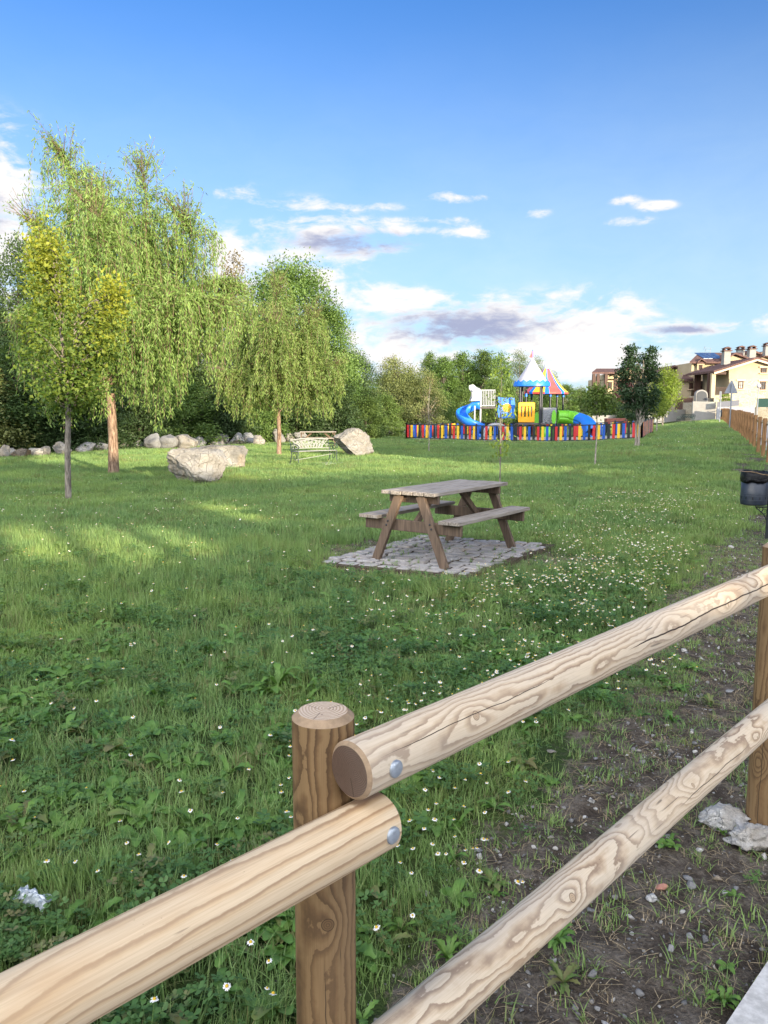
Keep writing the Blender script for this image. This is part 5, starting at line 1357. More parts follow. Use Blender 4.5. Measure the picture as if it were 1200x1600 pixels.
def gable(t, pts, depth, mat=RENDER, Y=None, name='gable_wall', dy=0.0):
    p = [HL(t, px, py, Y) + Vector((0, dy, 0)) for px, py in pts]; mb = MB(); mb.prism(p, (0, depth, 0)); return mb.build(name, mat, t)
def roof_slab(t, p0, p1, depth, Y=None, dy=-0.5, th=0.22):
    """one pitched slope whose rake runs from p0 (eave) to p1 (ridge) seen square on"""
    a, b = HL(t, *p0, Y), HL(t, *p1, Y); a.y += dy; b.y += dy
    mb = MB(); up = Vector((0, 0, th)); mb.prism([a, b, b + up, a + up], (0, depth, 0)); return mb.build('roof', TILES, t)
def window(t, pxl, pxr, pyt, pyb, Y=None, dy=-0.03, pane=GLASS, lintel=True):
    a, b = HL(t, pxl, pyb, Y), HL(t, pxr, pyt, Y); w, h = b.x - a.x, b.z - a.z; c = (a + b) / 2; c.y += dy
    mb = MB(); f = 0.09
    for sx in (-1, 1): mb.box((sx * (w / 2 - f / 2), 0, 0), (f, 0.10, h - 0.002))
    for sz in (-1, 0, 1): mb.box((0, 0.004, sz * (h / 2 - f / 2)), (w - 2 * f - 0.002, 0.10, f if sz else f * 0.4))
    if sz: mb.box((0, 0.005, 0), (0.05, 0.09, h - 2 * f))
    fr = mb.build('window', WOODDK, t, c)
    mb = MB(); mb.box((0, 0.03, 0), (w - 2 * f, 0.03, h - 2 * f)); mb.build('pane', pane, fr)
    if lintel:
        mb = MB(); mb.box((0, 0, h / 2 + 0.10), (w + 0.5, 0.14, 0.18), bev=0.01); mb.build('lintel', LINTEL, fr)
        mb = MB(); mb.box((0, -0.02, -h / 2 - 0.06), (w + 0.4, 0.18, 0.10), bev=0.01); mb.build('sill', LINTEL, fr)
def chimney(t, px, pyt, pyb, w, Y=None, par=None):
    a = HL(t, px, pyt, Y); b = HL(t, px, pyb, Y); mb = MB(); mb.box((a.x, a.y, (a.z + b.z) / 2), (w, w, a.z - b.z)); ch = mb.build('chimney', WHITEWALL, par or t)
    mb = MB(); mb.box((a.x, a.y, a.z + 0.05), (w + 0.25, w + 0.25, 0.10))
    for sx in (-1, 1): mb.box((a.x + sx * w * 0.4, a.y, a.z + 0.2), (0.10, w, 0.20))
    mb.prism([(a.x - w * 0.65, a.y - w * 0.6, a.z + 0.30), (a.x + w * 0.65, a.y - w * 0.6, a.z + 0.30), (a.x, a.y - w * 0.6, a.z + 0.50)], (0, w * 1.2, 0)); mb.build('chimney_cap', TILES, ch)
def post_(t, px, pyt, pyb, w, Y, mat=WOODDK):
    a = HL(t, px, pyt, Y); b = HL(t, px, pyb, Y); mb = MB(); mb.box((a.x, a.y, (a.z + b.z) / 2), (w, w, a.z - b.z)); return mb.build('porch_post', mat, t)

# A: the nearest house, gable end lit by the sun, deep porch on its left
hA = house('cream and stone house with wide lit gable and deep timber porch at its left', 85)
gable(hA, [(1139, 652), (1240, 652), (1240, 580.5), (1180, 563.5), (1139, 574.8)], 7.0)
gable(hA, [(1139.2, 652), (1239.8, 652), (1239.8, 596), (1226, 592), (1205, 597), (1180, 591), (1160, 594), (1139.2, 592)], 0.06, RUBWALL, dy=-0.06, name='stone_cladding')
for p0, p1 in (((1112.5, 582.5), (1180, 561.5)), ((1247.5, 582.5), (1180.0, 561.5))): roof_slab(hA, p0, p1, 8.0)
mb = MB()
for p0, p1 in (((1113, 582.3), (1179.9, 561.5)), ((1247, 582.3), (1180.1, 561.5))):
    a, b = HL(hA, *p0), HL(hA, *p1); a.y -= 0.53; b.y -= 0.53; dn = Vector((0, 0, -0.20)); mb.prism([a, b, b + dn, a + dn], (0, 0.03, 0))
mb.build('barge_board', LINTEL, hA)
for (l, r_, t_, b_) in ((1153, 1161, 595.5, 607.5), (1187, 1196, 596, 609), (1189, 1197.5, 575, 582.5), (1216, 1225, 596, 609)): window(hA, l, r_, t_, b_, dy=-0.09, pane=CURTAIN if l == 1153 else GLASS)
chimney(hA, 1135, 549, 570, 0.72, 88)
for px, Yq, mt in ((1088, 91.5, WOODDK), (1093, 91.3, WOODDK), (1108.5, 85.4, WOODDK), (1114.5, 84.9, RENDER)): post_(hA, px, 583.5, 622, 0.30 if mt is WOODDK else 0.42, Yq, mt)
mb = MB(); a, b = HL(hA, 1115, 583.5, 84.9), HL(hA, 1087, 583.5, 91.8); mb.bar(a, b, 0.25, 0.30); mb.bar(HL(hA, 1115, 583.2, 84.8), HL(hA, 1134, 583.2, 84.8), 0.22, 0.26); mb.build('porch_beam', WOODDK, hA)
a = HL(hA, 1116, 617, 85); b = HL(hA, 1139, 617, 85)
mb = MB(); mb.box(((a.x + b.x) / 2 - 0.02, a.y + 3.5, a.z / 2), (b.x - a.x - 0.06, 6.9, a.z)); mb.box(((a.x - 1.0), a.y + 3.6, a.z / 2 - 0.4), (2.0, 6.6, a.z - 0.8)); mb.build('porch_base', RUBWALL, hA)
wallbox(hA, 1118.5, 1139, 584.5, 0.3, RENDER, 88.5); window(hA, 1119.5, 1127.5, 594, 606.5, 88.5)
mb = MB()
for i in range(15): q = HL(hA, 1115 + i * 1.45, 611, 84.9); mb.box((q.x, q.y, q.z), (0.03, 0.03, 0.75))
q0, q1 = HL(hA, 1114.5, 605.8, 84.9), HL(hA, 1137, 605.8, 84.9); mb.bar(q0, q1, 0.05, 0.05); mb.build('balcony_rail', WOODDK, hA)
# arched dark gateway with pale surround below the porch
def arch_pts(t, pxl, pxr, pyt, pyb, Y, n=16):
    c = (pxl + pxr) / 2; r_ = (pxr - pxl) / 2; sp_ = pyt + r_ * 0.85
    return [HL(t, pxl, pyb, Y)] + [HL(t, c - r_ * math.cos(math.pi * j / n), sp_ - r_ * 0.85 * math.sin(math.pi * j / n), Y) for j in range(n + 1)] + [HL(t, pxr, pyb, Y)]
mb = MB(); mb.prism(arch_pts(hA, 1087.5, 1106, 609, 629, 84.2), (0, 0.5, 0)); mb.build('arch_surround', WHITEWALL, hA)
mb = MB(); mb.prism(arch_pts(hA, 1089, 1104.5, 611, 629, 84.15), (0, 0.10, 0)); mb.build('arched_gate', GATEDARK, hA)
# B: taller cream house behind with solar panels
hB = house('taller cream house with blue solar panels on its roof, behind the porch', 94)
wallbox(hB, 1081, 1160, 566.5, 8.0)
e0, e1, r0, r1_ = HL(hB, 1077.5, 567.8, 93.3), HL(hB, 1163, 567.8, 93.3), HL(hB, 1092, 553.5, 98), HL(hB, 1160, 553.5, 98)
mb = MB(); th = Vector((0, 0, 0.2)); mb.add([e0, e1, r1_, r0, e0 + th, e1 + th, r1_ + th, r0 + th], [(0, 1, 2, 3), (4, 5, 6, 7), (0, 1, 5, 4), (1, 2, 6, 5), (2, 3, 7, 6), (3, 0, 4, 7)]); bk0, bk1 = HL(hB, 1080, 568, 102.5), HL(hB, 1161, 568, 102.5); mb.add([r0 + th, r1_ + th, bk1, bk0, r0, bk0], [(0, 1, 2, 3), (4, 0, 5)]); rfB = mb.build('roof', TILES, hB)
sl = (r0 - e0); dx_ = (e1 - e0).normalized(); upn = Vector((0, -0.28, 0.96))
s0 = HL(hB, 1099, 563.5, 94.7) ; mb = MB()
for i in range(4):
    a = e0.lerp(r0, 0.30); a2 = e0.lerp(r0, 0.92); xo = HL(hB, 1098 + i * 8, 560, 95).x; w = 0.58
    mb.add([(xo, a.y, a.z + 0.27), (xo + w, a.y, a.z + 0.27), (xo + w, a2.y, a2.z + 0.27), (xo, a2.y, a2.z + 0.27), (xo, a.y, a.z + 0.21), (xo + w, a.y, a.z + 0.21), (xo + w, a2.y, a2.z + 0.21), (xo, a2.y, a2.z + 0.21)], [(0, 1, 2, 3), (0, 1, 5, 4), (1, 2, 6, 5), (2, 3, 7, 6), (3, 0, 4, 7)])
mb.build('solar_panel', SOLAR, rfB)
gable(hB, [(1136, 568), (1168, 568), (1168, 562.5), (1146, 555), (1136, 560)], 5, Y=92.6, name='gable_wall')
for p0, p1 in (((1133, 562.5), (1146, 553.8)), ((1172, 563.3), (1146, 553.8))): roof_slab(hB, p0, p1, 5.5, 92.6, th=0.18)
gable(hB, [(1089.5, 580), (1099, 580), (1099, 566), (1094, 563), (1089.5, 566)], 1.0, Y=93.6, name='dormer_wall'); window(hB, 1092, 1097.5, 570, 577.5, 93.6)
for p0, p1 in (((1087.5, 567.5), (1094, 562.2)), ((1101.5, 567.5), (1094, 562.2))): roof_slab(hB, p0, p1, 2.5, 93.6, th=0.15)
for (l, r_, t_, b_) in ((1093, 1099, 595.5, 607.5), (1080, 1083, 597, 607)): window(hB, l, r_, t_, b_)
# television aerial
q = HL(hB, 1109.5, 556, 98); mb = MB(); mb.tube([q, q + Vector((0, 0, 1.0))], 0.03, 5)
for zz, l in ((0.9, 0.75), (0.6, 0.6)): mb.tube([q + Vector((-l, 0, zz + 0.1)), q + Vector((0.1, 0, zz))], 0.02, 4); mb.tube([q + Vector((-l, -0.2, zz + 0.3)), q + Vector((-l, 0.2, zz - 0.1))], 0.02, 4)
mb.build('aerial', GREY_METAL, hB)
# C: roofs further right
hC = house('cream house with three pale chimneys at the right edge, behind the gable', 106)
gable(hC, [(1158, 640), (1260, 640), (1260, 566), (1215, 551), (1172, 551), (1158, 556)], 9)
for p0, p1 in (((1152, 558.5), (1173, 549.5)), ((1206, 562), (1173, 549.5))): roof_slab(hC, p0, p1, 10, th=0.25)
for p0, p1 in (((1190, 559), (1214, 548.5)), ((1255, 562), (1214, 548.5))): roof_slab(hC, p0, p1, 10, 104.5, th=0.25)
for px, t_, b_, Yq in ((1157, 546.5, 560, 103), (1174.5, 546, 562, 101), (1199, 541, 556, 103)): chimney(hC, px, t_, b_, 0.8, Yq)
window(hC, 1166, 1170, 557, 561.5, 105.9)
# D: the terrace left of the dark tree
hD = house('cream terrace house with timber porch behind the dark multi-stemmed tree', 100)
wallbox(hD, 948, 1080, 590, 9); wallbox(hD, 930, 949, 612, 6, RENDER, 101)
gable(hD, [(949, 592), (1012, 592), (1012, 588), (985, 576), (957, 583), (949, 585)], 6, Y=99.2)
for p0, p1 in (((926, 583.0), (958, 580.5)), ): 
    a, b, c_, d_ = HL(hD, 925, 584.2, 96.5), HL(hD, 962, 584.2, 96.5), HL(hD, 972, 578.5, 101), HL(hD, 932, 578.5, 101); mb = MB(); up = Vector((0, 0, 0.22)); mb.add([a, b, c_, d_, a + up, b + up, c_ + up, d_ + up], [(0, 1, 2, 3), (4, 5, 6, 7), (0, 1, 5, 4), (1, 2, 6, 5), (2, 3, 7, 6), (3, 0, 4, 7)]); mb.build('roof', TILES, hD)
for p0, p1 in (((958, 587), (988, 574)), ((1018, 587), (988, 574)), ((1020, 590), (1052, 573.5)), ((1081, 588.5), (1052, 573.5))): roof_slab(hD, p0, p1, 8, 98.9, th=0.22)
gable(hD, [(1022, 592), (1076, 592), (1076, 587), (1052, 575), (1026, 586)], 6, Y=99.2)
for px in (928, 934.5, 947, 962): post_(hD, px, 584.5, 620, 0.36, 96.8)
for (l, r_, t_, b_) in ((950, 956, 597, 607), (966, 972, 596, 606), (1000, 1006, 596, 607), (1062, 1068, 597, 608)): window(hD, l, r_, t_, b_, dy=-0.05 if l < 1000 else -0.05)
a, b, c_, d_ = HL(hD, 1063, 596, 92), HL(hD, 1083, 596, 92), HL(hD, 1083, 586.5, 97), HL(hD, 1069, 586.5, 97); mb = MB(); up = Vector((0, 0, 0.2)); mb.add([a, b, c_, d_, a + up, b + up, c_ + up, d_ + up], [(0, 1, 2, 3), (4, 5, 6, 7), (0, 1, 5, 4), (1, 2, 6, 5), (2, 3, 7, 6), (3, 0, 4, 7)]); mb.build('roof', TILES, hD)
wallbox(hD, 1066, 1081, 595, 4, RENDER, 92.4); window(hD, 1076.5, 1080.5, 598, 608, 92.35)
# red-leaved bush and garden walls
def wall_run(name, label, pts, th, mat, cat='wall', low=1.2):
    """pts: (px, py_top, Y); a wall standing from below ground to py_top"""
    mb = MB(); P0 = PX(pts[0][0], pts[0][1], pts[0][2]); vs = []
    for (px, py, Y) in pts:
        p = PX(px, py, Y) - P0
        vs += [(p.x, p.y, p.z), (p.x, p.y + th, p.z), (p.x, p.y + th, p.z - low), (p.x, p.y, p.z - low)]
    fs = []
    for i in range(len(pts) - 1):
        a, b = 4 * i, 4 * i + 4; fs += [(a + q, a + (q + 1) % 4, b + (q + 1) % 4, b + q) for q in range(4)]
    e = 4 * (len(pts) - 1); fs += [(0, 1, 2, 3), (e, e + 1, e + 2, e + 3)]
    mb.add(vs, fs); o = mb.build(name, mat, None, P0); return tag(o, label, cat)
wall_run('boundary_wall', 'low white wall along the top of the lawn behind the row of young trees', [(915, 650, 84), (975, 648, 84.5), (975.1, 646, 84.5), (1035, 643.5, 86), (1079, 639, 88)], 0.25, WHITEWALL)
wall_run('boundary_wall', 'taller white garden wall in front of the arched dark gate', [(1083, 627, 83.5), (1119, 628, 83)], 0.25, WHITEWALL, low=2.0)
wall_run('boundary_wall', 'grey street wall in the shade right of the garden wall', [(1121, 636, 81), (1185, 636, 79)], 0.25, STREETGREY, low=2.2)
wall_run('stone_wall', 'pale stone street wall under the green screen at the right edge', [(1182, 636, 76), (1240, 637, 74)], 0.3, RUBWALL, low=2.2)
wall_run('green_screen', 'dark green screen fence above the stone street wall', [(1183, 622.5, 76.5), (1240, 622, 74.5)], 0.06, plain('green_mesh', (0.03, 0.075, 0.06), 0.8), 'fence', low=0.95)
wall_run('timber_screen', 'dark timber screen above the low white wall, left of the arched gate', [(1056, 623.5, 89), (1083, 621, 88)], 0.08, WOODDK, 'fence', low=1.2)
wall_run('metal_railing', 'dark low railing screen right of the garden wall', [(1121, 628, 82), (1155, 625, 82)], 0.05, plain('slate_grey_screen', (0.10, 0.105, 0.13), 0.7), 'fence', low=0.6)
K_red = broadleaf('red_shrub', 41, 3.0, 0.3, 1.4, 40, 90, 0.16, LEAF['red'], BARK['dark'], 'oval', clump_r=0.3)
p = PX(973, 640, 92); place('red_shrub', K_red, (p.x, 92, PX(973, 634, 92).z), (0.9, 0.9, 1.0), 0, 'dark red leaved shrub in front of the cream terrace house', 'shrub')
K_ball = broadleaf('yellow_shrub', 42, 2.0, 0.2, 0.8, 30, 90, 0.12, LEAF['lime'], BARK['dark'], 'oval', clump_r=0.3)
p = PX(1136, 626, 82); place('yellow_shrub', K_ball, (p.x, 82.5, PX(1136, 628, 82).z - 0.2), (0.85, 0.85, 0.55), 0, 'small bright lime shrub behind the grey street wall, left of the sign post', 'shrub')

# ------------------------------------------------------------------ road signs, lamp, post bin, far bin
def sign_tri(label, base, pyt, pxpole, rz, size, plate_py, kind='tri'):
    t = thing('road_sign', label, 'road sign', base); H = PX(pxpole, pyt, base.y).z - base.z
    mb = MB(); mb.tube([(0, 0, -0.2), (0, 0, H)], 0.045, 10); mb.build('pole', GREY_METAL, t)
    zc = PX(pxpole, plate_py, base.y).z - base.z; mb = MB(); s = size / 2; h = size * 0.866
    if kind == 'tri': poly = [Vector((-s, 0, 0)), Vector((s, 0, 0)), Vector((0.04, 0, h)), Vector((-0.04, 0, h))]
    else: poly = [Vector((-s, 0, 0)), Vector((s, 0, 0)), Vector((s, 0, size)), Vector((-s, 0, size))]
    mb.prism(poly, (0, 0.02, 0)); o = mb.build('sign_plate', GREY_METAL, t, (0, 0.06, zc)); o.rotation_euler = (0, 0, rz)
    mb = MB(); mb.box((0, 0.052, zc + 0.15), (0.16, 0.03, 0.04)); mb.build('bracket', GREY_METAL, t)
bs = at(1140, 668); sign_tri('grey back of a triangular road sign on a tall pole beside the far fence', bs, 599, 1142, 0.12, 0.92, 614.5)
bs2 = at(1124, 660.5); sign_tri('grey road sign seen edge-on, left of the triangular one', bs2, 612, 1126, 0.95, 0.62, 623.5, 'sq')
p = PX(1183, 645, 75); lp = thing('street_lamp', 'small white globe street lamp by the pale stone street wall', 'street lamp', (p.x, 75, p.z - 1.0))
zt_ = PX(1183, 606, 75).z - lp.location.z; mb = MB(); mb.tube([(0, 0, 0), (0, 0, zt_)], 0.05, 8); mb.build('pole', GREY_METAL, lp)
mb = MB(); mb.lathe([(0.0, zt_ - 0.02), (0.12, zt_), (0.20, zt_ + 0.15), (0.20, zt_ + 0.25), (0.12, zt_ + 0.38), (0, zt_ + 0.42)], n=14); mb.build('globe', P_WHT, lp)
p = at(1129, 657); fb = thing('litter_bin', 'dark litter bin far up the path between the two sign poles', 'litter bin', p)
mb = MB(); mb.lathe([(0, 0.35), (0.26, 0.35), (0.30, 0.42), (0.30, 0.95), (0.27, 1.0), (0.0, 1.0)], n=18); mb.build('bin_body', BIN_BLUE, fb); mb = MB(); mb.tube([(0.34, 0, -0.1), (0.34, 0, 1.0)], 0.03, 8); mb.build('pole', BLACK_METAL, fb)
p = at(206, 697); pbn = thing('post_bin', 'dark blue bin on a dark post behind the trunk of the tall willow', 'litter bin', p)
zc = PX(211, 671, p.y).z - p.z; mb = MB(); mb.tube([(0, 0, -0.1), (0, 0, zc + 0.35)], 0.04, 8); mb.build('pole', BLACK_METAL, pbn)
mb = MB(); mb.lathe([(0, zc - 0.24), (0.15, zc - 0.24), (0.17, zc - 0.18), (0.17, zc + 0.22), (0.14, zc + 0.25), (0, zc + 0.25)], (0.17, 0, 0), 18); mb.build('bin_body', BIN_BLUE, pbn)

# ------------------------------------------------------------------ the houses across the street and behind the photographer, and added sun blockers, which shade the lawn
def block(label, blocks, roofs, name='house'):
    t = thing(name, label, 'house', (blocks[0][0], blocks[0][2], 0)); o = t.location.copy()
    for (x0, x1, y0, y1, z0, z1) in blocks:
        mb = MB(); mb.box(((x0 + x1) / 2 - o.x, (y0 + y1) / 2 - o.y, (z0 + z1) / 2), (x1 - x0, y1 - y0, z1 - z0)); mb.build('wall', RENDER, t)
    for (x0, x1, y0, y1, z, h) in roofs:
        mb = MB(); mb.prism([(x0 - o.x, y0 - o.y, z), (x0 - o.x, y1 - o.y, z), (x0 - o.x, (y0 + y1) / 2 - o.y, z + h)], (x1 - x0, 0, 0)); mb.build('roof', TILES, t)
BY = -14.0
block('cream house row behind the photographer', [(-30, 8.8, BY - 7, BY, -1, 5.3)], [(-30.3, 8.8, BY - 7.3, BY + 0.3, 5.31, 1.9)])
# unseen screen added between the houses, its slots sized to throw sun patches
block('slotted screen added between two houses behind the photographer to shape the sunlight', [(8.82, 11.25, BY - 0.35, BY, -1, 4.02), (8.82, 11.25, BY - 0.4, BY, 4.55, 6.9), (9.55, 9.70, BY - 0.3, BY - 0.05, 4.03, 4.54), (10.5, 10.62, BY - 0.3, BY - 0.05, 4.03, 4.54),
       (11.26, 12.32, BY - 0.35, BY, -1, 6.9), (12.33, 13.15, BY - 0.35, BY, -1, 4.56), (12.33, 13.15, BY - 0.35, BY, 5.05, 6.6), (13.16, 13.6, BY - 0.35, BY, -1, 6.1)], [])
block('shallow house-shaped sun blocker behind the photographer', [(13.62, 19.5, BY - 0.9, BY, -1, 4.6)], [(13.62, 19.8, BY - 1.0, BY + 0.3, 4.61, 1.35)])  # unseen slab, kept thin so the sunbeam to the table gets past
block('house-shaped sun blocker added behind the photographer at the street corner', [(19.82, 27, BY - 7, BY, -1, 5.0)], [(19.82, 27.3, BY - 7.3, BY + 0.3, 5.01, 1.7)])  # unseen block added to close a sun leak across the lawn
def street_house(s, L, D, out, eave, ridge, label):
    c = fpos(s, out + D / 2); h = fence_at(s)[2]; t = thing('house', label, 'house', (c.x, c.y, float(gz(c.x, c.y)) - 0.1), -h)
    mb = MB(); mb.box((0, 0, eave / 2 - 0.5), (D, L, eave + 1)); mb.build('wall', RENDER, t)
    mb = MB(); mb.prism([(-D / 2 - 0.4, -L / 2, eave), (D / 2 + 0.4, -L / 2, eave), (0, -L / 2, ridge)], (0, L, 0)); mb.build('roof', TILES, t)
for i, s in enumerate((11, 19.2, 27.4, 35.6, 43.8)): street_house(s, 8.1, 8, 12.5, 5.0, 7.3, ('first', 'second', 'third', 'fourth', 'fifth')[i] + ' cream house of the row across the street')

# ------------------------------------------------------------------ grass, clover, flowers
def grass_mat(name, dark, light, dry=(0.22, 0.18, 0.09), trans=0.35):
    m, g = material(name); t = g.attr('tint'); r = g.rnd(); p = g.pos()
    n = g.noise(p, 0.45, 4, 0.6); n2 = g.noise(p, 1.9, 3)
    c = g.mix(t, dark, light)
    c = g.mix(n.ss(0.40, 0.66) * 0.55, c, tuple(a * b for a, b in zip(light, (1.15, 1.0, 0.8))))
    c = g.mix(n2.ss(0.50, 0.70) * 0.40, c, tuple(a * b for a, b in zip(dark, (0.85, 1.0, 1.1))))
    c = g.mix((r + t * 0.25).ss(0.93, 1.18) * 0.8, c, dry)
    pb = g.principled(c, 0.5, 0, 0.35)
    tr = g.new('ShaderNodeBsdfTranslucent'); g.put(tr.inputs[0], g.mix(1.0, c, (1.2, 1.2, 0.6), 'MULTIPLY'))
    mx = g.new('ShaderNodeMixShader'); mx.inputs[0].default_value = trans; g.put(mx.inputs[1], pb); g.nt.links.new(tr.outputs[0], mx.inputs[2])
    g.out(S(g.nt, mx.outputs[0])); return m
GRASS = grass_mat('grass_blade', (0.085, 0.168, 0.058), (0.285, 0.425, 0.150))
WEED = grass_mat('broad_weed', (0.062, 0.150, 0.034), (0.160, 0.300, 0.070))
CLOVER = grass_mat('clover_leaf', (0.055, 0.130, 0.038), (0.125, 0.235, 0.070))
STRAW = plain('dry_straw', (0.34, 0.27, 0.17), 0.8, 0.3, 30)
PETAL = plain('daisy_petal', (0.78, 0.78, 0.76), 0.6, 0.05, 5); YOLK = plain('daisy_centre', (0.62, 0.40, 0.03), 0.7)
STEM = plain('flower_stem', (0.09, 0.17, 0.04), 0.6)

def blades(seed, n, rad, hmin, hmax, w, lean=0.5, segs=3, seedheads=0.0):
    rng = np.random.default_rng(seed); V, F, T = [], [], []
    a = rng.random(n) * 2 * np.pi; r = np.sqrt(rng.random(n)) * rad
    B = np.stack([r * np.cos(a), r * np.sin(a), np.full(n, -0.01)], 1)
    h = rng.uniform(hmin, hmax, n); la = rng.random(n) * 2 * np.pi; ln = rng.random(n) ** 1.4 * lean * h * 1.5
    side = np.stack([-np.sin(la + rng.normal(0, .6, n)), np.cos(la), np.zeros(n)], 1); side /= np.linalg.norm(side, axis=1, keepdims=True)
    ww = w * rng.uniform(0.6, 1.3, n); tt = rng.random(n)
    rows = []
    for i in range(segs + 1):
        t = i / segs
        c = B + np.stack([np.cos(la) * ln * t ** 2, np.sin(la) * ln * t ** 2, h * (t - 0.28 * (ln / h / 1.5) * t * t)], 1)
        k2 = ww * (1 - t ** 1.6) * 0.5 + 0.0002
        rows.append((c - side * k2[:, None], c + side * k2[:, None]))
    V = np.stack([q for rr in rows for q in rr], 1); m = 2 * (segs + 1)
    idx = np.arange(n)[:, None] * m
    F = np.concatenate([idx + np.array([2 * i, 2 * i + 1, 2 * i + 3, 2 * i + 2])[None] for i in range(segs)], 0)
    T = np.clip(np.repeat(tt, m) * 0.75 + np.tile(np.repeat(np.linspace(0, 0.25, segs + 1), 2), n), 0, 1)
    return V.reshape(-1, 3), F, T
def proto(name, V, F, T, mat, smooth=True):
    me = mesh_np(name, V, F, mat, T, smooth); return bpy.data.objects.new(name, me)
def clover(seed, n, rad, ls):
    rng = np.random.default_rng(seed); V, F, T = [], [], []; b = 0
    for i in range(n):
        a = rng.random() * 6.28; r = math.sqrt(rng.random()) * rad; h = rng.uniform(0.03, 0.085); c = np.array([r * math.cos(a), r * math.sin(a), h]); t0 = rng.random()
        tl = rng.normal(size=2) * 0.25; rot = rng.random() * 6.28; l = ls * rng.uniform(0.7, 1.25)
        for k in range(3):
            th = rot + k * 2.094; pts = [(0, 0)] + [(l * (0.55 + 0.5 * math.cos(u)), l * 0.5 * math.sin(u)) for u in (-2.0, -1.0, -0.25, 0.25, 1.0, 2.0)]
            for (x, y) in pts:
                X = x * math.cos(th) - y * math.sin(th); Y = x * math.sin(th) + y * math.cos(th); V.append(c + np.array([X, Y, X * tl[0] + Y * tl[1] + x * 0.25])); T.append(np.clip(t0 * 0.7 + rng.random() * 0.15, 0, 1))
            F += [(b, b + 1, b + 2, b + 3), (b, b + 3, b + 4, b + 5), (b, b + 5, b + 6, b + 6)]; b += 7
    F = np.array(F); tri = F[:, 2] == F[:, 3]
    Fq = F[~tri]; Ft = F[tri]; Fq = np.concatenate([Fq, np.stack([Ft[:, 0], Ft[:, 1], Ft[:, 2], Ft[:, 0]], 1)[:0]])
    return np.array(V), Fq, np.array(T)
def broadleaf_weed(seed, n, L, W, lift=0.5, lobed=True):
    rng = np.random.default_rng(seed); V, F, T = [], [], []; b = 0
    for i in range(n):
        a = 6.28 * i / n * 2.618 + rng.normal() * 0.3; l = L * rng.uniform(0.55, 1.15); w = W * rng.uniform(0.7, 1.2); up = lift * rng.uniform(0.5, 1.4); t0 = rng.random(); m = 9
        d = np.array([math.cos(a), math.sin(a), 0]); s = np.array([-d[1], d[0], 0])
        for j in range(m):
            t = j / (m - 1); z = l * (up * 1.3 * t - 0.85 * up * t * t * 1.1) + 0.01; c = d * l * t * 0.9 + np.array([0, 0, z])
            ww = w * 0.5 * (math.sin(math.pi * min(1, t * 0.85 + 0.06)) ** 0.8) * (1 + (0.30 * (-1) ** j if lobed and 1 < j < m - 1 else 0)) * (0.3 if j == 0 else 1) + 0.0008
            tw = 0.25 * math.sin(t * 5 + i)
            V += [c - s * ww + np.array([0, 0, ww * (0.30 + tw)]), c, c + s * ww + np.array([0, 0, ww * (0.30 - tw)])]; T += [min(1, t0 * 0.7 + 0.1), min(1, t0 * 0.7 + 0.3), min(1, t0 * 0.7 + 0.1)]
        for j in range(m - 1):
            q = b + 3 * j; F += [(q, q + 1, q + 4, q + 3), (q + 1, q + 2, q + 5, q + 4)]
        b += 3 * m
    return np.array(V), np.array(F), np.array(T)
def daisy_mb(petals=12, R_=0.0105, h=0.11, stemlean=0.02, seed=0):
    rng = random.Random(seed); mb = MB(); c = Vector((stemlean, 0, h))
    mb.tube([(0, 0, 0), (stemlean * 0.4, 0, h * 0.6), c], 0.0011, 4, mi=2, caps=False)
    for k in range(petals):
        a = 2 * math.pi * k / petals + rng.uniform(-0.1, 0.1); d = Vector((math.cos(a), math.sin(a), -0.12 + rng.uniform(-0.15, 0.15))); s = Vector((-math.sin(a), math.cos(a), 0)); l = R_ * rng.uniform(0.88, 1.08)
        p = [c + d * 0.0025 - s * 0.0008, c + d * l * 0.6 - s * R_ * 0.21, c + d * l - s * R_ * 0.10, c + d * l + s * R_ * 0.10, c + d * l * 0.6 + s * R_ * 0.21, c + d * 0.0025 + s * 0.0008]
        mb.add(p, [(0, 1, 2, 3, 4, 5)], 0)
    mb.lathe([(R_ * 0.42, 0.0005), (R_ * 0.40, 0.0022), (R_ * 0.26, 0.0040), (0, 0.0048)], c, 8, 1)
    return mb
def tmp(mb, name, mats):
    o = mb.build(name, mats); COL.objects.unlink(o); return o

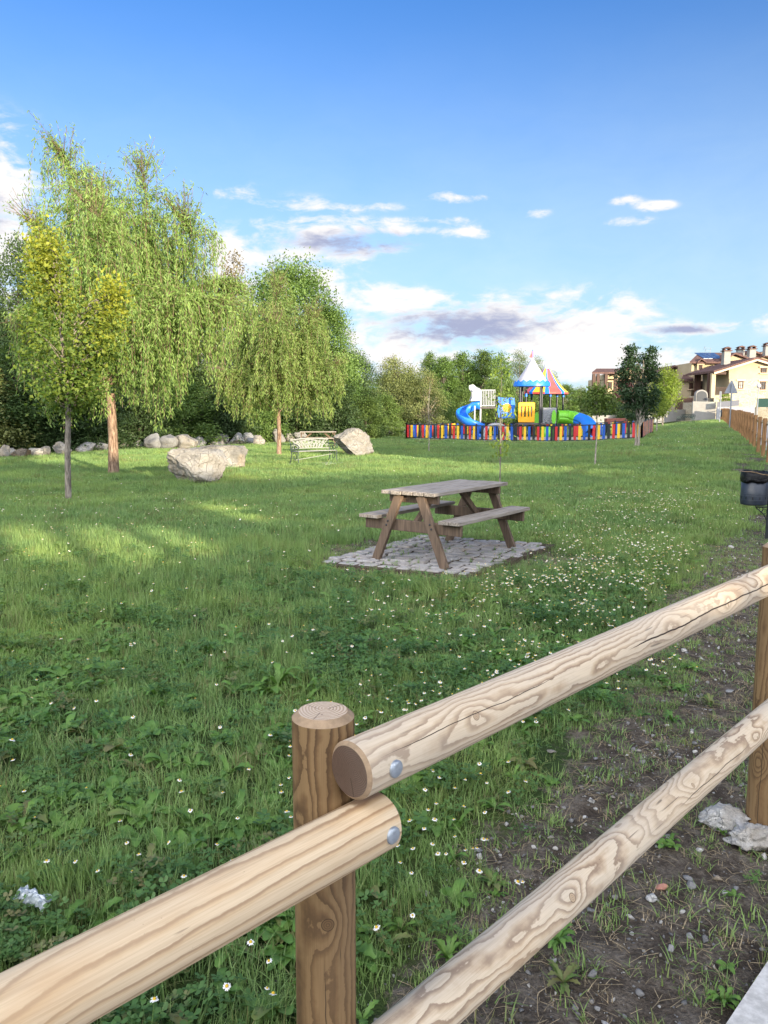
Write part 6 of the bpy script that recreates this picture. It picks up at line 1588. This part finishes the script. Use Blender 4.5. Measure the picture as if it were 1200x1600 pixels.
def scatter(name, protos, P, rot, scl, idx, kind='stuff', label=None):
    """one object of points; each carries an instance of one of the prototypes"""
    pc = bpy.data.collections.new(name + '_kinds')
    for i, o in enumerate(protos): o.name = f'{chr(97 + i)}_{o.name}'; pc.objects.link(o)
    me = bpy.data.meshes.new(name); P = np.asarray(P, np.float32); me.vertices.add(len(P)); me.vertices.foreach_set('co', P.ravel())
    for nm, ty, arr in (('rot', 'FLOAT_VECTOR', rot), ('scl', 'FLOAT_VECTOR', scl), ('idx', 'INT', idx)):
        a = me.attributes.new(nm, ty, 'POINT'); a.data.foreach_set('vector' if ty == 'FLOAT_VECTOR' else 'value', np.asarray(arr, np.int32 if ty == 'INT' else np.float32).ravel())
    o = bpy.data.objects.new(name, me); COL.objects.link(o); o['kind'] = kind
    if label: o['label'] = label
    nt = bpy.data.node_groups.new(name, 'GeometryNodeTree')
    nt.interface.new_socket('Geometry', in_out='INPUT', socket_type='NodeSocketGeometry'); nt.interface.new_socket('Geometry', in_out='OUTPUT', socket_type='NodeSocketGeometry')
    gi, go = nt.nodes.new('NodeGroupInput'), nt.nodes.new('NodeGroupOutput')
    iop = nt.nodes.new('GeometryNodeInstanceOnPoints'); ci = nt.nodes.new('GeometryNodeCollectionInfo'); ci.inputs['Collection'].default_value = pc; ci.inputs['Separate Children'].default_value = True; ci.inputs['Reset Children'].default_value = True
    def na(nm, ty):
        n = nt.nodes.new('GeometryNodeInputNamedAttribute'); n.data_type = ty; n.inputs['Name'].default_value = nm; return n.outputs['Attribute']
    er = nt.nodes.new('FunctionNodeEulerToRotation'); nt.links.new(na('rot', 'FLOAT_VECTOR'), er.inputs[0])
    nt.links.new(gi.outputs[0], iop.inputs['Points']); nt.links.new(ci.outputs[0], iop.inputs['Instance']); iop.inputs['Pick Instance'].default_value = True
    nt.links.new(na('idx', 'INT'), iop.inputs['Instance Index']); nt.links.new(er.outputs[0], iop.inputs['Rotation']); nt.links.new(na('scl', 'FLOAT_VECTOR'), iop.inputs['Scale'])
    nt.links.new(iop.outputs[0], go.inputs[0]); md = o.modifiers.new('scatter', 'NODES'); md.node_group = nt
    return o

rngG = np.random.default_rng(77)
def wedge(n, d0, d1, margin=1.2, power=1.0, xr=None):
    """random ground points between two distances inside the field of view (a little wider)"""
    y = (d0 ** power + (d1 ** power - d0 ** power) * rngG.random(n)) ** (1 / power)
    half = 0.52 * y + margin
    x = (rngG.random(n) * 2 - 1) * half
    keep = rngG.random(n) < half / (0.52 * d1 + margin)
    return x[keep], y[keep]
def on_lawn(x, y, dirt_thr=0.45, soft=0.25):
    fd = fence_dist(x, y); d = dirt_amount(x, y) + (vnoise(x, y, 1.6, 5) - 0.5) * 0.7 + (vnoise(x, y, 5.0, 6) - 0.5) * 0.5
    ok = (fd > -0.40) & (rngG.random(len(x)) > _ss(d, dirt_thr - soft, dirt_thr + soft) * 0.975)
    # not on the cobbles, not in the playground
    c = [(q.x, q.y) for q in Q]; ins = np.ones(len(x), bool)
    for a, b in zip(c, c[1:] + c[:1]): ins &= ((b[0] - a[0]) * (y - a[1]) - (b[1] - a[1]) * (x - a[0])) > 0.02
    ok &= ~ins
    c = [(q.x, q.y) for q in (FL, FR, BR, BL)]; ins = np.ones(len(x), bool)
    for a, b in zip(c, c[1:] + c[:1]): ins &= ((b[0] - a[0]) * (y - a[1]) - (b[1] - a[1]) * (x - a[0])) > 0
    return ok & ~ins
# length of the sward varies in patches
def sward(x, y): return 0.44 + 0.75 * vnoise(x, y, 0.75, 8) * vnoise(x, y, 2.3, 9) * 1.5 + 0.25 * vnoise(x, y, 0.3, 10)

near_protos = [proto('tuft', *blades(1, 26, 0.055, 0.05, 0.13, 0.0042, 0.6), GRASS), proto('tuft', *blades(2, 22, 0.06, 0.06, 0.16, 0.0040, 0.75), GRASS), proto('tuft', *blades(3, 34, 0.06, 0.035, 0.09, 0.0040, 0.5), GRASS),
               proto('clover', *clover(4, 26, 0.07, 0.0115), CLOVER), proto('clover', *clover(5, 20, 0.065, 0.0145), CLOVER), proto('small_weed', *broadleaf_weed(6, 8, 0.075, 0.022, 0.7), WEED), proto('small_weed', *broadleaf_weed(7, 7, 0.09, 0.030, 0.5, False), WEED)]
def near_scatter():
    X, Y, I, SC = [], [], [], []
    for (d0, d1, dens, sc) in ((0.75, 2.6, 620, 0.92), (2.6, 5.2, 430, 1.0), (5.2, 9.5, 230, 1.15)):
        area = (0.52 * (d1 + d0) + 2.4) * (d1 - d0); n = int(area * dens * 1.25)
        x, y = wedge(n, d0, d1); k = on_lawn(x, y); x, y = x[k], y[k]
        cl = vnoise(x, y, 1.3, 21) + 0.5 * vnoise(x, y, 3.5, 22); u = rngG.random(len(x))
        i = rngG.choice(3, len(x)); clv = ((cl > 0.95) & (u < 0.35) | (u < 0.07)) & (u < np.interp(y, [3.5, 8.5], [1, 0.0])); i[clv] = 3 + rngG.integers(0, 2, clv.sum())
        wd = (u > 0.89 - 0.2 * (vnoise(x, y, 1.1, 23) > 0.58)) & (rngG.random(len(x)) < np.interp(y, [3.5, 9], [1, 0.0])); i[wd] = 5 + rngG.integers(0, 2, wd.sum())
        h = sward(x, y) * sc; s = np.stack([np.full(len(x), sc), np.full(len(x), sc), h], 1); s[i >= 3] = sc * rngG.uniform(0.8, 1.4, (i >= 3).sum())[:, None]
        dm = dirt_amount(x, y); s *= (1 - 0.45 * np.clip(dm * 1.2, 0, 1))[:, None]
        X.append(x); Y.append(y); I.append(i); SC.append(s * rngG.uniform(0.8, 1.2, (len(x), 1)))
    x, y, i, s = map(np.concatenate, (X, Y, I, SC)); z = gz(x, y)
    rot = np.stack([rngG.normal(0, 0.12, len(x)), rngG.normal(0, 0.12, len(x)), rngG.random(len(x)) * 6.28], 1)
    z = z + micro(x, y)
    scatter('lawn_grass', near_protos, np.stack([x, y, z], 1), rot, s, i, label='mixed green meadow grass and clover covering the lawn')
near_scatter()
far_protos = [proto('sward', *blades(11, 70, 0.17, 0.05, 0.12, 0.009, 0.6, 2), GRASS), proto('sward', *blades(12, 60, 0.18, 0.06, 0.15, 0.009, 0.7, 2), GRASS), proto('sward', *blades(13, 80, 0.17, 0.04, 0.09, 0.009, 0.5, 2), GRASS)]
vfar_protos = [proto('sward', *blades(14, 90, 0.42, 0.05, 0.13, 0.022, 0.6, 1), GRASS), proto('sward', *blades(15, 80, 0.42, 0.06, 0.15, 0.022, 0.7, 1), GRASS)]
def far_scatter(name, protos, zones):
    X, Y, I, SC = [], [], [], []
    for (d0, d1, dens, sc) in zones:
        area = (0.52 * (d1 + d0) + 4) * (d1 - d0); n = int(area * dens * 1.2)
        x, y = wedge(n, d0, d1, 2.0); k = on_lawn(x, y, 0.6); x, y = x[k], y[k]
        h = sward(x, y) * sc * 1.05; s = np.stack([np.full(len(x), sc), np.full(len(x), sc), h], 1) * rngG.uniform(0.8, 1.2, (len(x), 1))
        X.append(x); Y.append(y); I.append(rngG.integers(0, len(protos), len(x))); SC.append(s)
    x, y, i, s = map(np.concatenate, (X, Y, I, SC))
    rot = np.stack([np.zeros(len(x)), np.zeros(len(x)), rngG.random(len(x)) * 6.28], 1)
    scatter(name, protos, np.stack([x, y, gz(x, y)], 1), rot, s, i, label='grass of the lawn farther back')
far_scatter('far_lawn_grass', far_protos, ((9.3, 15, 60, 1.0), (15, 24, 34, 1.15)))
far_scatter('distant_lawn_grass', vfar_protos, ((24, 40, 8, 1.0), (40, 75, 3.2, 1.2)))

# --- daisies: the nearest ones each by itself, the rest as one carpet
def daisy_points(n, d0, d1):
    x, y = wedge(n, d0, d1, 0.6); fd = fence_dist(x, y)
    band = np.exp(-((fd - np.interp(y, [1, 2.5, 3.2, 4.5, 6, 7.5, 10, 20, 40], [0.5, 0.88, 1.2, 1.55, 2.1, 2.05, 2.3, 2.4, 2.4])) / np.interp(y, [1, 3, 6, 10, 30], [0.28, 0.42, 1.0, 1.1, 1.6])) ** 2)
    w = 0.03 + band * np.clip(0.05 + 1.5 * np.interp(y, [7, 11], [1, 0.45]) * 2.2 * (vnoise(x, y, 1.7, 31) * vnoise(x, y, 4.5, 32)) ** 1.6, 0, 1); k = (rngG.random(len(x)) < w) & on_lawn(x, y, 0.5, 0.2) & (fd > 0.15); return x[k], y[k]
dm1 = tmp(daisy_mb(12, 0.0105, 0.145, 0.02, 1), 'daisy', [PETAL, YOLK, STEM]); dm2 = tmp(daisy_mb(11, 0.0095, 0.120, -0.015, 2), 'daisy', [PETAL, YOLK, STEM]); dm3 = tmp(daisy_mb(10, 0.0088, 0.165, 0.03, 3), 'daisy', [PETAL, YOLK, STEM])
x, y = daisy_points(46000, 1.1, 13.5); o_ = np.argsort(y / (1 + 0 * y)); x, y = x[o_], y[o_]
inside = np.abs(x) < 0.5 * y; nearest = np.where(inside)[0][:300]
for c_, q in enumerate(nearest):
    o = link('daisy', (dm1, dm2, dm3)[c_ % 3].data, None, (x[q], y[q], float(gz(x[q], y[q]) + micro(x[q], y[q])) - 0.005), rngG.random() * 6.28, rngG.uniform(0.75, 1.15)); o.rotation_euler.x = rngG.normal() * 0.25 - 0.1; o.rotation_euler.y = rngG.normal() * 0.22
    tag(o, 'small white daisy with a yellow centre flowering in the near grass', 'daisy', 'daisies in the near grass')
rest = np.ones(len(x), bool); rest[nearest] = False; x, y = x[rest], y[rest]
xb, yb = daisy_points(16000, 13.5, 45); x, y = np.concatenate([x, xb]), np.concatenate([y, yb]); n = len(x)
scatter('daisy_carpet', [dm1, dm2, dm3], np.stack([x, y, gz(x, y) + micro(x, y)], 1), np.stack([rngG.normal(-0.1, 0.25, n), rngG.normal(0, 0.25, n), rngG.random(n) * 6.28], 1), np.repeat((rngG.uniform(0.85, 1.25, n) * np.interp(y, [4, 12, 40], [1, 1.1, 1.7]))[:, None], 3, 1), rngG.integers(0, 3, n), label='countless small white daisies along the worn strip')

# --- single broad-leaved weeds
WD = [bpy.data.meshes.new('x')] * 0
w_a = mesh_np('weed_leaves', *broadleaf_weed(51, 13, 0.20, 0.050, 0.85)[:2], WEED, broadleaf_weed(51, 13, 0.20, 0.050, 0.85)[2], True)
w_b = mesh_np('weed_leaves', *broadleaf_weed(52, 11, 0.17, 0.060, 0.75, False)[:2], WEED, broadleaf_weed(52, 11, 0.17, 0.060, 0.75, False)[2], True)
w_c = mesh_np('weed_leaves', *broadleaf_weed(53, 15, 0.15, 0.034, 1.2)[:2], WEED, broadleaf_weed(53, 15, 0.15, 0.034, 1.2)[2], True)
weeds = [(150, 1262, 0, 0.75, 'middle one of the leafy dandelion clump at the left of the near lawn'), (185, 1250, 1, 0.7, 'smooth-leaved weed at the right of the left-hand dandelion clump'), (110, 1240, 1, 0.6, 'smooth-leaved weed at the left of the left-hand dandelion clump'), (225, 1285, 0, 0.75, 'toothed weed just below the left-hand dandelion clump'),
         (435, 1080, 2, 1.0, 'narrow-leaved upright tuft of leaves just above the near post'), (415, 1088, 0, 0.6, 'toothed weed at the foot of the narrow-leaved tuft above the near post'), (60, 1215, 1, 0.6, 'smooth-leaved weed near the left edge of the lawn, above the clump'), (320, 1238, 1, 0.6, 'smooth-leaved weed between the dandelion clump and the near post'),
         (90, 1300, 0, 0.6, 'toothed weed above the silvery wrapper'), (260, 1205, 1, 0.6, 'smooth-leaved weed above and right of the dandelion clump'), (330, 1015, 1, 0.8, 'dark leafy weed in the middle of the lawn, left of the table pad'), (300, 1025, 0, 0.7, 'toothed weed left of the dark leafy one in the middle lawn'), (365, 1005, 1, 0.7, 'smooth weed right of the dark leafy one in the middle lawn'), (200, 1180, 0, 0.6, 'toothed weed above the left-hand dandelion clump'),
         (880, 1060, 2, 0.6, 'narrow-leaved weed under the upper rail among the daisies'), (1085, 1050, 0, 0.45, 'toothed weed on bare earth just beneath the upper rail'), (1110, 1100, 2, 0.45, 'bright tuft on bare earth left of the right-hand post'), (1060, 1078, 0, 0.4, 'toothed weed on bare earth between the rails'), (865, 1490, 2, 0.5, 'leafy tuft growing just below the low rail'), (770, 1380, 0, 0.35, 'toothed seedling on the edge of the grass above the low rail'),
         (1050, 1125, 2, 0.4, 'small tuft on bare earth above the low rail'), (1130, 1570, 2, 0.35, 'small tuft beside the white kerb'), (880, 1540, 0, 0.35, 'toothed seedling on the earth at the bottom below the low rail'), (700, 1500, 2, 0.4, 'small tuft half hidden above the lower end of the low rail'), (60, 1135, 1, 0.7, 'smooth-leaved weed at the left edge of the middle lawn'), (470, 1010, 0, 0.6, 'toothed weed in the middle lawn below the table pad')]
for i, (px, py, kd, sc, lb) in enumerate(weeds):
    p = at(px, py); o = link('broadleaf_weed', (w_a, w_b, w_c)[kd], None, (p.x, p.y, p.z + float(micro(p.x, p.y)) - 0.003), i * 1.7, sc)
    tag(o, lb, 'weed', 'broad-leaved weeds')

# --- stones and dry straw on the worn strip
def dirt_pts(n, d0, d1, lo=0.3):
    x, y = wedge(n, d0, d1, 1.0); fd = fence_dist(x, y); k = (dirt_amount(x, y) > lo + 0.4 * vnoise(x, y, 2.0, 41)) & (fd > -0.44); return x[k], y[k]
peb = []
for i, mt in enumerate((STONE_GREY, STONE, STONE_GREY, RUBBLE)):
    me = rock_mesh('pebble', (0.02, 0.016, 0.011), 90 + i, 9, mt, 2, 0.07, 0, 0.34); peb.append(bpy.data.objects.new('pebble', me))
x, y = dirt_pts(100000, 1.2, 14)
xa, ya = wedge(60000, 1.6, 6.0, 1.0); fa = fence_dist(xa, ya); ka = (fa > -0.27) & (fa < 0.75) & (rngG.random(len(xa)) < np.clip(1.5 * vnoise(xa, ya, 1.6, 43) - 0.45, 0, 1) * np.exp(-((ya - 3.2) / 1.6) ** 2)); x, y = np.concatenate([x, xa[ka]]), np.concatenate([y, ya[ka]]); n = len(x)
scatter('gravel', peb, np.stack([x, y, gz(x, y) + micro(x, y) + 0.001], 1), np.stack([rngG.normal(0, 0.4, n), rngG.normal(0, 0.4, n), rngG.random(n) * 6.28], 1), np.repeat(((0.22 + rngG.pareto(2.3, n) * 0.30).clip(0, 1.25))[:, None], 3, 1) * rngG.uniform(0.7, 1.3, (n, 3)), rngG.integers(0, 4, n), label='gravel and crumbs of earth on the worn strip')
st = MB(); st.tube([(-0.03, 0, 0), (0, 0.003, 0.004), (0.035, 0, 0.001)], 0.0007, 3, caps=False); s1 = tmp(st, 'straw', STRAW)
st = MB(); st.tube([(-0.015, 0, 0), (0.004, -0.003, 0.008), (0.02, 0.003, 0.003)], 0.0009, 3, caps=False); s2 = tmp(st, 'straw', STRAW)
x, y = dirt_pts(42000, 1.2, 9, 0.2); n = len(x)
scatter('dry_straw', [s1, s2], np.stack([x, y, gz(x, y) + micro(x, y) + 0.004], 1), np.stack([rngG.normal(0, 0.2, n), rngG.normal(0, 0.3, n), rngG.random(n) * 6.28], 1), np.repeat(rngG.uniform(0.5, 1.5, n)[:, None], 3, 1), rngG.integers(0, 2, n), label='dry straw and dead stems littering the bare earth')
dry = [proto('dry_tuft', *blades(61, 16, 0.035, 0.012, 0.035, 0.0022, 1.5), STRAW), proto('short_tuft', *blades(62, 22, 0.05, 0.02, 0.05, 0.0036, 0.9), GRASS)]
x, y = dirt_pts(17000, 1.2, 10, 0.12); n = len(x)
scatter('sparse_tufts', dry, np.stack([x, y, gz(x, y) + micro(x, y)], 1), np.stack([np.zeros(n), np.zeros(n), rngG.random(n) * 6.28], 1), np.repeat(rngG.uniform(0.6, 1.4, n)[:, None], 3, 1), (rngG.random(n) > 0.35).astype(int), label='sparse short tufts on the bare earth')

u, v = rngG.random(260), rngG.random(260); pq = np.array([pad_pt(float(a), float(b))[:] for a, b in zip(u, v)])
k_ = rngG.random(260) < np.clip(vnoise(pq[:, 0], pq[:, 1], 2.0, 71) * 1.6 - 0.25, 0.1, 1); pq = pq[k_]; n = len(pq)
scatter('joint_grass', [proto('joint_tuft', *blades(63, 16, 0.022, 0.02, 0.06, 0.0036, 0.8), GRASS)], np.stack([pq[:, 0], pq[:, 1], np.full(n, 0.012)], 1), np.stack([np.zeros(n), np.zeros(n), rngG.random(n) * 6.28], 1), np.repeat(rngG.uniform(0.6, 1.3, n)[:, None], 3, 1), np.zeros(n, int), label='grass tufts in the joints of the cobbles')

# the larger stones one can point at
big = [(1130, 1290, 74, 60, 'knobbly white lump of concrete left of the foot of the right hand post', RUBBLE, 0.5), (1176, 1318, 78, 50, 'second white lump of concrete in front of the foot of the right hand post', RUBBLE, 0.5), (1108, 1286, 15, 9, 'small pale stone below the white concrete lumps', RUBBLE, 0.5), (1143, 1316, 24, 10, 'flat pale chip of stone in front of the white concrete lumps', RUBBLE, 0.3),
       (1094, 1332, 12, 9, 'rounded white pebble left of the flat pale chip', RUBBLE, 0.6), (1080, 1386, 17, 10, 'blue grey pebble on the dark earth', STONE_GREY, 0.5), (1074, 1375, 14, 8, 'smaller blue grey pebble beside the other', STONE_GREY, 0.5), (1034, 1388, 20, 10, 'pinkish brick fragment on the dark earth', None, 0.4), (1018, 1406, 20, 10, 'pale pinkish stone below the brick fragment', RUBBLE, 0.4),
       (1068, 1018, 14, 9, 'pale pebble beneath the upper rail', RUBBLE, 0.5), (1050, 1178, 16, 8, 'flat grey pebble between the two rails', STONE_GREY, 0.3), (1140, 1082, 14, 7, 'small bluish chip left of the right hand post', STONE_GREY, 0.3), (1045, 1312, 16, 10, 'grey pebble above the low rail', STONE_GREY, 0.5), (1142, 856, 10, 6, 'white pebble on the grassy path by the litter bin', RUBBLE, 0.5), (862, 1175, 14, 7, 'flat brownish stone near the edge of the daisies', STONE, 0.3)]
BRICK = plain('brick', (0.42, 0.20, 0.15), 0.9, 0.2, 40)
for i, (px, py, w, h, lb, mt, fl) in enumerate(big):
    p = at(px, py); sc = math.hypot(p.y, p.z - CAM_H) / 1202.0; W = w * sc
    me = rock_mesh('stone', (W, W * 0.75, W * fl), 120 + i, 6, mt or BRICK, 4 if w > 40 else 3, 0.22 if w > 40 else 0.06, 0, 0.5); o = link('stone', me, None, (p.x, p.y, p.z - W * fl * 0.2), i * 0.9); tag(o, lb, 'stone')

# crumpled wrapper lying in the grass at the left
p = at(58, 1440); rng = random.Random(4); mb = MB(); vs = []; fs = []; nx, ny = 14, 8
for i in range(nx):
    for j in range(ny):
        u, v = i / (nx - 1), j / (ny - 1); q = mnoise.noise(Vector((u * 5, v * 4, 1.3))); q2 = mnoise.noise(Vector((u * 11, v * 9, 7.3)))
        vs.append(((u - 0.5) * 0.115 + q2 * 0.008, (v - 0.5) * 0.052 * (0.8 + 0.5 * abs(u - 0.5)) + q * 0.006, 0.085 + 0.020 * math.sin(v * 3.1) + q * 0.016 + q2 * 0.006))
for i in range(nx - 1):
    for j in range(ny - 1): fs.append((i * ny + j, (i + 1) * ny + j, (i + 1) * ny + j + 1, i * ny + j + 1))
mb.add(vs, fs, 0, False); m, g = material('silver_wrapper'); pp = g.obj(); n_ = g.noise(pp, 60, 3)
g.out(g.principled(g.mix(n_.ss(0.4, 0.6), (0.26, 0.30, 0.34), (0.42, 0.46, 0.50)), 0.22, 0.2, 0.7))
o = mb.build('wrapper', m, None, p, 0); o.rotation_euler = (0.15, 0.1, -0.35); so = o.modifiers.new('thickness', 'SOLIDIFY'); so.thickness = 0.0015
tag(o, 'crumpled silvery plastic wrapper lying in the grass at the left', 'litter')
